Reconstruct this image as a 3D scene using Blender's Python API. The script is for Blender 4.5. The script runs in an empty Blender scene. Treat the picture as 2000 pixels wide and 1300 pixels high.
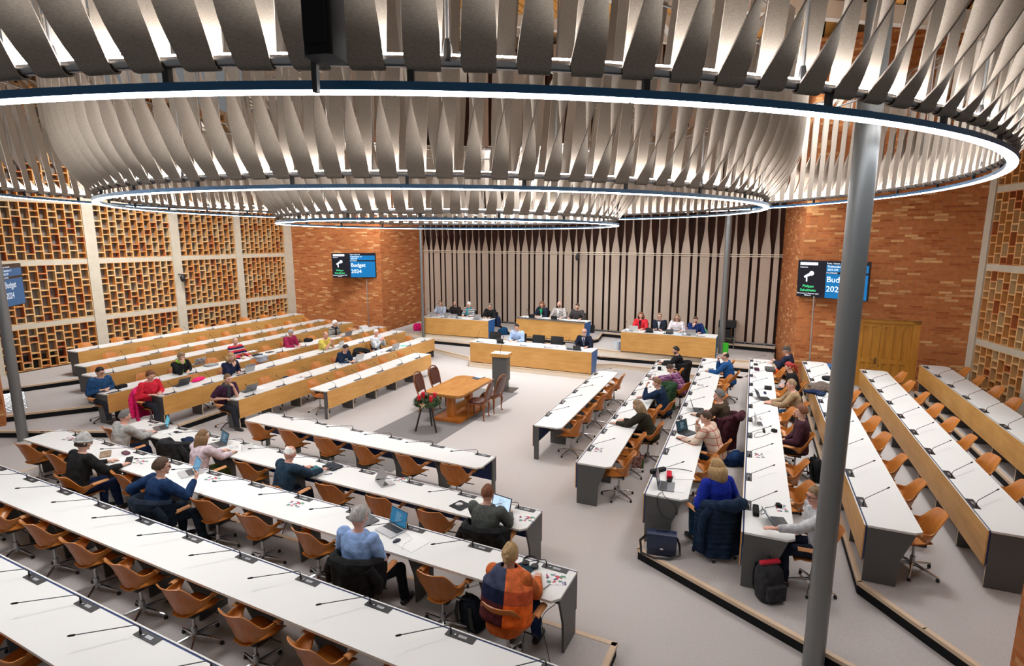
import bpy, bmesh, math, random
import numpy as np
from mathutils import Vector, Matrix
from mathutils import noise as mnoise

SC = bpy.context.scene
COL = SC.collection
PI = math.pi

# ---------------------------------------------------------------- camera, light, exposure
FPX, PITCH, ROLL, CAMH = 1077.61, 0.169411, -0.00096, 4.5248      # focal length in pixels of the 2000 px frame
cam_d = bpy.data.cameras.new('camera')
cam_d.sensor_fit = 'HORIZONTAL'
cam_d.sensor_width = 36.0
cam_d.lens = 36.0 * FPX / 2000.0
cam_d.clip_start = 0.05
cam_d.clip_end = 200
cam = bpy.data.objects.new('camera', cam_d)
COL.objects.link(cam)
_r = Vector((math.cos(ROLL), 0, 0)) + math.sin(ROLL) * Vector((0, math.sin(PITCH), math.cos(PITCH)))
_f = Vector((0, math.cos(PITCH), -math.sin(PITCH)))
_u = _r.cross(_f)
cam.matrix_world = Matrix(((_r.x, _u.x, -_f.x, 0), (_r.y, _u.y, -_f.y, 0), (_r.z, _u.z, -_f.z, CAMH), (0, 0, 0, 1)))
SC.camera = cam
SC.view_settings.view_transform = 'Standard'
SC.view_settings.look = 'None'
SC.view_settings.exposure = 0.18
SC.view_settings.gamma = 1.0
SC.view_settings.use_curve_mapping = False
SC.cycles.max_bounces = 5
SC.cycles.diffuse_bounces = 3
SC.cycles.glossy_bounces = 3
SC.cycles.caustics_reflective = False
SC.cycles.caustics_refractive = False
SC.cycles.sample_clamp_indirect = 6.0

world = bpy.data.worlds.new('world')
SC.world = world
world.use_nodes = True
world.node_tree.nodes['Background'].inputs[0].default_value = (0.96, 0.98, 1.0, 1)
world.node_tree.nodes['Background'].inputs[1].default_value = 0.15

LED_DOWN = 26.0        # ring diffusers
LED_UP = 230.0          # ring uplights
FILL_W = 165.0         # added fill lamps


def lamp(name, loc, energy, size, target, color=(1, 1, 1), kind='AREA', **kw):
    d = bpy.data.lights.new(name, kind)
    d.energy = energy
    d.color = color
    if kind == 'AREA':
        d.shape = 'DISK'
        d.size = size
        d.spread = math.radians(kw.get('spread', 105))
    if kind == 'SPOT':
        d.spot_size = kw.get('angle', 0.8)
        d.spot_blend = 0.6
        d.shadow_soft_size = size
    o = bpy.data.objects.new(name, d)
    COL.objects.link(o)
    o.location = loc
    o.rotation_euler = (Vector(target) - Vector(loc)).to_track_quat('-Z', 'Y').to_euler()
    return o


# fill lamps added to brighten hall, tiers and rostrum; no fixtures seen there
for _n, _l, _t, _k in (('fill_lamp', (-1.5, 13.0, 9.6), (-1.5, 13.5, 0), 0.9), ('fill_lamp', (-5.5, 6.0, 9.2), (-5.0, 7.5, 0), 0.75),
                   ('fill_lamp', (6.0, 9.5, 9.2), (6.6, 11.5, 0), 1.0), ('fill_lamp', (-10.3, 16.5, 9.2), (-13.0, 19.5, 1.0), 2.0),
                   ('fill_lamp', (0.3, 18.6, 9.0), (1.8, 22.0, 0.8), 2.6), ('fill_lamp', (-6.0, 20.5, 9.2), (-7.5, 25.0, 1.5), 1.8),
                   ('fill_lamp', (6.6, 15.2, 9.2), (9.6, 16.6, 1.2), 1.0)):
    lamp(_n, _l, FILL_W * _k, 1.6, _t, (0.97, 0.985, 1.0))
# narrow spots that graze the corners of the two brick piers
lamp('wall_spot', (-5.2, 23.2, 7.4), 420, 0.08, (-5.85, 24.9, 4.0), (1, 0.93, 0.85), 'SPOT', angle=0.75)
lamp('wall_spot', (7.8, 15.4, 7.0), 260, 0.08, (8.5, 16.7, 3.8), (1, 0.93, 0.85), 'SPOT', angle=0.75)


# ---------------------------------------------------------------- helpers
def at(px, py, z):
    """point of the horizontal plane at height z under pixel (px, py) of the photograph"""
    d = _f + (px - 1000) / FPX * _r - (py - 650) / FPX * _u
    t = (z - CAMH) / d.z
    return Vector((0, 0, CAMH)) + t * d


RNG = random.Random(7)


class MB:
    """collects faces, then links them as one mesh object"""

    def __init__(self):
        self.v, self.f, self.m = [], [], []
        self.cur = 0

    def add(self, verts, faces, M=None):
        o = len(self.v)
        if M is not None:
            verts = [M @ Vector(p) for p in verts]
        self.v.extend([tuple(p) for p in verts])
        self.f.extend([tuple(i + o for i in fc) for fc in faces])
        self.m.extend([self.cur] * len(faces))
        return self

    def box(self, x0, x1, y0, y1, z0, z1, M=None):
        v = [(x0, y0, z0), (x1, y0, z0), (x1, y1, z0), (x0, y1, z0), (x0, y0, z1), (x1, y0, z1), (x1, y1, z1), (x0, y1, z1)]
        return self.add(v, [(0, 3, 2, 1), (4, 5, 6, 7), (0, 1, 5, 4), (1, 2, 6, 5), (2, 3, 7, 6), (3, 0, 4, 7)], M)

    def rbox(self, x0, x1, y0, y1, z0, z1, r=0.01, M=None, seg=3):
        """box with rounded vertical corners"""
        pts = []
        for cx, cy, a0 in ((x1 - r, y1 - r, 0), (x0 + r, y1 - r, 90), (x0 + r, y0 + r, 180), (x1 - r, y0 + r, 270)):
            for k in range(seg + 1):
                a = math.radians(a0 + 90 * k / seg)
                pts.append((cx + r * math.cos(a), cy + r * math.sin(a)))
        return self.prism(pts, z0, z1, M)

    def prism(self, poly, z0, z1, M=None):
        n = len(poly)
        ar = sum(poly[i][0] * poly[(i + 1) % n][1] - poly[(i + 1) % n][0] * poly[i][1] for i in range(n))
        if ar < 0:
            poly = poly[::-1]
        v = [(p[0], p[1], z0) for p in poly] + [(p[0], p[1], z1) for p in poly]
        f = [tuple(range(n))[::-1], tuple(range(n, 2 * n))] + [(i, (i + 1) % n, n + (i + 1) % n, n + i) for i in range(n)]
        return self.add(v, f, M)

    def tube(self, pts, r, seg=8, M=None, close=False, ref=None, cap=True):
        """sweep along pts; r a number, or per point a number or an (rx, ry) pair"""
        pts = [Vector(p) for p in pts]
        n = len(pts)
        rs = list(r) if isinstance(r, (list, tuple)) else [r] * n
        verts, faces = [], []
        prev = None
        for i, p in enumerate(pts):
            if close:
                t = pts[(i + 1) % n] - pts[i - 1]
            elif i == 0:
                t = pts[1] - pts[0]
            elif i == n - 1:
                t = pts[-1] - pts[-2]
            else:
                t = (pts[i + 1] - p).normalized() + (p - pts[i - 1]).normalized()
            t = t.normalized() if t.length > 1e-9 else Vector((0, 0, 1))
            if prev is None:
                a = Vector(ref) if ref is not None else (Vector((1, 0, 0)) if abs(t.x) < 0.8 else Vector((0, 1, 0)))
            else:
                a = prev
            a = a - t * a.dot(t)
            a.normalize()
            prev = a
            b = t.cross(a)
            rx, ry = rs[i] if isinstance(rs[i], (list, tuple)) else (rs[i], rs[i])
            for k in range(seg):
                w = 2 * PI * k / seg
                verts.append(p + a * (rx * math.cos(w)) + b * (ry * math.sin(w)))
        m = n if close else n - 1
        for i in range(m):
            j = (i + 1) % n
            for k in range(seg):
                l = (k + 1) % seg
                faces.append((i * seg + k, i * seg + l, j * seg + l, j * seg + k))
        if cap and not close:
            faces.append(tuple(range(seg))[::-1])
            faces.append(tuple(range((n - 1) * seg, n * seg)))
        return self.add(verts, faces, M)

    def lathe(self, prof, seg=16, M=None):
        """prof: list of (r, z) from bottom to top"""
        verts, faces = [], []
        for r, z in prof:
            for k in range(seg):
                w = 2 * PI * k / seg
                verts.append((r * math.cos(w), r * math.sin(w), z))
        for i in range(len(prof) - 1):
            for k in range(seg):
                l = (k + 1) % seg
                faces.append((i * seg + k, i * seg + l, (i + 1) * seg + l, (i + 1) * seg + k))
        faces.append(tuple(range(seg))[::-1])
        faces.append(tuple(range((len(prof) - 1) * seg, len(prof) * seg)))
        return self.add(verts, faces, M)

    def ball(self, c, r, seg=14, rings=9, M=None):
        rx, ry, rz = r if isinstance(r, (list, tuple)) else (r, r, r)
        verts = [(c[0], c[1], c[2] - rz)]
        for i in range(1, rings):
            ph = -PI / 2 + PI * i / rings
            for k in range(seg):
                w = 2 * PI * k / seg
                verts.append((c[0] + rx * math.cos(ph) * math.cos(w), c[1] + ry * math.cos(ph) * math.sin(w), c[2] + rz * math.sin(ph)))
        verts.append((c[0], c[1], c[2] + rz))
        faces = [(0, 1 + (k + 1) % seg, 1 + k) for k in range(seg)]
        for i in range(rings - 2):
            for k in range(seg):
                l = (k + 1) % seg
                a = 1 + i * seg
                faces.append((a + k, a + l, a + seg + l, a + seg + k))
        e = len(verts) - 1
        a = 1 + (rings - 2) * seg
        faces += [(a + k, a + (k + 1) % seg, e) for k in range(seg)]
        return self.add(verts, faces, M)

    def grid(self, fn, nu, nv, th=0.0, M=None, wrap=False):
        """surface fn(u, v) with u, v in 0..1; th gives it thickness"""
        P = [[Vector(fn(i / nu, j / nv)) for j in range(nv + 1)] for i in range(nu + 1)]
        if th == 0:
            v = [p for row in P for p in row]
            f = [(i * (nv + 1) + j, (i + 1) * (nv + 1) + j, (i + 1) * (nv + 1) + j + 1, i * (nv + 1) + j + 1) for i in range(nu) for j in range(nv)]
            return self.add(v, f, M)
        N = []
        for i in range(nu + 1):
            row = []
            for j in range(nv + 1):
                a = P[min(i + 1, nu)][j] - P[max(i - 1, 0)][j]
                b = P[i][min(j + 1, nv)] - P[i][max(j - 1, 0)]
                n = a.cross(b)
                row.append(n.normalized() if n.length > 1e-12 else Vector((0, 0, 1)))
            N.append(row)
        W = nv + 1
        T = (nu + 1) * W
        v = [P[i][j] + N[i][j] * th / 2 for i in range(nu + 1) for j in range(W)] + [P[i][j] - N[i][j] * th / 2 for i in range(nu + 1) for j in range(W)]
        f = []
        for i in range(nu):
            for j in range(nv):
                a, b, c, d = i * W + j, (i + 1) * W + j, (i + 1) * W + j + 1, i * W + j + 1
                f.append((a, b, c, d))
                f.append((T + d, T + c, T + b, T + a))
        for j in range(nv):
            f.append((j, j + 1, T + j + 1, T + j))
            a = nu * W + j
            f.append((a + 1, a, T + a, T + a + 1))
        for i in range(nu):
            a, b = i * W, (i + 1) * W
            f.append((b, a, T + a, T + b))
            a, b = i * W + nv, (i + 1) * W + nv
            f.append((a, b, T + b, T + a))
        return self.add(v, f, M)

    def mesh(self, name, mats, smooth=None):
        me = bpy.data.meshes.new(name)
        me.from_pydata(self.v, [], self.f)
        if not isinstance(mats, (list, tuple)):
            mats = [mats]
        for m in mats:
            me.materials.append(m)
        if len(mats) > 1:
            me.polygons.foreach_set('material_index', self.m)
        if smooth is not None:
            me.polygons.foreach_set('use_smooth', [True] * len(me.polygons))
            if smooth < 180:
                me.set_sharp_from_angle(angle=math.radians(smooth))
        me.update()
        return me

    def build(self, name, mats, parent=None, smooth=None):
        return link(name, self.mesh(name, mats, smooth), parent)


def link(name, me, parent=None):
    o = bpy.data.objects.new(name, me)
    COL.objects.link(o)
    if parent is not None:
        o.parent = parent
    return o


def tag(o, label, cat, group=None, kind=None):
    o['label'] = label
    o['category'] = cat
    if group:
        o['group'] = group
    if kind:
        o['kind'] = kind
    return o


def thing(name, label, cat, loc=(0, 0, 0), rz=0.0, group=None):
    o = bpy.data.objects.new(name, None)
    o.empty_display_size = 0.1
    COL.objects.link(o)
    o.location = loc
    o.rotation_euler = (0, 0, rz)
    return tag(o, label, cat, group)


def struct(o):
    o['kind'] = 'structure'
    return o


def dup(root, loc, rz, label, group=None, cat=None):
    r = root.copy()
    COL.objects.link(r)
    r.location = loc
    r.rotation_euler = (0, 0, rz)
    r['label'] = label
    if group:
        r['group'] = group
    for ch in root.children:
        c = ch.copy()
        COL.objects.link(c)
        c.parent = r
        for g in ch.children:
            e = g.copy()
            COL.objects.link(e)
            e.parent = c
    return r


ORD = ['zeroth', 'first', 'second', 'third', 'fourth', 'fifth', 'sixth', 'seventh', 'eighth', 'ninth', 'tenth', 'eleventh', 'twelfth', 'thirteenth', 'fourteenth']


# ---------------------------------------------------------------- materials
def mat(name, col, rough=0.6, metal=0.0, spec=0.5, emit=None, es=0.0):
    m = bpy.data.materials.new(name)
    m.use_nodes = True
    b = m.node_tree.nodes['Principled BSDF']
    b.inputs['Base Color'].default_value = (*col, 1)
    b.inputs['Roughness'].default_value = rough
    b.inputs['Metallic'].default_value = metal
    b.inputs['Specular IOR Level'].default_value = spec
    if emit:
        b.inputs['Emission Color'].default_value = (*emit, 1)
        b.inputs['Emission Strength'].default_value = es
    return m


def nodes(m):
    nt = m.node_tree
    return nt, nt.nodes, nt.links, nt.nodes['Principled BSDF']


def ramp(nt, fac, stops):
    r = nt.nodes.new('ShaderNodeValToRGB')
    el = r.color_ramp.elements
    while len(el) < len(stops):
        el.new(0.5)
    for e, (p, c) in zip(el, stops):
        e.position = p
        e.color = (*c, 1)
    nt.links.new(fac, r.inputs[0])
    return r.outputs[0]


def mapping(nt, scale=(1, 1, 1), coord='Object', rot=(0, 0, 0), obj=None):
    tc = nt.nodes.new('ShaderNodeTexCoord')
    mp = nt.nodes.new('ShaderNodeMapping')
    mp.inputs['Scale'].default_value = scale
    mp.inputs['Rotation'].default_value = rot
    nt.links.new(tc.outputs[coord], mp.inputs[0])
    return mp.outputs[0]


def noise(nt, vec, scale, detail=3, rough=0.5):
    n = nt.nodes.new('ShaderNodeTexNoise')
    n.inputs['Scale'].default_value = scale
    n.inputs['Detail'].default_value = detail
    n.inputs['Roughness'].default_value = rough
    if vec is not None:
        nt.links.new(vec, n.inputs['Vector'])
    return n.outputs['Fac']


def bump(nt, b, h, strength=0.2, dist=0.01):
    n = nt.nodes.new('ShaderNodeBump')
    n.inputs['Strength'].default_value = strength
    n.inputs['Distance'].default_value = dist
    nt.links.new(h, n.inputs['Height'])
    nt.links.new(n.outputs[0], b.inputs['Normal'])


def noisy(name, c0, c1, scale, rough=0.8, stretch=(1, 1, 1), bmp=0.0, detail=4, spec=0.3, coord='Object', metal=0.0):
    m = mat(name, c0, rough, metal, spec)
    nt, N, L, b = nodes(m)
    f = noise(nt, mapping(nt, stretch, coord), scale, detail)
    L.new(ramp(nt, f, [(0.3, c0), (0.7, c1)]), b.inputs['Base Color'])
    if bmp:
        bump(nt, b, f, bmp, 0.005)
    return m


def wood(name, c0, c1, stretch, rough=0.45, scale=6.0):
    """grain running along the axis with the small stretch"""
    m = mat(name, c0, rough, 0, 0.4)
    nt, N, L, b = nodes(m)
    v = mapping(nt, stretch)
    f = noise(nt, v, scale, 5, 0.6)
    g = noise(nt, mapping(nt, (0.6, 0.6, 0.6)), 2.0, 2)
    mx = N.new('ShaderNodeMath')
    mx.operation = 'MULTIPLY_ADD'
    mx.inputs[1].default_value = 0.6
    L.new(g, mx.inputs[0])
    L.new(f, mx.inputs[2])
    L.new(ramp(nt, mx.outputs[0], [(0.55, c0), (1.0, c1)]), b.inputs['Base Color'])
    return m


M = {}
M['carpet'] = noisy('carpet_grey', (0.425, 0.392, 0.375), (0.485, 0.452, 0.435), 60, 0.95, bmp=0.05, spec=0.1)
M['carpet_dark'] = noisy('carpet_darker', (0.17, 0.16, 0.155), (0.21, 0.195, 0.19), 60, 0.95, spec=0.1)
M['white'] = mat('white_laminate', (0.69, 0.69, 0.67), 0.38, 0, 0.4)
M['ply_edge'] = mat('plywood_edge', (0.62, 0.48, 0.34), 0.5)
M['pale_edge'] = mat('pale_edge', (0.66, 0.60, 0.52), 0.45)
M['birch'] = wood('birch_front', (0.52, 0.255, 0.062), (0.66, 0.36, 0.11), (1.2, 1.2, 9), 0.4, 1.4)
M['blue'] = mat('blue_laminate', (0.004, 0.030, 0.15), 0.45)
M['blue_side'] = mat('blue_lacquer', (0.006, 0.10, 0.33), 0.4)
M['grey_panel'] = mat('grey_laminate', (0.085, 0.085, 0.083), 0.5)
M['black'] = mat('black_plastic', (0.012, 0.012, 0.013), 0.45)
M['black_matt'] = mat('black_matt', (0.008, 0.008, 0.009), 0.8, 0, 0.2)
M['screen_off'] = mat('dark_glass', (0.01, 0.01, 0.012), 0.12)
M['nosing'] = noisy('pale_nosing', (0.60, 0.44, 0.30), (0.66, 0.50, 0.35), 5, 0.5, (1, 1, 6))
M['pale_wood'] = noisy('pale_birch_ply', (0.76, 0.64, 0.49), (0.81, 0.70, 0.55), 3, 0.5, (1, 1, 5))
M['chrome'] = mat('chrome', (0.62, 0.62, 0.64), 0.16, 1.0)
M['steel'] = mat('brushed_steel', (0.42, 0.42, 0.43), 0.34, 1.0)
M['silver'] = mat('silver_aluminium', (0.55, 0.55, 0.56), 0.35, 0.9)
M['column'] = mat('grey_painted_column', (0.22, 0.225, 0.225), 0.38, 0.55)
M['chair_wood'] = wood('moulded_plywood', (0.40, 0.125, 0.022), (0.56, 0.215, 0.045), (5, 1.2, 1.2), 0.32, 3.0)
M['chair_edge'] = wood('plywood_arm', (0.52, 0.21, 0.075), (0.64, 0.29, 0.11), (5, 1, 1), 0.35, 3.0)
M['concrete'] = noisy('pale_concrete', (0.47, 0.41, 0.32), (0.53, 0.465, 0.37), 4, 0.9, bmp=0.03, spec=0.2)
M['led'] = mat('led_diffuser', (1, 1, 1), 0.5, emit=(0.93, 0.96, 1.0), es=LED_DOWN)
M['led_up'] = mat('led_uplight', (1, 1, 1), 0.5, emit=(1.0, 0.985, 0.98), es=LED_UP)
M['led_blue'] = mat('blue_housing', (0.004, 0.085, 0.21), 0.35)
M['plaster'] = noisy('white_plaster', (0.60, 0.56, 0.50), (0.66, 0.62, 0.56), 2, 0.9)


def felt_mat():
    m = mat('taupe_felt', (0.25, 0.21, 0.175), 0.95, 0, 0.1)
    nt, N, L, b = nodes(m)
    f = noise(nt, mapping(nt, (14, 14, 90), 'Object'), 3.2, 3, 0.7)
    L.new(ramp(nt, f, [(0.3, (0.23, 0.193, 0.158)), (0.7, (0.36, 0.31, 0.265))]), b.inputs['Base Color'])
    return m


M['felt'] = felt_mat()
M['felt_wall'] = noisy('taupe_felt_panel', (0.45, 0.355, 0.28), (0.50, 0.40, 0.325), 30, 0.95, (1, 1, 1), spec=0.1)


def brick_mat(name, base, dark, light, mortar):
    m = mat(name, base, 0.85, 0, 0.2)
    nt, N, L, b = nodes(m)
    v = mapping(nt, (1, 1, 1), 'UV')
    t = N.new('ShaderNodeTexBrick')
    t.offset = 0.5
    t.inputs['Scale'].default_value = 1.0
    t.inputs['Brick Width'].default_value = 0.30
    t.inputs['Row Height'].default_value = 0.068
    t.inputs['Mortar Size'].default_value = 0.006
    t.inputs['Mortar Smooth'].default_value = 0.3
    t.inputs['Bias'].default_value = 0.0
    t.inputs['Color1'].default_value = (0, 0, 0, 1)
    t.inputs['Color2'].default_value = (1, 1, 1, 1)
    t.inputs['Mortar'].default_value = (0.5, 0.5, 0.5, 1)
    L.new(v, t.inputs['Vector'])
    c = ramp(nt, t.outputs['Color'], [(0.0, dark), (0.35, base), (0.8, base), (0.97, light)])
    mx = N.new('ShaderNodeMixRGB')
    L.new(t.outputs['Fac'], mx.inputs[0])
    L.new(c, mx.inputs[1])
    mx.inputs[2].default_value = (*mortar, 1)
    n = noise(nt, v, 9, 4)
    ov = N.new('ShaderNodeMixRGB')
    ov.blend_type = 'MULTIPLY'
    ov.inputs[0].default_value = 0.6
    L.new(mx.outputs[0], ov.inputs[1])
    L.new(ramp(nt, n, [(0.3, (0.75, 0.72, 0.7)), (0.7, (1.15, 1.1, 1.05))]), ov.inputs[2])
    L.new(ov.outputs[0], b.inputs['Base Color'])
    bump(nt, b, t.outputs['Fac'], -0.4, 0.008)
    return m


M['brick'] = brick_mat('red_brick', (0.46, 0.155, 0.048), (0.34, 0.090, 0.024), (0.68, 0.38, 0.16), (0.36, 0.19, 0.10))


# ---------------------------------------------------------------- seating blocks (row frames)
class Block:
    def __init__(self, yaw):
        a = math.radians(yaw)
        self.u = Vector((math.cos(a), math.sin(a), 0))            # along the rows
        self.v = Vector((math.sin(a), -math.cos(a), 0))           # from the front edge towards the seats
        self.rz = math.atan2(self.u.y, self.u.x)                  # local X = u
        self.face = math.atan2(-self.v.y, -self.v.x) - PI / 2     # local Y = the way the sitters look

    def p(self, s, d, z=0.0):
        q = self.u * s + self.v * d
        return Vector((q.x, q.y, z))


STEP = 0.1617
DESK_H, DESK_W = 0.74, 0.608
BL = {'S': Block(-26.18), 'R': Block(66.5346), 'L': Block(-113.0968)}
# row: (block, distance of the front edge, tier, s of the two ends, s of the first microphone, spacing, count, narrow end posts)
ROWS = {
    'A': ('S', -8.17, 0, -10.04, -4.33, -9.36, 0.96, 6, True),
    'B': ('S', -6.70, 0, -11.98, -2.82, -11.64, 0.954, 10, False),
    'C': ('S', -5.32, 1, -12.34, -1.81, -11.60, 0.955, 11, False),
    'D': ('S', -3.94, 1, -14.30, -1.05, -13.92, 0.957, 14, False),
    'E': ('S', -2.55, 2, -12.60, -1.60, -12.46, 0.957, 11, False),
    'R1': ('R', -3.95, 0, 10.17, 15.36, 10.93, 0.993, 5, True),
    'R2': ('R', -2.57, 0, 8.66, 17.70, 9.38, 0.985, 9, False),
    'R3': ('R', -1.23, 1, 7.60, 17.62, 8.36, 0.99, 10, False),
    'R4': ('R', 0.09, 1, 7.02, 18.05, 7.80, 0.992, 11, False),
    'R5': ('R', 1.47, 2, 7.48, 17.50, 8.15, 1.005, 10, False),
    'R6': ('R', 2.81, 2, 7.91, 16.95, 8.67, 0.996, 9, False),
    'R7': ('R', 4.23, 3, 7.30, 17.40, 8.09, 0.998, 10, False),
    'L1': ('L', 9.54, 0, -15.49, -10.53, -14.80, 0.998, 5, True),
    'L2': ('L', 10.97, 0, -18.09, -9.11, -17.42, 0.99, 9, False),
    'L3': ('L', 12.39, 1, -18.25, -8.25, -17.63, 1.016, 10, False),
    'L4': ('L', 13.75, 1, -18.89, -7.84, -18.35, 1.031, 11, False),
    'L5': ('L', 15.15, 2, -18.48, -8.40, -17.75, 0.995, 10, False),
    'L6': ('L', 16.55, 2, -18.64, -9.00, -17.95, 0.995, 9, False),
    'L7': ('L', 18.11, 3, -18.82, -9.68, -18.15, 0.995, 9, False),
}
ROWNAME = {
    'A': 'first foreground row', 'B': 'second foreground row', 'C': 'third foreground row', 'D': 'fourth foreground row', 'E': 'fifth foreground row',
}
for _i in range(1, 8):
    ROWNAME['R%d' % _i] = ORD[_i] + ' right-hand row'
    ROWNAME['L%d' % _i] = ORD[_i] + ' left-hand row'


def rowp(row, s, t, z=0.0):
    b, d, k = ROWS[row][:3]
    return BL[b].p(s, d + t, k * STEP + z)


def rowpx(row, px, py, z=None):
    """(s, t) in the row's frame of the desk-top point (or height z over the row's floor) under a pixel"""
    b, d, k = ROWS[row][:3]
    q = at(px, py, k * STEP + (DESK_H if z is None else z))
    return q.dot(BL[b].u), q.dot(BL[b].v) - d


# ================================================================ the room
def poly_obj(name, pts, z0, z1, m, parent=None):
    b = MB()
    b.prism([(p[0], p[1]) for p in pts], z0, z1)
    return b.build(name, m, parent)


def step(name, pts, k, edge_pts, riser='black', z0=None):
    """a raised tier: carpeted top, set-back black riser and a pale wooden nosing along edge_pts"""
    z1 = k * STEP
    z0 = z1 - STEP if z0 is None else z0
    o = struct(poly_obj(name, pts, z0 - 0.3, z1 - 0.004, M['carpet']))
    nb, rb = MB(), MB()
    c = Vector((sum(p[0] for p in pts) / len(pts), sum(p[1] for p in pts) / len(pts), 0))
    for a, b in zip(edge_pts[:-1], edge_pts[1:]):
        A, B = Vector((a[0], a[1], 0)), Vector((b[0], b[1], 0))
        d = (B - A).normalized()
        n = Vector((-d.y, d.x, 0))
        if (c - A).dot(n) < 0:
            n = -n
        # nosing board 6 cm deep, 4 cm high, 1.2 cm proud of the riser
        q = [A - n * 0.012 - d * 0.012, B - n * 0.012 + d * 0.012, B + n * 0.05, A + n * 0.05]
        nb.prism([(p.x, p.y) for p in q], z1 - 0.045, z1)
        q = [A - n * 0.002, B - n * 0.002, B + n * 0.03, A + n * 0.03]
        rb.prism([(p.x, p.y) for p in q], z0, z1 - 0.045)
    nb.build('nosing', M['nosing'], o)
    rb.build('riser', M['black_matt'] if riser == 'black' else M['pale_wood'], o)
    return o


floor = MB()
floor.box(-26, 22, -2, 34, -0.3, 0)
struct(floor.build('floor', M['carpet']))
# darker carpet strip through the hall centre
_a = Vector((0.20, 15.88, 0))
_d = Vector((-1.86, -4.08, 0)).normalized()
_n = Vector((-0.911, 0.413, 0))
cb = MB()
cb.prism([(p.x, p.y) for p in (_a, _a + _d * 6.2, _a + _d * 6.2 + _n * 1.80, _a + _n * 1.80)], 0.0, 0.004)
struct(cb.build('floor_strip', M['carpet_dark']))

BS, BR, BLb = BL['S'], BL['R'], BL['L']


def line(b, s, d):
    p = b.p(s, d)
    return (p.x, p.y)


# right-hand tiers
step('floor_tier_right', [line(BR, 17.9, -1.235), (1.80, 7.25), (3.23, 5.40), (5.20, 2.90), (12, 2.9), (11.6, 14.2), (9.0, 16.2), (7.2, 17.3)], 1,
     [line(BR, 17.9, -1.235), (1.80, 7.25), (3.23, 5.40), (5.20, 2.90)])
step('floor_tier_right', [line(BR, 17.62, 1.46), (4.30, 6.24), (4.50, 5.40), (4.95, 3.6), (12, 3.6), (12.1, 14.3), (9.9, 15.4)], 2,
     [line(BR, 17.62, 1.46), (4.30, 6.24), (4.50, 5.40), (4.95, 3.6)])
step('floor_tier_right', [line(BR, 17.45, 4.21), line(BR, 6.9, 4.21), (10.2, 3.6), (12.2, 14.3)], 3,
     [line(BR, 17.45, 4.21), line(BR, 6.9, 4.21)])
# left-hand tiers
step('floor_tier_left', [line(BLb, -18.6, 12.38), (-8.12, 12.17), (-22, 12.19), (-20, 30), line(BLb, -18.9, 18.0)], 1,
     [line(BLb, -18.6, 12.38), (-8.12, 12.17), (-22, 12.19)])
step('floor_tier_left', [line(BLb, -18.9, 15.14), line(BLb, -8.45, 15.14), (-10.62, 13.68), (-12.23, 12.81), (-14.5, 11.58), (-20, 17), (-16, 28)], 2,
     [line(BLb, -18.9, 15.14), (-10.05, 13.99), (-12.23, 12.81), (-14.5, 11.58)])
step('floor_tier_left', [line(BLb, -18.9, 18.10), line(BLb, -9.75, 18.10), (-12.70, 15.81), (-13.94, 14.63), (-15.9, 12.76), (-18, 16), (-14, 27)], 3,
     [line(BLb, -18.9, 18.10), (-12.52, 15.98), (-13.94, 14.63), (-15.9, 12.76)])
# foreground tiers
step('floor_tier_near', [line(BS, -12.78, -5.33), line(BS, -1.35, -5.33), line(BS, -1.35, 0), line(BS, -12.78, 0)], 1,
     [line(BS, -12.78, -3.0), line(BS, -12.78, -5.33), line(BS, -1.35, -5.33), line(BS, -1.35, 0)])
step('floor_tier_near', [line(BS, -12.78, -2.56), line(BS, -1.35, -2.56), line(BS, -1.35, 0), line(BS, -12.78, 0)], 2,
     [line(BS, -12.78, -2.56), line(BS, -1.35, -2.56)])

# rostrum platforms (pale wooden risers, carpeted tops)
step('floor_rostrum', [(-5.7, 24.55), (-3.12, 21.81), (-1.60, 20.20), (-1.53, 19.29), (2.57, 17.44), (2.93, 19.02), (3.73, 19.03), (4.70, 18.48), (5.95, 17.44), (7.2, 16.9), (9.3, 19.4), (-4.4, 27.6)], 1,
     [(-5.7, 24.55), (-3.12, 21.81), (-1.60, 20.20), (-1.53, 19.29), (2.57, 17.44), (2.93, 19.02), (3.73, 19.03), (4.70, 18.48), (5.95, 17.44), (7.2, 16.9)], 'wood')
step('floor_rostrum', [(-5.5, 24.3), (-3.95, 23.20), (-0.9, 21.72), (0.0, 21.75), (2.75, 20.2), (3.3, 19.62), (6.95, 18.15), (8.55, 17.4), (9.3, 19.4), (-4.4, 27.6)], 2,
     [(-5.5, 24.3), (-3.95, 23.20), (-0.9, 21.72), (0.0, 21.75), (2.75, 20.2), (3.3, 19.62), (6.95, 18.15), (8.55, 17.4)])
step('floor_rostrum', [(-5.45, 24.4), (-3.93, 23.44), (-0.95, 22.32), (0.1, 21.95), (2.75, 20.5), (3.93, 19.66), (6.95, 18.42), (8.75, 17.8), (9.3, 19.4), (-4.4, 27.6)], 3,
     [(-5.45, 24.4), (-3.93, 23.44), (-0.95, 22.32), (0.1, 21.95), (2.75, 20.5), (3.93, 19.66), (6.95, 18.42), (8.75, 17.8)], 'wood', z0=0.285)
_w0, _w1 = Vector((-4.55, 27.89, 0)), Vector((9.62, 19.75, 0))            # base line of the slatted back wall
_wd = (_w1 - _w0).normalized()
_wn = Vector((_wd.y, -_wd.x, 0))                                         # towards the hall
_e0, _e1 = _w0 + _wn * 0.30, _w1 + _wn * 0.30
step('floor_rostrum', [(_e0.x, _e0.y), (-0.6, 25.35), (0.1, 22.05), (2.62, 20.62), (3.40, 21.45), (3.8, 22.8), (_e1.x, _e1.y), (_w1.x, _w1.y), (_w0.x, _w0.y)], 4,
     [(_e0.x, _e0.y), (-0.6, 25.35), (0.1, 22.05), (2.62, 20.62), (3.40, 21.45), (3.8, 22.8), (_e1.x, _e1.y)])


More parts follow.
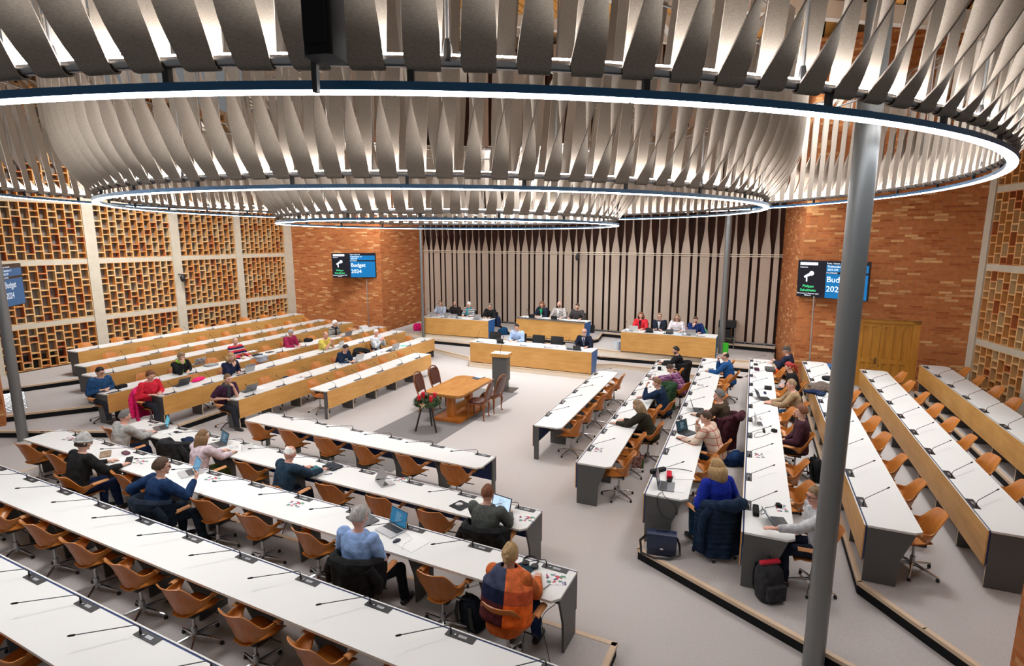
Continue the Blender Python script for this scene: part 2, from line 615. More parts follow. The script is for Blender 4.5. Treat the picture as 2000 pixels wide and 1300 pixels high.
# ---------------------------------------------------------------- brick piers
def wall_box(name, A, B, z0, z1, th, m, parent=None, holes=()):
    """upright slab from A to B, th thick to the left of A->B; uv in metres; holes: (x0, x1, z0, z1)"""
    A, B = Vector((A[0], A[1], 0)), Vector((B[0], B[1], 0))
    d = (B - A)
    ln = d.length
    d.normalize()
    n = Vector((-d.y, d.x, 0))
    xs = sorted({0.0, ln} | {h[0] for h in holes} | {h[1] for h in holes})
    zs = sorted({z0, z1} | {h[2] for h in holes} | {h[3] for h in holes})
    me = bpy.data.meshes.new(name)
    bm = bmesh.new()
    uvl = bm.loops.layers.uv.new('uv')
    for i in range(len(xs) - 1):
        for j in range(len(zs) - 1):
            xc, zc = (xs[i] + xs[i + 1]) / 2, (zs[j] + zs[j + 1]) / 2
            if any(h[0] < xc < h[1] and h[2] < zc < h[3] for h in holes):
                continue
            X0, X1, Z0, Z1 = xs[i], xs[i + 1], zs[j], zs[j + 1]
            P = lambda x, y, z: A + d * x + n * y + Vector((0, 0, z))
            for quad, uv in (
                (((X0, 0, Z0), (X1, 0, Z0), (X1, 0, Z1), (X0, 0, Z1)), 0), (((X1, th, Z0), (X0, th, Z0), (X0, th, Z1), (X1, th, Z1)), 0),
                (((X0, th, Z0), (X0, 0, Z0), (X0, 0, Z1), (X0, th, Z1)), 1), (((X1, 0, Z0), (X1, th, Z0), (X1, th, Z1), (X1, 0, Z1)), 1),
                (((X0, 0, Z1), (X1, 0, Z1), (X1, th, Z1), (X0, th, Z1)), 2), (((X0, th, Z0), (X1, th, Z0), (X1, 0, Z0), (X0, 0, Z0)), 2)):
                f = bm.faces.new([bm.verts.new(P(*q)) for q in quad])
                for l, q in zip(f.loops, quad):
                    l[uvl].uv = ((q[0], q[2]), (q[1] + 0.15, q[2]), (q[0], q[1]))[uv]
    bmesh.ops.remove_doubles(bm, verts=bm.verts, dist=1e-5)
    bm.to_mesh(me)
    bm.free()
    me.materials.append(m)
    return link(name, me, parent)


LWA = math.radians(64.5)
LW0 = Vector((-15.05, 16.42, 0))
LWD = Vector((math.cos(LWA), math.sin(LWA), 0))
_c = LW0 + LWD * 10.9
wl = struct(wall_box('wall_rear_left', (_c.x - 0.5, _c.y + 0.16), (-5.84, 24.75), 0.0, 9.6, 0.5, M['brick']))
struct(wall_box('wall_rear_left_return', (-5.84, 24.75), (-4.40, 27.75), 0.0, 9.6, 0.5, M['brick']))
RC = Vector((8.42, 16.12, 0))                                            # corner of the right-hand pier
RWE = Vector((12.14, 14.38, 0))
_rd = (RWE - RC).normalized()
DOOR = (1.30, 3.02, 0.30, 2.30)                                          # opening for the double door, in the pier's own frame
struct(wall_box('wall_rear_right', (RC.x, RC.y), (RWE.x + 0.5, RWE.y - 0.235), 0.0, 9.9, 0.5, M['brick'], holes=(DOOR,)))
struct(wall_box('wall_rear_right_return', (9.66, 19.9), (RC.x, RC.y), 0.0, 9.9, 0.5, M['brick']))
# near brick piers at the edges of the view
struct(wall_box('wall_near_right', (4.78, 4.30), (7.3, 3.76), 0.0, 2.35, 0.5, M['brick']))
struct(wall_box('wall_near_left', (-14.2, 10.75), (-12.02, 12.55), 0.1, 2.2, 0.55, M['brick']))

# ---------------------------------------------------------------- lattice walls of hollow clay blocks
CLAY = [mat('clay_%s' % n, c, 0.8, 0, 0.2) for n, c in (('orange', (0.60, 0.28, 0.09)), ('buff', (0.64, 0.37, 0.16)), ('red', (0.48, 0.15, 0.05)), ('straw', (0.64, 0.43, 0.22)))]
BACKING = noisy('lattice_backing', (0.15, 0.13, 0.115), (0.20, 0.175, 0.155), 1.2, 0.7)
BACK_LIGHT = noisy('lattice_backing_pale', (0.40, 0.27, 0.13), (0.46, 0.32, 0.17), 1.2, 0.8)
DARK_GRILLE = mat('dark_grille', (0.006, 0.006, 0.006), 0.7)


def lattice(b, x0, x1, z0, z1, seed, dep=0.17, cw=0.2355, from_top=True):
    rng = random.Random(seed)
    nc = max(1, round((x1 - x0) / cw))
    w = (x1 - x0) / nc
    S_, T_ = 0.18, 0.343
    p = S_ + T_
    t = 0.017
    for c in range(nc):
        xa, xb = x0 + c * w, x0 + (c + 1) * w
        off = 0.0 if c % 2 == 0 else -0.262
        z = 0.0
        k = 0
        cells = []
        y = off
        while y < z1 - z0:
            for h in (S_, T_):
                a, e = max(y, 0), min(y + h, z1 - z0)
                if e - a > 0.05:
                    cells.append((a, e))
                y += h
        for a, e in cells:
            za, zb = z1 - e, z1 - a
            b.cur = rng.choices([0, 1, 2, 3], [0.42, 0.33, 0.10, 0.15])[0]
            O = [(xa, za), (xb, za), (xb, zb), (xa, zb)]
            I = [(xa + t, za + t), (xb - t, za + t), (xb - t, zb - t), (xa + t, zb - t)]
            v = [(q[0], 0, q[1]) for q in O] + [(q[0], 0, q[1]) for q in I] + [(q[0], dep, q[1]) for q in I] + [(q[0], dep, q[1]) for q in O]
            f = []
            for i in range(4):
                j = (i + 1) % 4
                f += [(i, j, 4 + j, 4 + i), (4 + i, 4 + j, 8 + j, 8 + i), (12 + i, 12 + j, j, i), (8 + i, 8 + j, 12 + j, 12 + i)]
            b.add(v, f)
    b.cur = 0


def lattice_wall(name, O, ang, bays, ztop, zbase, xa, xb, back, flip=1):
    """frame of piers and beams with block screens; local X along the wall, local Y away from the hall"""
    root = bpy.data.objects.new(name, None)
    COL.objects.link(root)
    root.location = O
    root.rotation_euler = (0, 0, ang)
    struct(root)
    fb = MB()
    beams = [1.80, 3.72, 5.64, 7.56, 9.48]
    edges = [xa] + [e for b in bays for e in b] + [xb]
    for i in range(0, len(edges), 2):
        fb.box(edges[i], edges[i + 1], -0.04, 0.30, zbase - 0.3, ztop)
    for z in beams:
        if z < ztop:
            for x0, x1 in bays:
                fb.box(x0, x1, 0.0, 0.25, z, z + 0.16)
    fb.build('concrete_frame', M['concrete'], root)
    bk = MB()
    bk.box(xa, xb, 0.19, 0.24, 0.95, ztop)
    bk.build('backing', back, root)
    gr = MB()
    gr.box(xa, xb, 0.19, 0.26, zbase - 0.2, 0.95)
    gr.build('vent_grille', DARK_GRILLE, root)
    sd = 11
    for x0, x1 in bays:
        zz = [zbase + 0.03] + [v for z in beams for v in (z, z + 0.16)] + [ztop]
        for i in range(0, len(zz), 2):
            if zz[i] < ztop - 0.1:
                lb = MB()
                lattice(lb, x0, x1, zz[i], min(zz[i + 1], ztop), sd)
                sd += 1
                lb.build('block_screen', CLAY, root)
    return root


lattice_wall('wall_left', LW0, LWA, [(-3.3, -0.7), (-0.35, 2.24), (2.58, 5.12), (5.46, 7.87), (8.17, 10.45)], 9.6, 3 * STEP, -3.7, 10.9, BACKING)
RWA = math.radians(78.0)
# the right-hand wall runs from the brick pier towards the camera
rw_o = Vector((12.14, 14.38, 0))
lattice_wall('wall_right', rw_o, RWA + PI, [(0.25, 2.20), (2.55, 4.60), (4.95, 7.0)], 9.6, 3 * STEP, -0.1, 7.6, BACK_LIGHT)

# ---------------------------------------------------------------- slatted felt back wall
wb = bpy.data.objects.new('wall_back', None)
COL.objects.link(wb)
wb.location = _w0
wb.rotation_euler = (0, 0, math.atan2(_wd.y, _wd.x))
struct(wb)
WL = (_w1 - _w0).length
bb = MB()
bb.box(-0.3, WL + 0.3, 0.35, 0.5, 0.2, 12.6)
bb.build('dark_backing', noisy('dark_brown_backing', (0.035, 0.016, 0.011), (0.075, 0.026, 0.016), 1.5, 0.8, (3, 1, 0.3)), wb)
bb = MB()
bb.box(0, WL, -0.06, -0.03, 3.86, 3.885)
bb.box(0, WL, -0.06, -0.03, 3.93, 3.955)
bb.build('rail', M['pale_wood'], wb)
bb = MB()
bb.box(0, WL, -0.02, 0.06, 4 * STEP + 0.03, 4 * STEP + 0.07)
for i in range(24):
    bb.box(0.3 + i * 0.68, 0.34 + i * 0.68, -0.01, 0.05, 4 * STEP - 0.02, 4 * STEP + 0.05)
bb.build('bottom_rail', M['steel'], wb)
x = 0.12
i = 0
while x < WL - 0.2:
    w = 0.345 if i % 2 == 0 else 0.175
    sb = MB()
    sb.box(x, x + w, -0.01, 0.012, 4 * STEP + 0.05, 3.90)
    cx = x + w / 2

    def tw(u, v, cx=cx, w=w):
        a = -math.radians(66) * math.sin(PI / 2 * min(1.0, u * 2.6))
        h = 3.90 + u * 3.0
        r = (v - 0.5) * w
        return (cx + r * math.cos(a) - 0.03 * u, r * math.sin(a) + 0.1 * u, h)
    sb.grid(tw, 14, 2, 0.02)
    if i % 2 == 0:
        sb.box(cx - 0.16, cx + 0.16, 0.10, 0.13, 7.2, 12.4)
    sb.build('felt_slat', M['felt_wall'], wb, 40)
    x += w + 0.092
    i += 1

# ---------------------------------------------------------------- ceiling: timber boards, dark joints, pale beams
ce = bpy.data.objects.new('ceiling', None)
COL.objects.link(ce)
ce.location = (2.0, 24.0, 12.75)
ce.rotation_euler = (0, math.radians(14.0), math.radians(-27.0))
struct(ce)
WCEIL = wood('larch_boards', (0.56, 0.24, 0.04), (0.70, 0.36, 0.085), (6, 0.6, 1), 0.5, 2.0)
bb = MB()
for i in range(-42, 34):
    bb.box(i * 0.42, i * 0.42 + 0.36, -24, 6, 0, 0.03)
bb.build('board', WCEIL, ce)
bb = MB()
bb.box(-18, 15, -24, 6, 0.08, 0.12)
bb.build('dark_void', mat('dark_void', (0.012, 0.009, 0.007), 0.9), ce)
for k, y in enumerate((-1.6, -5.2, -8.8, -12.4, -16.0)):
    bb = MB()
    bb.box(-18, 15, y - 0.14, y + 0.14, -0.42, -0.02)
    bb.build('cross_beam', M['plaster'], ce)
bb = MB()
for x in (-9.0, -2.0, 5.0):
    bb.box(x - 0.12, x + 0.12, -24, 6, -0.30, -0.01)
bb.build('long_beam', M['plaster'], ce)
# plastered strip of wall above the right-hand pier and above the left one
struct(wall_box('wall_upper_right', (9.9, 19.9), (15.5, 15.6), 9.0, 12.6, 0.3, M['plaster']))

struct(wall_box('wall_upper_left', (-12.5, 27.2), (-4.6, 28.0), 9.0, 14.2, 0.3, M['plaster']))

# ---------------------------------------------------------------- double door in the right-hand brick wall
DW = wood('oak_door', (0.46, 0.185, 0.018), (0.58, 0.265, 0.038), (6, 6, 0.8), 0.45, 2.5)
da = math.atan2(_rd.y, _rd.x)
door = bpy.data.objects.new('door_1', None)
COL.objects.link(door)
door.location = RC + _rd * DOOR[0]
door.rotation_euler = (0, 0, da)
struct(door)
dw = DOOR[1] - DOOR[0]
fb = MB()
fb.box(0, 0.10, 0.06, 0.24, 0.30, 2.30)
fb.box(dw - 0.16, dw, 0.06, 0.24, 0.30, 2.30)
fb.box(0, dw, 0.06, 0.24, 2.18, 2.30)
fb.build('door_frame', DW, door)
for x0, x1 in ((0.10, dw / 2 - 0.03), (dw / 2 - 0.03, dw - 0.16)):
    lb = MB()
    lb.box(x0 + 0.004, x1 - 0.004, 0.14, 0.18, 0.31, 2.18)
    st = 0.10
    n = 3 if x0 < 0.2 else 3
    for k in range(n + 1):
        xx = x0 + 0.004 + k * (x1 - x0 - 0.008 - 0.09) / n
        lb.box(xx, xx + 0.09, 0.115, 0.14, 0.31, 2.18)
    for z in (0.31, 1.02, 2.06):
        lb.box(x0 + 0.004, x1 - 0.004, 0.112, 0.14, z, z + 0.12)
    leaf = lb.build('door_leaf', DW, door)
    if x0 < 0.2:
        hb = MB()
        hb.tube([(x1 - 0.07, 0.11, 1.12), (x1 - 0.07, 0.06, 1.12), (x1 - 0.20, 0.055, 1.12)], 0.011)
        hb.box(x1 - 0.095, x1 - 0.045, 0.10, 0.115, 0.99, 1.17)
        hb.build('door_handle', mat('brass', (0.35, 0.24, 0.11), 0.35, 0.9), leaf)
wall_box('floor_threshold', (RC + _rd * DOOR[0])[:2], (RC + _rd * DOOR[1])[:2], 0.0, 0.325, 0.6, M['carpet'])['kind'] = 'structure'


# ================================================================ ring chandeliers of felt strips
STRIP_W = 0.215


def strip_mesh(hout=2.55, hin=2.2):
    """one loop of felt at radius 0 (local +X = outwards, Y = tangent): outer run turned by half a turn, wrap under the
    tube, straight inner run, hem over the two top tubes"""
    b = MB()
    n = 30
    zt, rt = 0.175, 0.047

    def outer(u, v):
        z = zt + u * hout
        r = rt + 0.43 * (1 - math.exp(-u * hout / 0.62)) + 0.055 * u * hout
        a = PI * math.sin(PI / 2 * min(1.0, u * 1.16))
        w = (v - 0.5) * STRIP_W
        # tangent direction turns counter-clockwise seen from above
        return (r - w * math.sin(a), w * math.cos(a), z)
    b.grid(outer, n, 2, 0.011)

    def under(u, v):
        a = -PI * u
        return (rt * math.cos(a), 0.02 * u + (v - 0.5) * STRIP_W * (1 - 0.20 * u), zt + rt * 1.05 * math.sin(a))
    b.grid(under, 8, 1, 0.011)

    def inner(u, v):
        return (-rt + 0.16 * u, 0.02 + 0.13 * u + (v - 0.5) * STRIP_W * 0.80, zt + u * hin)
    b.grid(inner, 6, 1, 0.011)

    def hem(u, v):
        return (-rt + 0.16 + u * 0.34 + 0.02 * math.sin(PI * u), 0.15 + (v - 0.5) * STRIP_W * 0.80, zt + hin + 0.30 * u + 0.08 * math.sin(PI * u))
    b.grid(hem, 5, 1, 0.011)
    return b.mesh('felt_strip', M['felt'], 60)


def ring(name, c, R, tilt, nstrip, label, keep, seed, nseg=7, rot0=0.0):
    root = thing(name, label, 'chandelier', c, 0, 'felt ring chandeliers')
    root.rotation_euler = (tilt[0], tilt[1], 0)
    N = 240
    cir = lambda r, z, n=N: [(r * math.cos(2 * PI * i / n), r * math.sin(2 * PI * i / n), z) for i in range(n)]

    def band(prof):
        b = MB()
        k = len(prof)
        v = [(r * math.cos(2 * PI * i / N), r * math.sin(2 * PI * i / N), z) for i in range(N) for r, z in prof]
        f = [(i * k + j, ((i + 1) % N) * k + j, ((i + 1) % N) * k + (j + 1) % k, i * k + (j + 1) % k) for i in range(N) for j in range(k)]
        return b.add(v, f)
    h = band([(R - 0.055, 0.0), (R + 0.055, 0.0), (R + 0.055, 0.05), (R - 0.055, 0.05)]).build('light_housing', M['led_blue'], root, 40)
    # diffuser in segments with short dark joints
    gap = 0.010 / R
    for s in range(nseg):
        a0, a1 = rot0 + 2 * PI * s / nseg + gap, rot0 + 2 * PI * (s + 1) / nseg - gap
        db = MB()
        k = 36

        def sec(u, v):
            a = a0 + (a1 - a0) * u
            prof = [(R - 0.050, 0.001), (R - 0.050, -0.004), (R - 0.046, -0.007), (R + 0.046, -0.007), (R + 0.050, -0.004), (R + 0.050, 0.001)]
            r, z = prof[min(5, int(round(v * 5)))]
            return (r * math.cos(a), r * math.sin(a), z)
        db.grid(sec, k, 5)
        db.build('diffuser', M['led'], h, 60)
    tb = MB()
    tb.tube(cir(R, 0.175), 0.036, 10, close=True, ref=(0, 0, 1))
    tb.build('lower_tube', M['steel'], root, 60)
    ub = band([(R - 0.012, 0.2125), (R + 0.012, 0.2125), (R + 0.012, 0.2175), (R - 0.012, 0.2175)])
    ub.build('uplight_strip', M['led_up'], root)
    tb = MB()
    tb.tube(cir(R - 0.047 + 0.16, 2.36), 0.02, 8, close=True, ref=(0, 0, 1))
    tb.tube(cir(R + 0.47, 2.70), 0.022, 8, close=True, ref=(0, 0, 1))
    tb.build('upper_tubes', M['steel'], root, 60)
    nb = int(2 * PI * R / 1.45)
    bb = MB()
    for i in range(nb):
        a = 2 * PI * (i + 0.4) / nb
        bb.box(R - 0.02, R + 0.02, -0.02, 0.02, 0.05, 0.15, Matrix.Rotation(a, 4, 'Z'))
    bb.build('bracket', M['black'], root)
    # suspension rods with clamps, and thin wires
    for i in range(max(8, int(R * 2.6))):
        a = 2 * PI * (i + 0.33) / max(8, int(R * 2.6))
        rb = MB()
        x, y = (R + 0.005) * math.cos(a), (R + 0.005) * math.sin(a)
        rb.tube([(x, y, 0.20), (x * 1.004, y * 1.004, 4.6)], 0.013, 8)
        rd = rb.build('suspension_rod', M['silver'], root, 60)
        kb = MB()
        kb.tube([(x, y, 0.17), (x, y, 0.25), (x, y, 0.30)], [0.035, 0.028, 0.018], 8)
        kb.build('clamp', M['black'], rd, 40)
    me = strip_mesh()
    order = []
    for i in range(nstrip):
        a = 2 * PI * (i + 0.5) / nstrip
        wx, wy = c[0] + R * math.cos(a), c[1] + R * math.sin(a)
        vis = 0 if (wy > 0.5 and abs(wx) < wy * 1.0 + 1.0) else 100
        order.append((vis + math.hypot(wx, wy), a))
    order.sort()
    rest = MB()
    rng = random.Random(seed)
    for j, (d, a) in enumerate(order):
        Mx = Matrix.Rotation(a, 4, 'Z') @ Matrix.Translation((R, 0, 0)) @ Matrix.Rotation(rng.uniform(-0.02, 0.02), 4, 'Z')
        if j < keep:
            o = link('felt_strip', me, root)
            o.matrix_local = Mx
        else:
            rest.add([v.co for v in me.vertices], [tuple(p.vertices) for p in me.polygons], Mx)
    if rest.v:
        o = rest.build('felt_strips', M['felt'], root, 60)
        o['kind'] = 'stuff'
    return root


ring('ring_chandelier', (-1.185, 12.789, 5.385), 9.314, (0, 0), 178, 'largest felt strip ring chandelier with blue light band, nearest overhead', 100, 1, 14, -1.36)
ring('ring_chandelier', (-1.499, 14.149, 5.160), 7.179, (0.004, 0.004), 134, 'middle-sized felt strip ring chandelier hanging inside the largest ring', 100, 2, 12, -1.55)
ring('ring_chandelier', (-1.596, 15.113, 4.861), 4.344, (-0.003, 0.005), 80, 'smallest felt strip ring chandelier, lowest and farthest of the three', 80, 3, 8, -1.3)

# ---------------------------------------------------------------- black column loudspeakers hung between the rings
def column_speaker(loc, rz, label, L=1.9, w=0.19):
    root = thing('column_speaker', label, 'loudspeaker', loc, rz)
    b = MB()
    b.rbox(-w / 2, w / 2, -0.075, 0.11, 0, L, 0.03)
    b.build('cabinet', M['black_matt'], root, 40)
    b = MB()
    b.rbox(-w / 2 + 0.02, w / 2 - 0.02, 0.108, 0.118, 0.05, L, 0.003)
    b.build('grille', M['black_matt'], root)
    b = MB()
    b.box(w / 2 + 0.005, w / 2 + 0.035, -0.06, -0.03, -0.14, L + 2)
    b.build('hanging_bar', M['black'], root)
    return root


_q = at(640, 119, 5.72)
_v = (_q - Vector((0, 0, CAMH))).normalized()
_p = Vector((0, 0, CAMH)) + _v * (3.10 / _v.y)
column_speaker(_p, math.radians(168), 'black column loudspeaker hanging in front of the nearest felt ring', 1.9, 0.165)
_p = Vector((0, 0, CAMH)) + (at(1214, 412, 4.9) - Vector((0, 0, CAMH))).normalized() * 15.0
column_speaker(_p, math.radians(200), 'small black column loudspeaker beside the smallest felt ring', 1.2, 0.16)


# ---------------------------------------------------------------- round grey columns
def column(x, y, z0, top, label, r=0.1):
    b = MB()
    b.lathe([(r, z0), (r, top)], 32)
    b.v = [(v[0] + x, v[1] + y, v[2]) for v in b.v]
    o = b.build('column', M['column'], None, 40)
    o['kind'] = 'structure'
    return o


column(3.215, 5.22, 0, 9.5, '', 0.104)
column(-11.17, 12.02, 0, 9.5, '')
column(7.44, 19.25, 3 * STEP, 10, '')
column(-3.80, 23.30, 2 * STEP, 10, '', 0.06)


# ================================================================ bench desks, microphones, chairs
def support_poly(narrow):
    if narrow:
        return [(0.03, 0), (0.03, 0.70), (0.13, 0.70), (0.13, 0)]
    return [(0.03, 0), (0.03, 0.705), (0.53, 0.705), (0.405, 0.36), (0.385, 0)]


def bench(row):
    blk, d, k, s0, s1, m0, dm, cnt, narrow = ROWS[row]
    B = BL[blk]
    o = B.p((s0 + s1) / 2, d, k * STEP)
    root = thing('bench_desk', '', 'desk', o, B.rz, 'continuous bench desks')
    L = s1 - s0
    hx = L / 2
    # local X along the row, local -Y towards the seats
    side = {'S': 'long white bench desk', 'R': 'long white bench desk', 'L': 'long white bench desk with birch front'}[blk]
    root['label'] = '%s, %s counted from the hall centre' % (side, ROWNAME[row])
    W = DESK_W
    c = 0.085 if blk != 'L' else 0.07
    poly = [(-hx, 0), (-hx, -W + (c if blk in 'RL' or True else 0)), (-hx + c * 0.8, -W), (hx - c * 0.8, -W), (hx, -W + c), (hx, 0)]
    if blk == 'S':
        poly = [(-hx, 0), (-hx + 0.01, -W), (hx - c * 0.8, -W), (hx, -W + c), (hx, 0)]
    inner = [(x, min(y, -0.030)) for x, y in poly]
    t = MB()
    t.prism(inner, DESK_H - 0.026, DESK_H)
    t.cur = 1
    t.prism([(x * 0.9995, y * 0.996 - 0.001) for x, y in inner], DESK_H - 0.030, DESK_H - 0.0262)
    top = t.build('worktop', [M['white'], M['ply_edge']], root)
    # front panels, one per seat, flush with the top edge: birch outside, blue inside, pale upper edge
    n = cnt
    zb = 0.28
    for i in range(n):
        x0, x1 = -hx + L * i / n, -hx + L * (i + 1) / n
        p = MB()
        p.cur = 0
        p.box(x0 + 0.0015, x1 - 0.0015, -0.010, 0.004, zb, DESK_H - 0.004)
        p.cur = 1
        p.box(x0 + 0.0015, x1 - 0.0015, -0.024, -0.010, zb, DESK_H - 0.007)
        p.cur = 2
        p.box(x0 + 0.0015, x1 - 0.0015, -0.0105, 0.0045, DESK_H - 0.004, DESK_H)
        p.build('front_panel', [M['birch'], M['blue'], M['white'] if blk == 'S' else M['pale_edge']], root)
    # supports
    for i in range(n + 1):
        x = -hx + L * i / n
        x = min(max(x, -hx + 0.015), hx - 0.015)
        end = i in (0, n)
        pl = support_poly(narrow and end)
        sb = MB()
        v, f = [], []
        m = len(pl)
        for xx in (x - 0.013, x + 0.013):
            v += [(xx, -y, z) for y, z in pl]
        f = [tuple(range(m)), tuple(range(m, 2 * m))[::-1]] + [(j, m + j, m + (j + 1) % m, (j + 1) % m) for j in range(m)]
        sb.add(v, f)
        # pale front edge of the support
        sb.cur = 1
        sb.box(x - 0.0125, x + 0.0125, -0.031, -0.0285, 0, zb + 0.02)
        sb.build('support_panel', [M['grey_panel'], M['ply_edge']], root)
    tr = MB()
    tr.box(-hx + 0.03, hx - 0.03, -0.42, -0.36, 0.64, 0.69)
    tr.build('cable_tray', M['black'], root)
    return root


DESKS = {r: bench(r) for r in ROWS}


def mic_proto(arm, name='gooseneck_microphone'):
    """flush black plate (long side along X) with a gooseneck on its left end; arm = tip offset"""
    root = thing(name, '', 'microphone')
    b = MB()
    b.rbox(-0.15, 0.15, -0.042, 0.042, 0.0, 0.005, 0.006)
    b.build('console_plate', M['black'], root)
    b = MB()
    b.rbox(-0.02, 0.065, -0.016, 0.014, 0.005, 0.0065, 0.003)
    b.cur = 1
    b.rbox(-0.012, 0.056, -0.010, 0.009, 0.0066, 0.0072, 0.002)
    b.cur = 0
    b.lathe([(0.010, 0.005), (0.010, 0.011)], 10, Matrix.Translation((-0.055, -0.005, 0)))
    b.build('display', [M['steel'], mat('display_grey', (0.30, 0.31, 0.33), 0.3)], root)
    T = Vector(arm)
    P = Vector((-0.105, 0.0, 0.005))
    up = 0.085
    d = T - Vector((0, 0, up))
    pts = [P, P + Vector((0, 0, up * 0.55))]
    for k in range(1, 7):
        u = k / 6
        pts.append(P + Vector((0, 0, up * (0.55 + 0.45 * math.sin(u * PI / 2)))) + d * (0.10 * (1 - math.cos(u * PI / 2))))
    e = pts[-1]
    tip = P + T
    pts += [e.lerp(tip, k / 5) for k in range(1, 6)]
    b = MB()
    b.tube(pts, [0.011, 0.008] + [0.0042] * (len(pts) - 2), 8)
    g = b.build('gooseneck', M['black'], root, 60)
    h = (tip - e).normalized()
    b = MB()
    b.tube([tip - h * 0.012, tip, tip + h * 0.03, tip + h * 0.045], [0.006, 0.0095, 0.0095, 0.005], 8)
    b.build('microphone_head', M['black_matt'], g, 60)
    return root


ARMS = {'S': (-0.30, -0.36, 0.13), 'R': (0.42, -0.34, 0.12), 'L': (-0.12, -0.36, 0.17)}
MIC_SKIP = set()
MIC_ARM = {}          # (row, index) -> arm of its own


def near_index(row, i):
    """1-based count from the camera's end (right-hand end for the foreground rows)"""
    n = ROWS[row][7]
    return i + 1 if ROWS[row][0] == 'R' else n - i


_protos = {}
for row, (blk, d, k, s0, s1, m0, dm, cnt, narrow) in ROWS.items():
    B = BL[blk]
    endw = 'from its right end' if blk == 'S' else 'from its camera end'
    for i in range(cnt):
        if (row, i) in MIC_SKIP:
            continue
        arm = MIC_ARM.get((row, i), ARMS[blk])
        s = m0 + i * dm
        if s > s1 - 0.1 or s < s0 + 0.1:
            continue
        loc = B.p(s, d + 0.068, k * STEP + DESK_H + 0.0002)
        lab = 'black gooseneck microphone with flush console, %s %s, %s' % (ORD[near_index(row, i)], endw, ROWNAME[row])
        jit = arm
        key = jit
        if key not in _protos:
            _protos[key] = mic_proto(jit)
            o = _protos[key]
            o.location, o.rotation_euler = loc, (0, 0, B.rz)
            o['label'] = lab
            o['group'] = 'gooseneck microphones on the bench desks'
        else:
            o = dup(_protos[key], loc, B.rz, lab, 'gooseneck microphones on the bench desks')


# ---------------------------------------------------------------- swivel chair: moulded plywood shell, chrome star base
def chair_proto():
    root = thing('swivel_chair', '', 'chair')
    # the shell wraps round the back (angle 0 = straight behind, local -Y) and runs forward as arms
    A = math.radians(118)

    def top(a):
        a = abs(a)
        t = min(1, max(0, (a - math.radians(30)) / math.radians(42)))
        t = t * t * (3 - 2 * t)
        return 0.845 - 0.205 * t

    def shell(u, v):
        a = -A + 2 * A * u
        zt = top(a)
        zb = min(0.425 + 0.10 * (1 - math.cos(a)), zt - 0.035)
        z = zb + (zt - zb) * v
        # plan: half ellipse behind, straight arms in front
        lean = (z - 0.44) / 0.40
        rx = 0.235 + 0.055 * min(1, lean) + 0.010 * math.sin(PI * min(1, lean))
        ry = 0.215 + 0.075 * lean - 0.055 * math.sin(PI * min(1, v * 1.0)) * (1 if abs(a) < 1.2 else 0.3)
        ff = abs(a) - PI / 2
        if ff <= 0:
            x, y = rx * math.sin(a), -ry * math.cos(a)
        else:
            x, y = rx * math.copysign(1, a), ff / (A - PI / 2) * (0.05 + 0.185 * min(1, v * 1.15))
        return (x * (0.70 + 0.30 * min(1, v * 1.9) ** 0.8), y * (0.60 + 0.40 * min(1, v * 2.0) ** 0.7), z)
    b = MB()
    b.grid(shell, 40, 10, 0.011)
    b.build('back_shell', M['chair_wood'], root, 50)
    # bent-over arm pads
    for sg in (-1, 1):
        def pad(u, v, sg=sg):
            y = 0.02 + 0.225 * u
            x = 0.285 + (v - 0.35) * 0.07
            z = 0.655 - 0.012 * (2 * v - 1) ** 2 - 0.05 * max(0, v - 0.8)
            return (sg * x, y, z)
        b = MB()
        b.grid(pad, 4, 6, 0.012)
        b.build('arm_pad', M['chair_edge'], root, 50)

    def seat(u, v):
        x = (u - 0.5) * (0.20 + 0.19 * min(1, v * 1.6)) * (1 - 0.10 * max(0, 2 * v - 1) ** 2)
        y = -0.16 + 0.41 * v
        z = 0.455 - 0.02 * math.sin(PI * u) - 0.015 * math.sin(PI * v) - 0.07 * max(0, v - 0.82) ** 1.3 * 6
        return (x, y, z)
    b = MB()
    b.grid(seat, 10, 12, 0.013)
    b.build('seat', M['chair_wood'], root, 50)
    b = MB()
    b.rbox(-0.12, 0.12, -0.10, 0.14, 0.395, 0.425, 0.02)
    b.tube([(0.10, 0.05, 0.41), (0.30, 0.06, 0.40)], 0.008, 6)
    b.build('mechanism', M['black'], root, 40)
    b = MB()
    b.lathe([(0.030, 0.07), (0.030, 0.205), (0.016, 0.21), (0.016, 0.40)], 14)
    b.build('column', M['steel'], root, 40)
    for i in range(5):
        a = math.radians(18 + 72 * i)
        c, s = math.cos(a), math.sin(a)
        lb = MB()
        lb.tube([(0.02 * c, 0.02 * s, 0.105), (0.14 * c, 0.14 * s, 0.085), (0.305 * c, 0.305 * s, 0.048)], [(0.017, 0.024), (0.015, 0.018), (0.012, 0.010)], 8, ref=(-s, c, 0))
        lg = lb.build('leg', M['chrome'], root, 40)
        fb = MB()
        fb.lathe([(0.020, 0.0), (0.022, 0.02), (0.014, 0.042)], 10, Matrix.Translation((0.29 * c, 0.29 * s, 0)))
        fb.build('glide', M['black'], lg, 40)
    return root


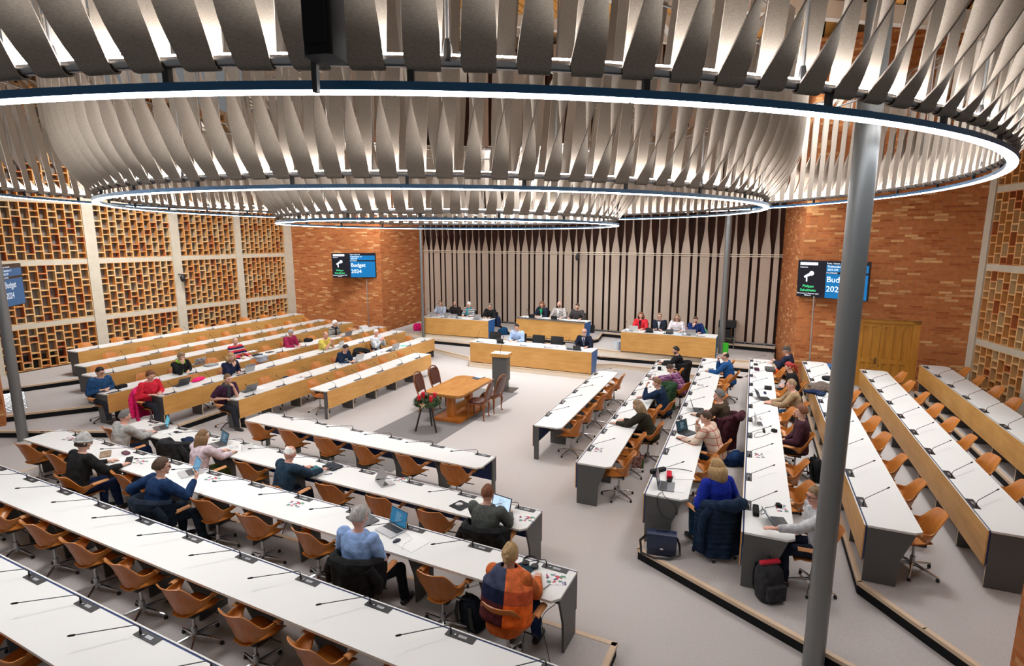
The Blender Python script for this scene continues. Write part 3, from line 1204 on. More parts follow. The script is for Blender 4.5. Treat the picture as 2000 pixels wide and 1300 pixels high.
CHAIR = chair_proto()
_first = [True]
CHAIRS = {}
CHAIR_T = {'S': 0.615, 'R': 0.64, 'L': 0.66}
CHAIR_SKIP = set()
CHAIR_MOVE = {}       # (row, index) -> (ds, dt, turn)
CHAIR_LABEL = {}
for row, (blk, d, k, s0, s1, m0, dm, cnt, narrow) in ROWS.items():
    B = BL[blk]
    endw = 'from the right' if blk == 'S' else 'from the camera end'
    rng = random.Random(hash(row) % 1000 if False else sum(map(ord, row)))
    for i in range(cnt):
        if (row, i) in CHAIR_SKIP:
            continue
        ds, dt, tr = CHAIR_MOVE.get((row, i), (rng.uniform(-0.03, 0.03), rng.uniform(-0.02, 0.03), rng.uniform(-0.14, 0.14)))
        loc = B.p(m0 + i * dm - 0.185 + ds, d + CHAIR_T[blk] + dt, k * STEP)
        lab = CHAIR_LABEL.get((row, i), 'orange plywood swivel chair on chrome star base, %s %s, %s' % (ORD[near_index(row, i)], endw, ROWNAME[row]))
        rz = B.face + tr
        if _first[0]:
            o = CHAIR
            o.location, o.rotation_euler = loc, (0, 0, rz)
            o['label'] = lab
            o['group'] = 'plywood swivel chairs'
            _first[0] = False
        else:
            o = dup(CHAIR, loc, rz, lab, 'plywood swivel chairs')
        CHAIRS[(row, i)] = o


# ================================================================ people
SKINS = {'fair': mat('skin_fair', (0.60, 0.34, 0.25), 0.55), 'pink': mat('skin_pink', (0.62, 0.31, 0.23), 0.55), 'tan': mat('skin_tan', (0.46, 0.25, 0.16), 0.55)}
HAIRS = {n: noisy('hair_' + n, c, tuple(min(1, x * 1.7 + 0.01) for x in c), 45, 0.6, (1, 1, 0.25), 0.5) for n, c in (
    ('brown', (0.045, 0.024, 0.013)), ('dark', (0.014, 0.010, 0.008)), ('grey', (0.26, 0.25, 0.24)), ('white', (0.58, 0.56, 0.53)), ('blonde', (0.30, 0.19, 0.085)),
    ('ash', (0.19, 0.125, 0.07)), ('auburn', (0.12, 0.042, 0.018)), ('red', (0.23, 0.018, 0.014)), ('saltpepper', (0.10, 0.095, 0.09)), ('fairbrown', (0.13, 0.07, 0.03)))}
EYE = mat('eye_dark', (0.02, 0.015, 0.012), 0.2)
LIPS = mat('lips', (0.36, 0.12, 0.10), 0.5)
GLASSES = mat('glasses_frame', (0.012, 0.012, 0.014), 0.3)
SHOE = mat('dark_shoe', (0.015, 0.014, 0.014), 0.5)
_cloth = {}


def cloth(name, c, kind='plain', cols=None):
    key = (name, kind)
    if key in _cloth:
        return _cloth[key]
    m = mat('cloth_' + name, c, 0.85, 0, 0.15)
    nt, N, L, b = nodes(m)
    hi = tuple(min(1, x * 1.28 + 0.004) for x in c)
    lo = tuple(x * 0.8 for x in c)
    if kind == 'plain':
        f = noise(nt, mapping(nt, (1, 1, 1)), 14, 4)
        L.new(ramp(nt, f, [(0.35, lo), (0.65, hi)]), b.inputs['Base Color'])
    elif kind == 'tweed':
        f = noise(nt, mapping(nt, (1, 1, 1)), 110, 2, 0.8)
        L.new(ramp(nt, f, [(0.35, lo), (0.65, cols[0])]), b.inputs['Base Color'])
    elif kind in ('stripes', 'pattern'):
        v = mapping(nt, (1, 1, 1))
        sx = N.new('ShaderNodeSeparateXYZ')
        L.new(v, sx.inputs[0])
        fr = N.new('ShaderNodeMath')
        fr.operation = 'MULTIPLY'
        fr.inputs[1].default_value = 7.0 if kind == 'stripes' else 5.5
        L.new(sx.outputs['Z'], fr.inputs[0])
        g = N.new('ShaderNodeMath')
        g.operation = 'FRACT'
        L.new(fr.outputs[0], g.inputs[0])
        r = N.new('ShaderNodeValToRGB')
        r.color_ramp.interpolation = 'CONSTANT'
        el = r.color_ramp.elements
        allc = [c] + list(cols)
        while len(el) < len(allc):
            el.new(0.5)
        for i, (e, cc) in enumerate(zip(el, allc)):
            e.position = i / len(allc)
            e.color = (*cc, 1)
        L.new(g.outputs[0], r.inputs[0])
        L.new(r.outputs[0], b.inputs['Base Color'])
    elif kind == 'plaid':
        v = mapping(nt, (1, 1, 1))
        sx = N.new('ShaderNodeSeparateXYZ')
        L.new(v, sx.inputs[0])

        def lines(axis, freq, width):
            mu = N.new('ShaderNodeMath')
            mu.operation = 'MULTIPLY'
            mu.inputs[1].default_value = freq
            L.new(sx.outputs[axis], mu.inputs[0])
            g = N.new('ShaderNodeMath')
            g.operation = 'FRACT'
            L.new(mu.outputs[0], g.inputs[0])
            lt = N.new('ShaderNodeMath')
            lt.operation = 'LESS_THAN'
            lt.inputs[1].default_value = width
            L.new(g.outputs[0], lt.inputs[0])
            return lt.outputs[0]
        prev = None
        for axis, freq, w, cc in (('X', 8, 0.42, cols[0]), ('Z', 8, 0.42, cols[0]), ('X', 8, 0.10, cols[1]), ('Z', 8, 0.10, cols[1])):
            mx = N.new('ShaderNodeMixRGB')
            if prev is None:
                mx.inputs[1].default_value = (*c, 1)
            else:
                L.new(prev, mx.inputs[1])
            mx.inputs[2].default_value = (*cc, 1)
            ml = N.new('ShaderNodeMath')
            ml.operation = 'MULTIPLY'
            ml.inputs[1].default_value = 0.6 if cc == cols[0] else 0.9
            L.new(lines(axis, freq, w), ml.inputs[0])
            L.new(ml.outputs[0], mx.inputs[0])
            prev = mx.outputs[0]
        L.new(prev, b.inputs['Base Color'])
    f2 = noise(nt, mapping(nt, (1, 1, 1)), 7, 3)
    bump(nt, b, f2, 0.35, 0.03)
    _cloth[key] = m
    return m


def remeshed(b, voxel, smooth_it=4, wrinkle=0.0, seed=0):
    """fuse overlapping closed volumes into one continuous surface"""
    me = b.mesh('tmp', M['white'])
    me.materials.clear()
    o = bpy.data.objects.new('tmp', me)
    COL.objects.link(o)
    r = o.modifiers.new('r', 'REMESH')
    r.mode = 'VOXEL'
    r.voxel_size = voxel
    r.use_smooth_shade = True
    if smooth_it:
        s = o.modifiers.new('s', 'SMOOTH')
        s.factor = 0.5
        s.iterations = smooth_it
    dg = bpy.context.evaluated_depsgraph_get()
    out = bpy.data.meshes.new_from_object(o.evaluated_get(dg))
    bpy.data.objects.remove(o)
    bpy.data.meshes.remove(me)
    if wrinkle:
        n = len(out.vertices)
        co = np.empty(n * 3)
        no = np.empty(n * 3)
        out.vertices.foreach_get('co', co)
        out.vertices.foreach_get('normal', no)
        co = co.reshape(-1, 3)
        no = no.reshape(-1, 3)
        rs = np.random.RandomState(seed)
        d = np.zeros(n)
        for k in range(7):
            w = rs.normal(size=3) * (14 if k < 3 else 26)
            d += np.sin(co @ w + rs.uniform(0, 6.28)) / (1 if k < 3 else 2)
        co += no * (d * wrinkle / 4)[:, None]
        out.vertices.foreach_set('co', co.ravel())
        out.update()
    return out


def ik(a, t, l1, l2, pole):
    """elbow / knee position between a and t"""
    d = t - a
    n = min(d.length, (l1 + l2) * 0.995)
    dn = d.normalized()
    t2 = a + dn * n
    x = (l1 * l1 - l2 * l2 + n * n) / (2 * n)
    h = math.sqrt(max(0.0, l1 * l1 - x * x))
    p = pole - dn * pole.dot(dn)
    p.normalize()
    return a + dn * x + p * h, t2


def loft(b, rings, seg=20, M=None):
    """closed loft of elliptical rings: (centre, rx, ry, right vector, depth vector)"""
    v, f = [], []
    for c, rx, ry, r, d in rings:
        for k in range(seg):
            w = 2 * PI * k / seg
            cx, sx = math.cos(w), math.sin(w)
            e = 0.8
            v.append(c + r * (rx * math.copysign(abs(cx) ** e, cx)) + d * (ry * math.copysign(abs(sx) ** e, sx)))
    for i in range(len(rings) - 1):
        for k in range(seg):
            l = (k + 1) % seg
            f.append((i * seg + k, i * seg + l, (i + 1) * seg + l, (i + 1) * seg + k))
    f.append(tuple(range(seg))[::-1])
    f.append(tuple(range((len(rings) - 1) * seg, len(rings) * seg)))
    b.add(v, f, M)


def head_pts(u, v, k=1.0):
    """point of the head surface; u turn (0 = face, +Y), v from chin/neck (0) to crown (1)"""
    th = 2 * PI * u
    ph = -PI / 2 + PI * v
    x, y, z = math.cos(ph) * math.sin(th), math.cos(ph) * math.cos(th), math.sin(ph)
    rx, ry, rz = 0.076, 0.098, 0.118
    if z < 0:
        rx *= 1 - 0.30 * (-z) ** 1.5
        if y > 0:
            ry *= 1 - 0.10 * (-z)
        else:
            ry *= 1 - 0.35 * (-z)
    X, Y, Z = x * rx * k, y * ry * k - 0.008, z * rz * k
    if y > 0 and abs(x) < 0.6:
        Y -= 0.006 * (1 - abs(x))
    return X, Y, Z


def head_vol(b, MT):
    def fn(u, v):
        return head_pts(u, v)
    nu, nv = 28, 18
    vs = [(0, -0.008, -0.118)]
    for j in range(1, nv):
        for i in range(nu):
            vs.append(head_pts(i / nu, j / nv))
    vs.append((0, -0.008, 0.118))
    fs = []
    for i in range(nu):
        k = (i + 1) % nu
        fs.append((0, 1 + i, 1 + k))
        for j in range(nv - 2):
            a = 1 + j * nu
            fs.append((a + i, a + nu + i, a + nu + k, a + k))
        a = 1 + (nv - 2) * nu
        fs.append((a + i, len(vs) - 1, a + k))
    fs = [f[::-1] for f in fs]
    b.add(vs, fs, MT)
    # nose, brow, lips, chin, ears
    b.tube([(0, 0.078, 0.026), (0, 0.092, 0.0), (0, 0.104, -0.022), (0, 0.092, -0.032)], [0.008, 0.010, 0.014, 0.010], 8, MT)
    b.ball((0, 0.076, 0.036), (0.052, 0.014, 0.010), 10, 6, MT)
    b.ball((0, 0.076, -0.055), (0.024, 0.012, 0.011), 10, 6, MT)
    b.ball((0, 0.066, -0.092), (0.027, 0.020, 0.016), 10, 6, MT)
    for s in (-1, 1):
        b.ball((s * 0.079, -0.012, -0.005), (0.012, 0.020, 0.032), 8, 6, MT)
        b.ball((s * 0.045, 0.058, -0.02), (0.022, 0.020, 0.020), 8, 6, MT)


def hand_vol(b, W, D, palm_n, side, curl=0.5, fr=0.0095, sc=1.0):
    """W wrist, D forward direction, palm_n direction the palm faces, side +1 right hand / -1 left"""
    D = D.normalized()
    N = (palm_n - D * palm_n.dot(D)).normalized()
    X = D.cross(N) * side                      # towards the thumb
    L = 0.085 * sc
    q = []
    b.tube([W - D * 0.02, W + D * 0.015, W + D * 0.05 * sc, W + D * (L + 0.004)], [(0.026, 0.020), (0.032 * sc, 0.019), (0.041 * sc, 0.018), (0.038 * sc, 0.014)], 12, ref=X)
    for k, (off, ln) in enumerate(((0.028, 0.070), (0.0095, 0.080), (-0.0095, 0.075), (-0.028, 0.058))):
        p = W + D * (L - 0.004) + X * off * sc
        c = curl * (1 + 0.12 * k)
        pts = [p]
        d = D + X * off * 1.2
        ang = 0.0
        for seg_l, dc in ((0.46, 0.55), (0.32, 0.75), (0.22, 0.5)):
            ang += c * dc
            d2 = (D * math.cos(ang) + N * math.sin(ang) + X * off * 1.5).normalized()
            pts.append(pts[-1] + d2 * ln * seg_l * sc)
        b.tube(pts, [fr, fr * 0.98, fr * 0.9, fr * 0.78], 8)
    p = W + D * 0.022 * sc + X * 0.030 * sc
    pts = [p, p + (D * 0.6 + X * 0.75 + N * 0.25).normalized() * 0.034 * sc, p + (D * 0.6 + X * 0.75 + N * 0.25).normalized() * 0.034 * sc + (D * 0.9 + X * 0.2 + N * 0.4).normalized() * 0.038 * sc]
    b.tube(pts, [fr * 1.35, fr * 1.15, fr * 0.9], 8)


PEOPLE = []


def head_local(lean=12, slump=0.0, sc=1.0, seat=0.455, hip_y=-0.06, twist=0, **kw):
    la, la2 = math.radians(lean), math.radians(lean + slump)
    up1, up2 = Vector((0, math.sin(la), math.cos(la))), Vector((0, math.sin(la2), math.cos(la2)))
    hd = Vector((0, math.sin(la2 * 0.45), math.cos(la2 * 0.45)))
    tw = math.radians(twist)
    F2 = up2.cross(Vector((math.cos(tw), math.sin(tw), 0)))
    return Vector((0, hip_y, seat + 0.10)) + up1 * 0.17 * sc + up2 * (0.32 + 0.042) * sc + hd * 0.148 * sc + F2 * 0.025


def person(name_label, loc, rz, top='navy', topc=(0.02, 0.03, 0.07), tkind='plain', tcols=None, skin='fair', hair='brown', hstyle='short', glasses=False, beard=None,
           lean=12, twist=0, turn=0, nod=5, tilt=0, lh=(-0.20, 0.40, 0.73), rh=(0.20, 0.40, 0.73), trousers=(0.02, 0.022, 0.03), knees=None, sc=1.0, vox=0.012,
           sleeve='long', extras=None, female=False, seat=0.455, hip_y=-0.06, group=None, slump=0.0, palm=None, curl=0.5, legs=True, bulk=0.010):
    """seated figure; local +Y is forward, Z up from the floor; lh / rh wrist targets in metres"""
    root = thing('person', name_label, 'person', loc, rz, group)
    V = Vector
    sh = 0.92 if female else 1.0
    hip = V((0, hip_y, seat + 0.10))
    la = math.radians(lean)
    la2 = la + math.radians(slump)
    up1 = V((0, math.sin(la), math.cos(la)))
    up2 = V((0, math.sin(la2), math.cos(la2)))
    waist = hip + up1 * 0.17 * sc
    chest = waist + up2 * 0.19 * sc
    should = chest + up2 * 0.13 * sc
    tw = math.radians(twist)
    R0 = V((1, 0, 0))
    R2 = V((math.cos(tw), math.sin(tw), 0))
    F2 = up2.cross(R2) * -1
    F2 = R2.cross(up2) * -1 if False else up2.cross(R2)
    F1 = up1.cross(R0)
    # up x right = forward
    lift = 0.15 * sc
    neck = should + up2 * 0.042 * sc
    hd = V((0, math.sin(la2 * 0.45), math.cos(la2 * 0.45)))
    headc = neck + hd * 0.148 * sc + F2 * 0.025
    HM = Matrix.Translation(headc) @ Matrix.Rotation(math.radians(turn) + tw, 4, 'Z') @ Matrix.Rotation(-math.radians(nod), 4, 'X') @ Matrix.Rotation(math.radians(tilt), 4, 'Y') @ Matrix.Scale(sc * 1.0, 4)
    swx = 0.188 * sh * sc
    SL, SR = should - R2 * swx - up2 * 0.015, should + R2 * swx - up2 * 0.015
    l1, l2 = 0.30 * sc, 0.265 * sc
    arms = []
    for S, T, sd in ((SL, V(lh), -1), (SR, V(rh), 1)):
        E, Wt = ik(S, T, l1, l2, V((sd * 0.55, -0.35, -0.85)))
        arms.append((S, E, Wt, sd))
    hl = 0.088
    kn = knees or ((-0.13, 0.44, 0.50), (0.13, 0.44, 0.50))
    legsp = []
    for sd, K in zip((-1, 1), kn):
        H = hip + V((sd * hl, 0.01, -0.015))
        d = V(K) - H
        K2 = H + d.normalized() * min(d.length, 0.44 * sc)
        A = V((K2.x * 1.02, K2.y - 0.04 + (0.10 if sd > 0 else 0.0), 0.075))
        legsp.append((H, K2, A, sd))
    # ---- the body: one fused surface
    b = MB()

    def torso(b, g, top_ext=True):
        w0, w1, w2 = (0.165, 0.150, 0.168) if not female else (0.170, 0.135, 0.155)
        w0, w1, w2 = w0 * sc + g, w1 * sc + g, w2 * sc + g
        rings = [(hip - up1 * 0.10, w0 * 0.82, 0.105 + g, R0, F1), (hip - up1 * 0.05, w0, 0.125 + g, R0, F1), (hip + up1 * 0.05, w0 * 0.98, 0.120 + g, R0, F1),
                 (waist, w1, 0.108 + g, (R0 + R2).normalized(), F1), (chest, w2, 0.120 + g, R2, F2), (should - up2 * 0.03, w2 * 1.0, 0.100 + g, R2, F2),
                 (should + up2 * 0.015, w2 * 0.78, 0.075 + g, R2, F2), (should + up2 * 0.045, 0.075 + g, 0.062 + g, R2, F2)]
        loft(b, rings)
        for s in (SL, SR):
            b.ball(s, (0.062 + g, 0.062 + g, 0.062 + g), 12, 8)
    torso(b, 0)
    b.tube([should - up2 * 0.03, neck, headc - hd * 0.03], [0.060, 0.054, 0.052], 12)
    head_vol(b, HM)
    for S, E, Wt, sd in arms:
        b.tube([S, S.lerp(E, 0.5), E], [0.052, 0.047, 0.040], 12)
        b.ball(E, 0.041, 10, 7)
        b.tube([E, E.lerp(Wt, 0.4), Wt], [0.041, 0.038, 0.027], 12)
        pn = V((0, 0, -1)) if palm is None else V(palm[0 if sd < 0 else 1])
        D = (Wt - E).normalized()
        if palm is None:
            D = V((D.x, D.y, D.z * 0.2)).normalized()
        hand_vol(b, Wt, D, pn, sd, curl, 0.0095 if vox < 0.0115 else 0.0115)
    if legs:
        for H, K, A, sd in legsp:
            b.tube([H, H.lerp(K, 0.5), K], [0.080, 0.072, 0.056], 12)
            b.ball(K, 0.056, 10, 7)
            b.tube([K, K.lerp(A, 0.35), A], [0.056, 0.055, 0.037], 12)
            b.tube([A + V((0, -0.03, -0.03)), A + V((0, 0.06, -0.04)), A + V((0, 0.15, -0.05))], [0.034, 0.032, 0.022], 10)
    body = link('body', remeshed(b, min(vox, 0.0095), 2), root)
    body.data.materials.append(SKINS[skin])
    # ---- clothing over it
    b = MB()
    torso(b, 0.013 + bulk)
    if hstyle != 'bare_neck':
        b.tube([should - up2 * 0.02, neck - up2 * 0.012], [0.075, 0.066], 12)
    for S, E, Wt, sd in arms:
        ln = E.lerp(Wt, 0.93) if sleeve == 'long' else None
        b.tube([S, S.lerp(E, 0.5), E if sleeve == 'long' else S.lerp(E, 0.88)], [0.072 + bulk, 0.067 + bulk, 0.059 + bulk * 0.7], 12)
        if ln is not None:
            b.ball(E, 0.059 + bulk * 0.7, 10, 7)
            b.tube([E, E.lerp(Wt, 0.4), ln], [0.059 + bulk * 0.7, 0.054 + bulk * 0.5, 0.043], 12)
    t = link('top', remeshed(b, vox, 3, 0.010, len(PEOPLE)), root)
    t.data.materials.append(cloth(top, topc, tkind, tcols))
    if legs:
        b = MB()
        loft(b, [(hip - up1 * 0.11, 0.145 * sc, 0.115, R0, F1), (hip - up1 * 0.04, 0.178 * sc, 0.138, R0, F1), (hip + up1 * 0.06, 0.172 * sc, 0.130, R0, F1)])
        for H, K, A, sd in legsp:
            b.tube([H, H.lerp(K, 0.5), K], [0.095, 0.086, 0.070], 12)
            b.ball(K, 0.070, 10, 7)
            b.tube([K, K.lerp(A, 0.4), A + V((0, 0, 0.01))], [0.070, 0.066, 0.055], 12)
        t = link('trousers', remeshed(b, max(vox, 0.012), 3, 0.008, 50 + len(PEOPLE)), root)
        t.data.materials.append(cloth('trousers_%d_%d_%d' % tuple(int(c * 1000) for c in trousers), trousers))
        for H, K, A, sd in legsp:
            sb = MB()
            sb.tube([A + V((0, -0.055, -0.042)), A + V((0, 0.0, -0.030)), A + V((0, 0.08, -0.036)), A + V((0, 0.16, -0.048)), A + V((0, 0.195, -0.052))],
                    [(0.030, 0.030), (0.043, 0.043), (0.046, 0.036), (0.043, 0.026), (0.022, 0.018)], 12, ref=(1, 0, 0))
            sb.build('shoe', SHOE, root, 60)
    # ---- eyes, lips
    fb = MB()
    for s in (-1, 1):
        fb.ball((s * 0.031, 0.0775, 0.012), (0.012, 0.0075, 0.0065), 8, 5, HM)
    fb.build('eyes', EYE, root, 180)
    fb = MB()
    fb.ball((0, 0.0845, -0.056), (0.020, 0.006, 0.0055), 8, 5, HM)
    fb.build('lips', LIPS, root, 180)
    # ---- hair
    rs = random.Random(len(PEOPLE) + 3)
    hm = HAIRS.get(hair)
    if hstyle not in ('bald', 'cap', 'beanie'):
        hb = MB()
        nu, nv = 40, 24
        bald = hstyle == 'balding'
        vs = []
        for j in range(nv + 1):
            for i in range(nu):
                u, v = i / nu, j / nv
                th = 2 * PI * u
                face = math.cos(th)                # 1 = front
                zc = -math.cos(PI * v)
                hl_ = 0.50 if face > 0.55 else (0.50 - 0.72 * min(1, (0.55 - face) / 0.5))
                if hstyle in ('long', 'bob', 'wavy', 'bun', 'pony'):
                    hl_ = 0.55 if face > 0.5 else (0.55 - 1.0 * min(1, (0.5 - face) / 0.35))
                k = 1.10 + 0.03 * math.sin(5 * th + 3 * v * PI) + 0.015 * rs.uniform(-1, 1)
                if hstyle in ('wavy', 'bob'):
                    k += 0.10
                if hstyle in ('volume',):
                    k += 0.09
                if zc < hl_:
                    k = 0.90
                if bald and zc > 0.52 + 0.2 * (1 if face < -0.3 else 0):
                    k = 0.93
                if bald and zc > hl_ and zc <= 0.52:
                    k = 1.045
                x, y, z = head_pts(u, v, k)
                vs.append((x, y, z + 0.004))
        fs = [(j * nu + i, j * nu + (i + 1) % nu, (j + 1) * nu + (i + 1) % nu, (j + 1) * nu + i) for j in range(nv) for i in range(nu)]
        hb.add(vs, fs, HM)
        if hstyle in ('long', 'bob', 'wavy'):
            dl = {'long': 0.30, 'bob': 0.09, 'wavy': 0.15}[hstyle]
            for k in range(17):
                a = math.radians(62 + 236 * k / 16)
                p0 = V((0.082 * math.sin(a), 0.090 * math.cos(a) - 0.01, 0.03))
                sw = 1.15 if hstyle != 'long' else 1.0
                pts = [p0, V((p0.x * 1.15 * sw, p0.y * 1.10 * sw, -0.05)), V((p0.x * 1.12 * sw, p0.y * 1.0 - 0.02, -0.05 - dl * 0.55)), V((p0.x * 0.95, p0.y * 0.85 - 0.035, -0.06 - dl))]
                hb.tube([HM @ p for p in pts], [0.026, 0.028, 0.025, 0.008], 8)
        if hstyle == 'bun':
            for k, (p, r) in enumerate((((0, -0.105, -0.02), 0.036), ((0.01, -0.115, 0.015), 0.028), ((-0.01, -0.105, 0.045), 0.030))):
                hb.ball(p, r, 10, 7, HM)
        if hstyle == 'pony':
            hb.tube([HM @ V(p) for p in ((0, -0.09, 0.03), (0, -0.135, 0.0), (0.01, -0.14, -0.10), (0.015, -0.12, -0.24))], [0.028, 0.034, 0.032, 0.010], 8)
        hb.build('hair', hm, root, 180)
    if hstyle in ('cap', 'beanie'):
        cm = cloth('hat_' + str(len(PEOPLE)), (0.36, 0.355, 0.34) if hstyle == 'beanie' else (0.055, 0.05, 0.04))
        hb = MB()

        def bean(u, v):
            x, y, z = head_pts(u, 0.56 + 0.44 * v, 1.13 if hstyle == 'beanie' else 1.16)
            return (x, y, z + (0.012 + 0.035 * v if hstyle == 'beanie' else -0.004 * v))
        hb.grid(bean, 28, 10, 0.010, HM)
        if hstyle == 'beanie':
            hb.tube([HM @ V(head_pts(i / 24, 0.575, 1.14)) for i in range(24)], 0.016, 8, close=True)
        else:
            hb.grid(lambda u, v: (0.085 * math.sin((u - 0.5) * 2.2), 0.085 + 0.05 * v - 0.05 * (2 * u - 1) ** 2, 0.045 - 0.012 * v), 8, 3, 0.006, HM)
        hb.build('hat', cm, root, 60)
        if hair:
            hb = MB()
            for i in range(24):
                u = 0.22 + 0.56 * i / 23
                x, y, z = head_pts(u, 0.48, 1.03)
                hb.ball((x, y, z - 0.01), (0.014, 0.014, 0.028), 6, 4, HM)
            hb.build('hair', hm, root, 180)
    if beard:
        bb = MB()
        for i in range(21):
            for j in range(4):
                a = math.radians(-85 + 170 * i / 20)
                z = -0.050 - 0.016 * j
                if abs(a) < 0.55 and j <= 1:
                    continue
                k = (0.97, 0.95, 0.90, 0.84)[j]
                x, y = 0.064 * math.sin(a) * k * (1 - 0.12 * j), 0.074 * math.cos(a) * k
                bb.ball((x, y, z), (0.012, 0.010, 0.011), 6, 4, HM)
        for i in range(5):
            bb.ball((-0.02 + 0.01 * i, 0.083, -0.044), (0.008, 0.006, 0.004), 6, 4, HM)
        bb.build('beard', HAIRS[beard], root, 180)
    if glasses:
        gb = MB()
        for s in (-1, 1):
            gb.tube([HM @ V((s * 0.032 + 0.021 * math.cos(2 * PI * k / 12), 0.094, 0.012 + 0.015 * math.sin(2 * PI * k / 12))) for k in range(12)], 0.0028, 6, close=True)
            gb.tube([HM @ V((s * 0.053, 0.092, 0.015)), HM @ V((s * 0.079, 0.05, 0.016)), HM @ V((s * 0.082, -0.01, 0.012))], 0.0026, 6)
        gb.tube([HM @ V((-0.011, 0.095, 0.014)), HM @ V((0.011, 0.095, 0.014))], 0.0026, 6)
        gb.build('glasses', GLASSES, root, 60)
    if extras:
        extras(root, dict(HM=HM, should=should, neck=neck, up2=up2, R2=R2, F2=F2, chest=chest, waist=waist, hip=hip, arms=arms, headc=headc, hd=hd))
    PEOPLE.append(root)
    return root


def ex_collar(c):
    def fn(root, k):
        b = MB()
        cc = k['neck'] - k['up2'] * 0.010
        b.tube([cc + k['R2'] * (0.062 * math.cos(2 * PI * i / 14)) + k['F2'] * (0.060 * math.sin(2 * PI * i / 14)) - k['up2'] * (0.018 if math.sin(2 * PI * i / 14) > 0.5 else 0) for i in range(14)], 0.015, 8, close=True)
        b.build('collar', cloth('collar_%d_%d_%d' % tuple(int(x * 100) for x in c), c), root, 60)
    return fn


def ex_jacket_front(shirt, tie=None):
    """white shirt front (and tie) between the lapels"""
    def fn(root, k):
        b = MB()
        R, U, F = k['R2'], k['up2'], k['F2']
        c0 = k['chest']

        def f(u, v):
            w = 0.020 + 0.035 * v
            z = -0.12 + 0.27 * v
            return c0 + R * ((u - 0.5) * 2 * w) + U * z + F * (0.142 - 0.055 * max(0, v - 0.55) - 0.015 * (2 * u - 1) ** 2)
        b.grid(f, 4, 8, 0.008)
        b.build('shirt_front', cloth('shirt_%d_%d_%d' % tuple(int(x * 100) for x in shirt), shirt), root, 60)
        if tie:
            b = MB()
            b.grid(lambda u, v: c0 + R * ((u - 0.5) * 0.036) + U * (-0.12 + 0.25 * v) + F * (0.150 - 0.055 * max(0, v - 0.55)), 2, 6, 0.006)
            b.build('tie', cloth('tie', tie), root, 60)
    return fn


def ex_scarf(c):
    def fn(root, k):
        b = MB()
        cc = k['neck'] - k['up2'] * 0.005
        b.tube([cc + k['R2'] * (0.085 * math.cos(2 * PI * i / 16)) + k['F2'] * (0.080 * math.sin(2 * PI * i / 16)) + k['up2'] * (0.01 * math.sin(3 * i)) for i in range(16)], 0.034, 10, close=True)
        b.tube([cc + k['F2'] * 0.09 + k['R2'] * 0.03, k['chest'] + k['F2'] * 0.15 + k['R2'] * 0.045, k['waist'] + k['F2'] * 0.15 + k['R2'] * 0.03], [(0.04, 0.018), (0.05, 0.015), (0.05, 0.012)], 10)
        b.build('scarf', cloth('scarf_%d_%d_%d' % tuple(int(x * 100) for x in c), c), root, 60)
    return fn


def ex_vest(c):
    def fn(root, k):
        b = MB()
        R, U, F = k['R2'], k['up2'], k['F2']
        rings = []
        for cpt, w, d in ((k['hip'] + U * 0.02, 0.190, 0.142), (k['waist'], 0.178, 0.136), (k['chest'], 0.180, 0.142), (k['should'] - U * 0.04, 0.150, 0.124), (k['should'] + U * 0.02, 0.115, 0.098)):
            rings.append((cpt, w, d, R, F))
        loft(b, rings)
        o = link('vest', remeshed(b, 0.013, 2, 0.004), root)
        o.data.materials.append(cloth('vest_%d_%d_%d' % tuple(int(x * 100) for x in c), c))
    return fn


# ================================================================ rostrum desks, table group, screens
def pmat(o):
    return Matrix.Translation(o.location) @ Matrix.Rotation(o.rotation_euler.z, 4, 'Z')


def rostrum_desk(A, Bp, z, label, dark_rail=False, dep=0.72):
    """A, Bp: front corners (left, right seen from the hall); local X along, +Y towards the sitters"""
    A, Bp = Vector((*A, z)), Vector((*Bp, z))
    d = Bp - A
    L = d.length
    root = thing('rostrum_desk', label, 'desk', A, math.atan2(d.y, d.x), 'birch fronted rostrum desks')
    n = max(3, round(L / 1.0))
    for i in range(n):
        b = MB()
        b.box(L * i / n + 0.001, L * (i + 1) / n - 0.001, 0, 0.02, 0.025, 0.725)
        b.build('front_panel', M['birch'], root)
    b = MB()
    b.box(0.02, L - 0.02, 0.015, 0.03, 0.0, 0.03)
    b.build('shadow_gap', M['black'], root)
    b = MB()
    b.box(0, L, 0.0, dep, 0.725, 0.745)
    b.build('worktop', M['white'], root)
    if dark_rail:
        b = MB()
        b.box(-0.02, L - 0.0, -0.03, 0.12, 0.746, 0.77)
        b.build('front_rail', M['grey_panel'], root)
    for x in (0.012, L - 0.012):
        b = MB()
        pl = [(0.021, 0.0), (0.021, 0.725), (dep - 0.03, 0.725), (dep - 0.06, 0.45), (dep - 0.22, 0.0)]
        v = [(xx, y, zz) for xx in (x - 0.012, x + 0.012) for y, zz in pl]
        m = len(pl)
        b.add(v, [tuple(range(m))[::-1], tuple(range(m, 2 * m))] + [(j, (j + 1) % m, m + (j + 1) % m, m + j) for j in range(m)])
        b.build('side_panel', M['blue_side'], root)
    b = MB()
    b.box(0.03, L - 0.03, 0.35, 0.37, 0.30, 0.72)
    b.build('inner_panel', M['grey_panel'], root)
    return root


RD = {}
RD['M'] = rostrum_desk((-1.50, 19.36), (2.57, 17.46), STEP, 'longest birch fronted rostrum desk, in front behind the lectern')
RD['DL'] = rostrum_desk((-3.90, 23.45), (-0.97, 22.26), 3 * STEP, 'left birch fronted rostrum desk in front of the slatted wall')
RD['DC'] = rostrum_desk((0.17, 21.95), (2.72, 20.52), 4 * STEP, 'raised middle rostrum desk with a dark rail along its front', True)
RD['DR'] = rostrum_desk((3.93, 19.62), (6.86, 18.24), 3 * STEP, 'right birch fronted rostrum desk beside the thin grey column')


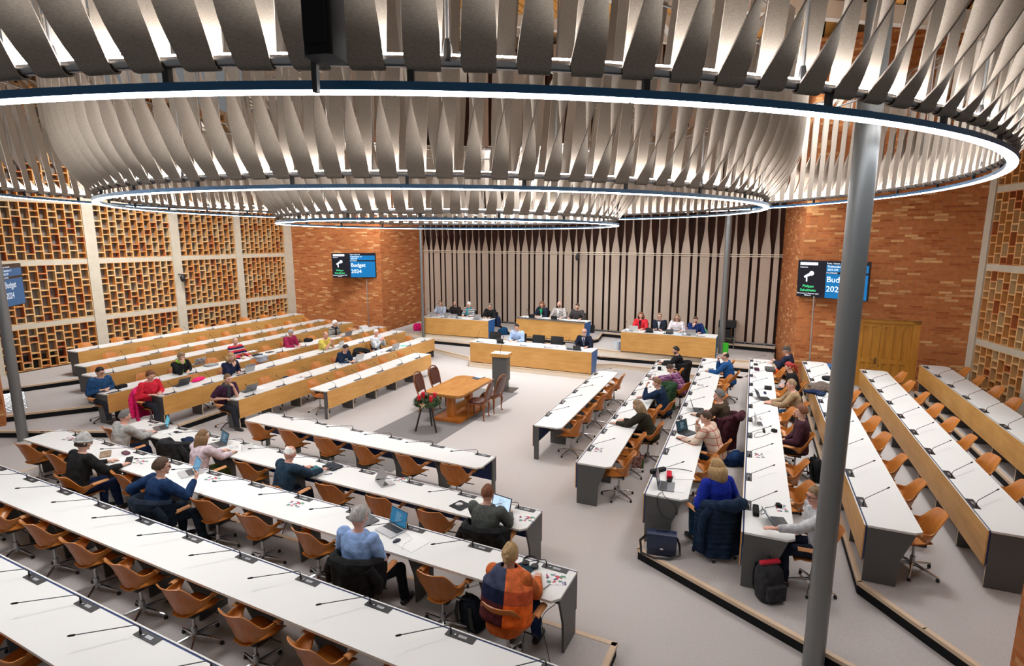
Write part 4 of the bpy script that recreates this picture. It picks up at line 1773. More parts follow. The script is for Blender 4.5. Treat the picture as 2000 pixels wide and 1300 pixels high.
def office_chair(name, label, loc, rz, black=True):
    root = thing(name, label, 'chair', loc, rz)
    c = M['black'] if black else M['grey_panel']
    b = MB()

    def back(u, v):
        x = (u - 0.5) * 0.46
        return (x, -0.22 - 0.06 * v + 0.05 * (2 * u - 1) ** 2, 0.58 + 0.36 * v)
    b.grid(back, 10, 6, 0.045)
    b.build('backrest', c, root, 50)
    b = MB()
    b.rbox(-0.24, 0.24, -0.23, 0.23, 0.43, 0.49, 0.06)
    b.build('seat', c, root, 50)
    for s in (-1, 1):
        b = MB()
        b.tube([(s * 0.24, -0.20, 0.50), (s * 0.27, -0.18, 0.66), (s * 0.27, 0.12, 0.66)], 0.014, 8)
        b.build('armrest', M['chrome'], root, 50)
    b = MB()
    b.lathe([(0.03, 0.07), (0.028, 0.26), (0.02, 0.26), (0.02, 0.43)], 12)
    b.build('column', M['steel'], root, 40)
    for i in range(5):
        a = math.radians(72 * i)
        cc, s = math.cos(a), math.sin(a)
        b = MB()
        b.tube([(0.02 * cc, 0.02 * s, 0.10), (0.29 * cc, 0.29 * s, 0.05)], [0.02, 0.012], 8)
        b.ball((0.29 * cc, 0.29 * s, 0.025), 0.025, 8, 6)
        b.build('leg', M['steel'], root, 40)
    return root


def deskp(k, s, t, z=0.0):
    o = RD[k]
    p = pmat(o) @ Vector((s, t, z))
    return p


def desk_rz(k):
    return RD[k].rotation_euler.z + PI        # the way rostrum sitters face (+Y local towards the hall)


_oc = [('M', 0.42, 0.95, 'empty black office chair at the left end of the front rostrum desk'), ('M', 1.42, 1.02, 'black office chair under the man in the pale blue shirt'),
       ('M', 2.15, 0.98, 'left one of two empty black office chairs behind the middle of the front rostrum desk'), ('M', 2.85, 1.0, 'right one of two empty black office chairs behind the middle of the front rostrum desk'),
       ('M', 3.95, 0.98, 'black office chair under the bald man in the dark suit'),
       ('DL', 0.42, 1.0, 'black office chair under the person in pale blue at the left rostrum desk'), ('DL', 1.12, 1.05, 'black office chair under the man in dark cardigan at the left rostrum desk'),
       ('DL', 1.83, 1.0, 'black office chair under the white-haired person in stripes on the rostrum'), ('DL', 2.85, 0.95, 'black office chair under the man in the black turtleneck on the rostrum'),
       ('DC', 0.70, 0.98, 'black office chair under the woman with the green top'), ('DC', 1.45, 1.0, 'black office chair under the bearded man in the grey jacket'), ('DC', 2.25, 1.0, 'black office chair under the bearded man in the dark shirt'),
       ('DR', 0.50, 0.98, 'black office chair under the woman in red at the right rostrum desk'), ('DR', 1.18, 1.0, 'black office chair under the man in a dark jacket at the right rostrum desk'),
       ('DR', 1.80, 1.0, 'black office chair under the curly-haired woman at the right rostrum desk'), ('DR', 2.45, 1.0, 'black office chair under the man in blue at the right rostrum desk')]
_p = None
for k, s, t, lab in _oc:
    if _p is None:
        _p = office_chair('office_chair', lab, deskp(k, s, t), desk_rz(k))
        _p['group'] = 'rostrum office chairs'
    else:
        dup(_p, deskp(k, s, t), desk_rz(k), lab, 'rostrum office chairs')

# microphones on the rostrum desks
_rm = mic_proto((-0.02, 0.16, 0.30), 'desk_microphone')
_i = 0
for k, ss in (('M', (0.35, 1.15, 2.05, 2.95, 3.75)), ('DL', (0.30, 1.05, 1.75, 2.55)), ('DC', (0.45, 1.9)), ('DR', (0.25, 0.95, 1.62, 2.25, 2.72))):
    for j, s in enumerate(ss):
        nm = {'M': 'front', 'DL': 'left', 'DC': 'raised middle', 'DR': 'right'}[k]
        lab = 'slim black microphone on the %s rostrum desk, %s from its left end' % (nm, ORD[j + 1])
        if _i == 0:
            _rm.location, _rm.rotation_euler = deskp(k, s, 0.10, 0.7455), (0, 0, RD[k].rotation_euler.z)
            _rm['label'], _rm['group'] = lab, 'rostrum microphones'
        else:
            dup(_rm, deskp(k, s, 0.17 if k == 'DC' else 0.10, 0.7455), RD[k].rotation_euler.z, lab, 'rostrum microphones')
        _i += 1

# ---------------------------------------------------------------- the wooden table in the hall centre
TW = wood('cherry_table', (0.42, 0.165, 0.032), (0.58, 0.275, 0.075), (7, 0.9, 1), 0.22, 2.2)
TD = wood('cherry_base', (0.40, 0.115, 0.015), (0.52, 0.18, 0.03), (2, 2, 0.8), 0.3, 2.5)
ta = math.radians(66.9)
tb = thing('conference_table', 'polished reddish wooden table with rounded corners in the hall centre', 'table', (-1.36, 13.95, 0.004), ta - PI / 2)
b = MB()
for z0, z1, g in ((0.735, 0.765, 0.0), (0.705, 0.735, -0.02), (0.665, 0.705, -0.06)):
    b.rbox(-0.535 - g * 0, 0.535, -0.95, 0.95, z0, z1, 0.22, None, 8) if g == 0 else b.rbox(-0.535 - g, 0.535 + g, -0.95 - g, 0.95 + g, z0, z1, 0.20, None, 8)
b.build('tabletop', TW, tb, 40)
b = MB()
b.rbox(-0.40, 0.40, -0.76, 0.76, 0.0, 0.05, 0.03)
b.rbox(-0.36, 0.36, -0.72, 0.72, 0.05, 0.07, 0.03)
b.build('plinth', TD, tb, 40)
for y in (-0.48, 0.48):
    b = MB()
    b.rbox(-0.095, 0.095, y - 0.10, y + 0.10, 0.07, 0.67, 0.045, None, 5)
    b.build('pedestal', TD, tb, 40)
b = MB()
b.box(-0.02, 0.02, -0.40, 0.40, 0.13, 0.30)
b.build('stretcher', TW, tb)
b = MB()
b.rbox(-0.16, 0.16, -0.11, 0.11, 0, 0.012, 0.005)
fold = thing('open_folder', 'open dark blue folder with white pages on the wooden table', 'folder', at(934, 737.5, 0.77), ta - 0.25)
b.build('cover', mat('folder_blue', (0.02, 0.06, 0.12), 0.5), fold)
b = MB()
b.box(-0.03, 0.17, -0.105, 0.105, 0.0125, 0.022)
b.build('pages', M['white'], fold)

LEATHER = mat('brown_leather', (0.085, 0.026, 0.018), 0.38)
WALNUT = wood('walnut_frame', (0.17, 0.055, 0.018), (0.27, 0.10, 0.035), (3, 3, 1), 0.35, 4)


def antique_chair(label, loc, rz):
    root = thing('upholstered_chair', label, 'chair', loc, rz, 'brown leather chairs at the wooden table')
    b = MB()

    def seat(u, v):
        a = 2 * PI * u
        return None
    b.rbox(-0.24, 0.24, -0.22, 0.24, 0.40, 0.435, 0.10, None, 6)
    b.build('seat_frame', WALNUT, root, 40)
    b = MB()
    pts = []
    prof = [(1.0, 0.435), (1.01, 0.455), (0.96, 0.480), (0.80, 0.495), (0.4, 0.503)]
    for k, z in prof:
        pts.append([(0.235 * k * math.copysign(abs(math.cos(w)) ** 0.7, math.cos(w)), 0.01 + 0.225 * k * math.copysign(abs(math.sin(w)) ** 0.7, math.sin(w)), z) for w in [2 * PI * i / 24 for i in range(24)]])
    v = [p for r in pts for p in r]
    f = [(j * 24 + i, j * 24 + (i + 1) % 24, (j + 1) * 24 + (i + 1) % 24, (j + 1) * 24 + i) for j in range(4) for i in range(24)] + [tuple(range(96, 120))]
    b.add(v, f)
    b.build('seat_cushion', LEATHER, root, 50)

    def back(u, v):
        w = (0.205 + 0.03 * math.sin(PI * v)) * (1 - 0.55 * max(0, v - 0.72) ** 2 * 8)
        x = (u - 0.5) * 2 * w
        return (x, -0.225 - 0.13 * v - 0.02 * math.sin(PI * u), 0.50 + 0.50 * v)
    b = MB()
    b.grid(lambda u, v: (back(u, v)[0] * 0.86, back(u, v)[1], back(u, 0.07 + 0.86 * v)[2]), 10, 12, 0.05)
    b.build('backrest', LEATHER, root, 50)
    b = MB()
    e = [Vector(back(0, v / 10)) for v in range(11)] + [Vector(back(u / 8, 1)) + Vector((0, 0, 0.03 * math.sin(PI * u / 8))) for u in range(1, 8)] + [Vector(back(1, v / 10)) for v in range(10, -1, -1)]
    b.tube([Vector((-0.20, -0.20, 0.42))] + e + [Vector((0.20, -0.20, 0.42))], 0.021, 8)
    b.build('back_frame', WALNUT, root, 60)
    for x, y, q in ((-0.20, 0.19, 1), (0.20, 0.19, 1), (-0.19, -0.19, -1), (0.19, -0.19, -1)):
        b = MB()
        sx = math.copysign(1, x)
        b.tube([(x, y, 0.42), (x + sx * 0.022, y + q * 0.022, 0.32), (x + sx * 0.008, y + q * 0.01, 0.16), (x + sx * 0.004, y + q * 0.008, 0.05), (x + sx * 0.02, y + q * 0.025, 0.012), (x + sx * 0.03, y + q * 0.035, 0.0)],
               [0.034, 0.032, 0.019, 0.015, 0.020, 0.016], 8)
        b.build('leg', WALNUT, root, 60)
    return root


# two on either long side, backs away from the table
TV = Matrix.Translation((-1.36, 13.95, 0.004)) @ Matrix.Rotation(ta - PI / 2, 4, 'Z')
_ac = antique_chair('brown leather chair at the wooden table, on the left side, nearer the wreath', (TV @ Vector((-0.86, -0.12, 0))), ta - PI / 2 - PI / 2 + 0.1)
dup(_ac, (TV @ Vector((-0.86, 0.62, 0))), ta - PI / 2 - PI / 2 - 0.05, 'brown leather chair at the wooden table, on the left side, farther from the wreath')
dup(_ac, (TV @ Vector((0.62, -0.16, 0))), ta - PI / 2 + PI / 2 + 0.12, 'brown leather chair at the wooden table, on the right side, nearer the camera')
dup(_ac, (TV @ Vector((0.66, 0.50, 0))), ta - PI / 2 + PI / 2 - 0.1, 'brown leather chair at the wooden table, on the right side, next to the lectern')

# ---------------------------------------------------------------- lectern
lr = math.radians(-20)
lc = thing('lectern', 'grey height-adjustable lectern with wooden reading tray before the rostrum', 'lectern', (-0.33, 16.28, 0.004), lr)
b = MB()
b.rbox(-0.235, 0.235, -0.16, 0.16, 0.30, 1.02, 0.02)
b.build('upper_body', M['grey_panel'], lc, 40)
b = MB()
b.rbox(-0.205, 0.205, -0.13, 0.13, 0.012, 0.30, 0.02)
b.build('lower_body', M['grey_panel'], lc, 40)
b = MB()
b.box(-0.28, 0.28, -0.20, 0.22, 1.03, 1.13)
b.cur = 1
b.box(-0.27, 0.27, -0.19, 0.21, 1.1305, 1.135)
b.build('reading_tray', [M['birch'], M['white']], lc)
b = MB()
b.rbox(-0.16, 0.46, -0.26, 0.30, 0, 0.012, 0.01)
b.build('base_plate', mat('dark_brown_plate', (0.06, 0.045, 0.035), 0.6), lc)
b = MB()
b.tube([(0.02, -0.10, 1.135), (0.025, -0.10, 1.25), (0.09, -0.04, 1.62)], 0.006, 8)
b.tube([(0.09, -0.04, 1.62), (0.095, -0.035, 1.66)], 0.011, 8)
b.build('microphone', M['black'], lc, 60)

# ---------------------------------------------------------------- advent wreath on a black tripod
GREEN = noisy('fir_green', (0.016, 0.040, 0.014), (0.06, 0.095, 0.035), 40, 0.8)
wr = thing('wreath_stand', 'black three-legged stand carrying the advent wreath', 'stand', (-2.02, 12.66, 0.004))
b = MB()
b.lathe([(0.20, 0.60), (0.20, 0.62)], 20)
b.build('tray', M['black'], wr, 40)
for a in (80, 200, 320):
    c, s = math.cos(math.radians(a)), math.sin(math.radians(a))
    b = MB()
    b.tube([(0.13 * c, 0.13 * s, 0.61), (0.30 * c, 0.30 * s, 0.0)], 0.022, 4)
    b.build('leg', M['black'], wr)
wreath = thing('advent_wreath', 'green fir advent wreath with red candles, baubles and a straw star', 'wreath', (-2.02, 12.66, 0.626))
rs = random.Random(5)
b = MB()
b.tube([(0.22 * math.cos(2 * PI * i / 30), 0.22 * math.sin(2 * PI * i / 30), 0.06) for i in range(30)], 0.075, 10, close=True)
b.build('wreath_base', GREEN, wreath, 60)
b = MB()
for i in range(900):
    a, e = rs.uniform(0, 2 * PI), rs.uniform(-0.5, PI)
    r0 = 0.22 + 0.06 * math.cos(e)
    p = Vector((r0 * math.cos(a), r0 * math.sin(a), 0.06 + 0.06 * math.sin(e)))
    d = Vector((math.cos(a) * math.cos(e), math.sin(a) * math.cos(e), math.sin(e))) + Vector((rs.uniform(-1, 1), rs.uniform(-1, 1), rs.uniform(-0.6, 0.4)))
    d.normalize()
    L = rs.uniform(0.05, 0.12)
    w = d.cross(Vector((0, 0, 1)))
    w = (w.normalized() if w.length > 0.1 else Vector((1, 0, 0))) * 0.011
    m_ = p + d * L * 0.5 + Vector((0, 0, 0.004))
    b.add([p, m_ + w, p + d * L, m_ - w], [(0, 1, 2, 3)])
b.build('fir_twigs', GREEN, wreath)['kind'] = 'stuff'
CANDLE = mat('red_wax', (0.62, 0.012, 0.03), 0.4)
for i, a in enumerate((35, 125, 215, 305)):
    c, s = 0.205 * math.cos(math.radians(a)), 0.205 * math.sin(math.radians(a))
    b = MB()
    b.lathe([(0.042, 0.08), (0.042, 0.265), (0.036, 0.272), (0.030, 0.268)], 18, Matrix.Translation((c, s, 0)))
    cd = b.build('candle', CANDLE, wreath, 40)
    b = MB()
    b.tube([(c, s, 0.265), (c, s, 0.285)], 0.0025, 6)
    b.build('wick', M['black'], cd)
bm_ = [mat('bauble_red', (0.42, 0.02, 0.015), 0.25), mat('bauble_copper', (0.45, 0.13, 0.04), 0.35), mat('cone_brown', (0.08, 0.04, 0.02), 0.8)]
for i in range(18):
    a = 2 * PI * i / 18 + rs.uniform(-0.1, 0.1)
    r0 = rs.choice([0.15, 0.22, 0.29])
    b = MB()
    b.ball((r0 * math.cos(a), r0 * math.sin(a), 0.13 - abs(r0 - 0.22) * 0.6), rs.uniform(0.020, 0.032), 10, 7)
    b.build('bauble', bm_[i % 3], wreath, 60)
b = MB()
sd_ = math.radians(-100)
for k in range(5):
    a0 = 2 * PI * k / 5 + PI / 2
    P = lambda r, a: Vector((r * math.cos(a), 0, r * math.sin(a)))
    MX = Matrix.Translation((0.30 * math.cos(sd_), 0.30 * math.sin(sd_), 0.07)) @ Matrix.Rotation(0.2, 4, 'Z')
    b.add([P(0.10, a0), P(0.032, a0 + PI / 5), Vector((0, -0.012, 0)), P(0.032, a0 - PI / 5)], [(0, 1, 2, 3)], MX)
    b.add([P(0.10, a0), P(0.032, a0 + PI / 5), Vector((0, 0.012, 0)), P(0.032, a0 - PI / 5)], [(3, 2, 1, 0)], MX)
b.build('straw_star', mat('straw_star', (0.72, 0.58, 0.38), 0.6), wreath)

# ---------------------------------------------------------------- wall screens
SCR_BLUE = mat('screen_blue', (0.0, 0.05, 0.12), 0.3, emit=(0.0, 0.125, 0.34), es=1.0)
SCR_BLACK = mat('screen_black', (0.004, 0.004, 0.006), 0.25, emit=(0.004, 0.005, 0.010), es=1.0)
SCR_WHITE = mat('screen_white', (0.6, 0.6, 0.6), 0.4, emit=(0.75, 0.85, 1.0), es=1.15)
SCR_GREEN = mat('screen_green', (0.05, 0.4, 0.15), 0.4, emit=(0.06, 0.75, 0.26), es=1.1)


def text_part(txt, size, loc, m, parent, align='LEFT', name='caption'):
    cu = bpy.data.curves.new('caption', 'FONT')
    cu.body = txt
    cu.size = size
    cu.align_x = align
    cu.extrude = 0.0006
    o = bpy.data.objects.new('tmp', cu)
    COL.objects.link(o)
    me = bpy.data.meshes.new_from_object(o.evaluated_get(bpy.context.evaluated_depsgraph_get()))
    bpy.data.objects.remove(o)
    bpy.data.curves.remove(cu)
    me.materials.clear()
    me.materials.append(m)
    t = link(name, me, parent)
    t.location = loc
    t.rotation_euler = (PI / 2, 0, 0)
    return t


def tv(label, loc, yaw, tilt, W, dim=1.0):
    """local X to the right and Z up of the picture, -Y towards the viewer"""
    global SCR_BLUE, SCR_BLACK, SCR_WHITE, SCR_GREEN
    root = thing('wall_screen', label, 'screen', loc, math.radians(yaw))
    if dim < 1:  # dimmer copies: fading at an oblique view is put into the emission
        for nm in ('SCR_BLUE', 'SCR_BLACK', 'SCR_WHITE', 'SCR_GREEN'):
            m2 = globals()[nm].copy()
            m2.node_tree.nodes['Principled BSDF'].inputs['Emission Strength'].default_value *= dim
            globals()[nm] = m2
    root.rotation_euler = (math.radians(tilt), 0, math.radians(yaw))
    H = W * 9 / 16
    b = MB()
    b.rbox(-W / 2 - 0.012, W / 2 + 0.012, 0.0, 0.05, -H / 2 - 0.012, H / 2 + 0.012, 0.01)
    b.build('housing', M['black'], root)
    b = MB()
    X = lambda f: -W / 2 + W * f
    Z = lambda f: H / 2 - H * f
    b.cur = 0
    b.box(X(0), X(1), -0.002, 0.0, Z(1), Z(0))
    b.cur = 1
    b.box(X(0.415), X(0.985), -0.003, -0.002, Z(0.285), Z(0.095))
    b.box(X(0.415), X(0.985), -0.003, -0.002, Z(0.995), Z(0.34))
    b.cur = 2
    b.box(X(0.03), X(0.29), -0.003, -0.002, Z(0.12), Z(0.045))
    d = b.build('display', [SCR_BLACK, SCR_BLUE, SCR_WHITE], root)
    y = -0.0035
    text_part('Redner/in', H * 0.052, (X(0.03), y, Z(0.195)), SCR_WHITE, d)
    text_part('Philippe', H * 0.095, (X(0.165), y, Z(0.735)), SCR_GREEN, d, 'CENTER')
    text_part('Schultheiss', H * 0.095, (X(0.165), y, Z(0.845)), SCR_GREEN, d, 'CENTER')
    text_part('Donnerstag, 14. Dezember 2023', H * 0.043, (X(0.165), y, Z(0.92)), SCR_WHITE, d, 'CENTER')
    text_part('09:56:12', H * 0.05, (X(0.165), y, Z(0.975)), SCR_WHITE, d, 'CENTER')
    text_part('Trakt. / Gesch.-Nr', H * 0.055, (X(0.415), y, Z(0.075)), SCR_WHITE, d)
    text_part('Traktandum 12', H * 0.075, (X(0.425), y, Z(0.165)), SCR_WHITE, d)
    text_part('2023-259', H * 0.07, (X(0.43), y, Z(0.25)), SCR_WHITE, d)
    text_part('Geschäftstitel', H * 0.05, (X(0.415), y, Z(0.325)), SCR_WHITE, d)
    text_part('Budget', H * 0.215, (X(0.425), y, Z(0.56)), SCR_WHITE, d)
    text_part('2024', H * 0.215, (X(0.425), y, Z(0.82)), SCR_WHITE, d)
    # microphone symbol
    b = MB()
    cx, cz = X(0.205), Z(0.345)
    r = H * 0.062
    disc = [(cx + r * math.cos(2 * PI * k / 24), cz + r * math.sin(2 * PI * k / 24)) for k in range(24)]

    def flat(poly):
        n = len(poly)
        b.add([(p[0], -0.0038, p[1]) for p in poly], [tuple(range(n))])
    flat(disc)
    a = math.radians(210)
    u = Vector((math.cos(a), math.sin(a)))
    w = Vector((-u.y, u.x))
    c0 = Vector((cx, cz)) + u * r * 1.1
    c1 = c0 + u * H * 0.15
    flat([c0 + w * r * 0.62, c1 + w * r * 0.40, c1 - w * r * 0.40, c0 - w * r * 0.62])
    m0 = c0.lerp(c1, 0.5)
    flat([m0 + Vector((-0.018, -0.045)) * H, m0 + Vector((-0.016, -0.16)) * H, m0 + Vector((0.020, -0.16)) * H, m0 + Vector((0.018, -0.045)) * H])
    b.build('microphone_symbol', SCR_WHITE, d)
    b = MB()
    b.box(-0.12, 0.12, 0.05, 0.30, -0.10, 0.10)
    b.build('wall_mount', M['black'], root)
    return root


def along(px, py, depth):
    d = _f + (px - 1000) / FPX * _r - (py - 650) / FPX * _u
    return Vector((0, 0, CAMH)) + d * depth


tv('wall screen reading Budget 2024 on the left brick pier', along(691.5, 518, 24.55), 4, 3, 1.90)
tv('wall screen reading Budget 2024 on the right brick pier, partly behind the grey column', along(1624.5, 546.5, 15.35), -50, 3, 1.83)
tv('edge-on wall screen reading Budget 2024 beside the left grey column', along(14, 558, 13.1), 112, 0, 1.75, 0.4)
# conduits below the screens
def conduit(label, p0, p1):
    b = MB()
    b.tube([p0, p1], 0.018, 8)
    return tag(b.build('cable_conduit', M['silver'], None, 60), label, 'conduit')


_a = along(716, 545, 24.75)
conduit('white cable conduit running down the left brick pier', _a, (_a.x, _a.y, 0.49))
_a = along(1590, 578, 15.70)
conduit('pale cable conduit running down the right brick pier below the screen', _a, (_a.x + 0.05, _a.y, 0.33))

# dome cameras
def dome_cam(label, loc, rz):
    root = thing('ceiling_camera', label, 'camera', loc, rz)
    b = MB()
    b.box(-0.03, 0.03, 0.0, 0.30, 0.16, 0.19)
    b.build('bracket', M['black'], root)
    b = MB()
    b.lathe([(0.03, -0.11), (0.075, -0.07), (0.085, 0.0), (0.085, 0.08), (0.05, 0.14), (0.02, 0.17)], 18)
    b.build('dome', M['black'], root, 50)
    return root


_s = (LW0 + LWD * 5.28)
dome_cam('black dome camera on the concrete pier of the left lattice wall', Vector((_s.x, _s.y, 3.02)) + Vector((LWD.y, -LWD.x, 0)) * 0.26, LWA)
dome_cam('small black camera on the rail of the slatted felt wall', _w0.lerp(_w1, 0.525) + _wn * 0.28 + Vector((0, 0, 3.72)), math.atan2(_wd.y, _wd.x))


# floor grille beside the left column
b = MB()
g = [at(10, 806, 2 * STEP), at(54, 796, 2 * STEP), at(44, 776, 2 * STEP), at(6, 769, 2 * STEP)]
gx = (g[1] - g[0])
gy = (g[3] - g[0])
for i in range(15):
    p = g[0] + gx * (i / 14)
    b.tube([p + Vector((0, 0, 0.006)), p + gy + Vector((0, 0, 0.006))], 0.008, 4)
    p = g[0] + gy * (i / 14)
    b.tube([p + Vector((0, 0, 0.012)), p + gx + Vector((0, 0, 0.012))], 0.008, 4)
tag(b.build('floor_grille', M['steel']), 'metal floor grille on the tier behind the left grey column', 'grille')
# waste bins
def bin_(label, loc, m, r=0.14, h=0.30):
    b = MB()
    b.lathe([(r * 0.82, 0), (r, h), (r * 0.94, h), (r * 0.78, 0.012)], 20)
    o = b.build('waste_bin', m, None, 40)
    o.location = loc
    return tag(o, label, 'bin')


bin_('black waste bin on the raised platform before the slatted wall', _w0.lerp(_w1, 0.575) + _wn * 0.55 + Vector((0, 0, 4 * STEP)), M['black'])
bin_('white waste bin beside the left end of the right rostrum desk', at(1206, 682, 3 * STEP), mat('pale_bin', (0.66, 0.70, 0.73), 0.5), 0.15, 0.32)
# equipment rack behind the thin column
rk = thing('equipment_trolley', 'black equipment trolley behind the thin grey column by the right rostrum desk', 'trolley', at(1418, 678, 3 * STEP), math.radians(-25))
b = MB()
b.rbox(-0.30, 0.30, -0.22, 0.22, 0.78, 1.02, 0.03)
b.build('case', M['black'], rk)
b = MB()
for x in (-0.27, 0.27):
    for y in (-0.19, 0.19):
        b.tube([(x, y, 0), (x, y, 0.8)], 0.02, 6)
b.box(-0.29, 0.29, -0.2, 0.2, 0.36, 0.40)
b.build('frame', M['steel'], rk)
b = MB()
b.rbox(-0.13, 0.13, -0.18, 0.18, 0.41, 0.72, 0.03)
b.build('mixer', M['black'], rk)
gb = MB()
gb.rbox(-0.10, 0.10, -0.06, 0.06, 0, 0.40, 0.04)
o = gb.build('green_bag', mat('bright_green', (0.05, 0.55, 0.03), 0.5), None, 40)
o.location = at(1416, 691, 3 * STEP)
tag(o, 'bright green bag beside the thin grey column', 'bag')


DESKZ = 0.775
USED = set()


def sit(row, s, lab, turn_=0.0, dt=0.0, head=None, tmin=0.50, tmax=1.05, chair=True, **kw):
    """seat somebody at a bench row; head = where the head is seen in the photograph"""
    blk = ROWS[row][0]
    B = BL[blk]
    rz = B.face + math.radians(turn_)
    t = CHAIR_T[blk] + dt
    if head:
        hl = head_local(**kw)
        w = at(head[0], head[1], ROWS[row][2] * STEP + hl.z)
        p = w - Matrix.Rotation(rz, 3, 'Z') @ Vector((hl.x, hl.y, 0))
        s, t = p.dot(B.u), p.dot(B.v) - ROWS[row][1]
        t = min(max(t, tmin), tmax)
    sh = t - 0.62
    for k in ('lh', 'rh'):
        h = kw.get(k, (-0.2, 0.4, DESKZ) if k == 'lh' else (0.2, 0.4, DESKZ))
        if abs(h[2] - DESKZ) < 0.03:
            h = (h[0], h[1] + sh, h[2])
            hl = head_local(**kw)
            shy, shz = hl.y - 0.06, hl.z - 0.21
            reach = math.sqrt(max(0.05, 0.50 ** 2 - (shz - h[2]) ** 2))
            h = (h[0], min(h[1], shy + reach), h[2])
        kw[k] = h
    loc = rowp(row, s, t)
    if chair:
        cand = [(abs(ROWS[row][5] + i * ROWS[row][6] - 0.185 - s), i) for i in range(ROWS[row][7]) if (row, i) in CHAIRS and (row, i) not in USED]
        if cand:
            i = min(cand)[1]
            USED.add((row, i))
            CHAIRS[(row, i)].location = rowp(row, s, t - 0.01)
            CHAIRS[(row, i)].rotation_euler = (0, 0, rz)
            CHAIRS[(row, i)]['label'] = 'plywood chair under the ' + ' '.join(lab.split(',')[0].split()[:12])
    return person(lab, loc, rz, **kw)


def sit_r(k, s, t, lab, turn_=0.0, **kw):
    return person(lab, deskp(k, s, t), desk_rz(k) + math.radians(turn_), **kw)


# ---- foreground, second row
sit('B', -11.12, 'man in a light grey sweater with short dark hair typing on a laptop', head=(241, 814), top='lightgrey', topc=(0.36, 0.355, 0.34), hair='saltpepper', lean=16, turn=-8, nod=8,
    lh=(-0.06, 0.50, DESKZ), rh=(0.10, 0.50, DESKZ), trousers=(0.008, 0.016, 0.045), vox=0.011, dt=0.02, extras=ex_collar((0.35, 0.42, 0.50)), skin='pink')
sit('B', -8.86, 'woman with long brown hair in a pale lilac sweater at a laptop', head=(397, 852), top='lilac', topc=(0.56, 0.46, 0.50), hair='fairbrown', hstyle='long', lean=14, turn=-25, nod=8, female=True,
    lh=(-0.10, 0.34, DESKZ), rh=(0.14, 0.36, DESKZ), trousers=(0.045, 0.055, 0.012), vox=0.011, sc=0.96)
sit('B', -6.96, 'elderly man with white hair in a dark blue fleece using a tablet', head=(567, 885), top='petrol', topc=(0.014, 0.032, 0.055), hair='white', hstyle='balding', lean=22, turn=-6, nod=22, twist=-8,
    lh=(-0.12, 0.46, DESKZ), rh=(0.24, 0.42, DESKZ + 0.02), trousers=(0.012, 0.016, 0.03), vox=0.011, skin='pink', extras=ex_collar((0.4, 0.42, 0.45)))
sit('B', -3.50, 'man in a dark grey tweed jacket facing a bright laptop', turn_=4, head=(953, 963), top='tweed', topc=(0.035, 0.04, 0.036), tkind='tweed', tcols=[(0.13, 0.14, 0.13)], hair='auburn', hstyle='short', lean=10, turn=-4, nod=6,
    lh=(-0.14, 0.40, DESKZ), rh=(0.16, 0.36, DESKZ), vox=0.010, dt=0.02)
# ---- foreground, third row
sit('C', -9.92, 'person in a grey knit beanie and black jacket writing at the desk', head=(158, 866), top='blackjacket', topc=(0.010, 0.010, 0.010), hair='dark', hstyle='beanie', lean=16, turn=-12, nod=12, glasses=True,
    lh=(-0.12, 0.36, DESKZ), rh=(0.26, 0.46, DESKZ), trousers=(0.01, 0.02, 0.06), vox=0.010, sc=1.04)
sit('C', -7.86, 'man in a navy sweater with brown hair resting his chin near his hand', head=(306, 915), top='navysweater', topc=(0.006, 0.024, 0.075), hair='brown', hstyle='volume', lean=14, turn=-22, nod=6, twist=-8, glasses=True,
    lh=(-0.34, 0.02, 0.68), rh=(0.26, 0.40, 0.98), trousers=(0.008, 0.016, 0.028), vox=0.010, palm=((0, 0, -1), (-0.8, -0.5, 0.1)), curl=1.0, knees=((-0.10, 0.46, 0.50), (0.30, 0.38, 0.50)), extras=ex_collar((0.02, 0.04, 0.12)), sc=1.02)
sit('C', -4.26, 'grey-haired man in a light blue shirt with rolled sleeves, seen from behind', turn_=6, head=(702, 1010), top='lightblue', topc=(0.24, 0.36, 0.62), hair='grey', hstyle='volume', lean=6, turn=-14, nod=10, skin='pink', sleeve='short',
    lh=(-0.20, 0.26, 0.62), rh=(0.16, 0.28, 0.64), trousers=(0.006, 0.007, 0.012), vox=0.010, knees=((-0.14, 0.42, 0.50), (0.32, 0.36, 0.50)), extras=ex_collar((0.26, 0.38, 0.64)), sc=1.03)


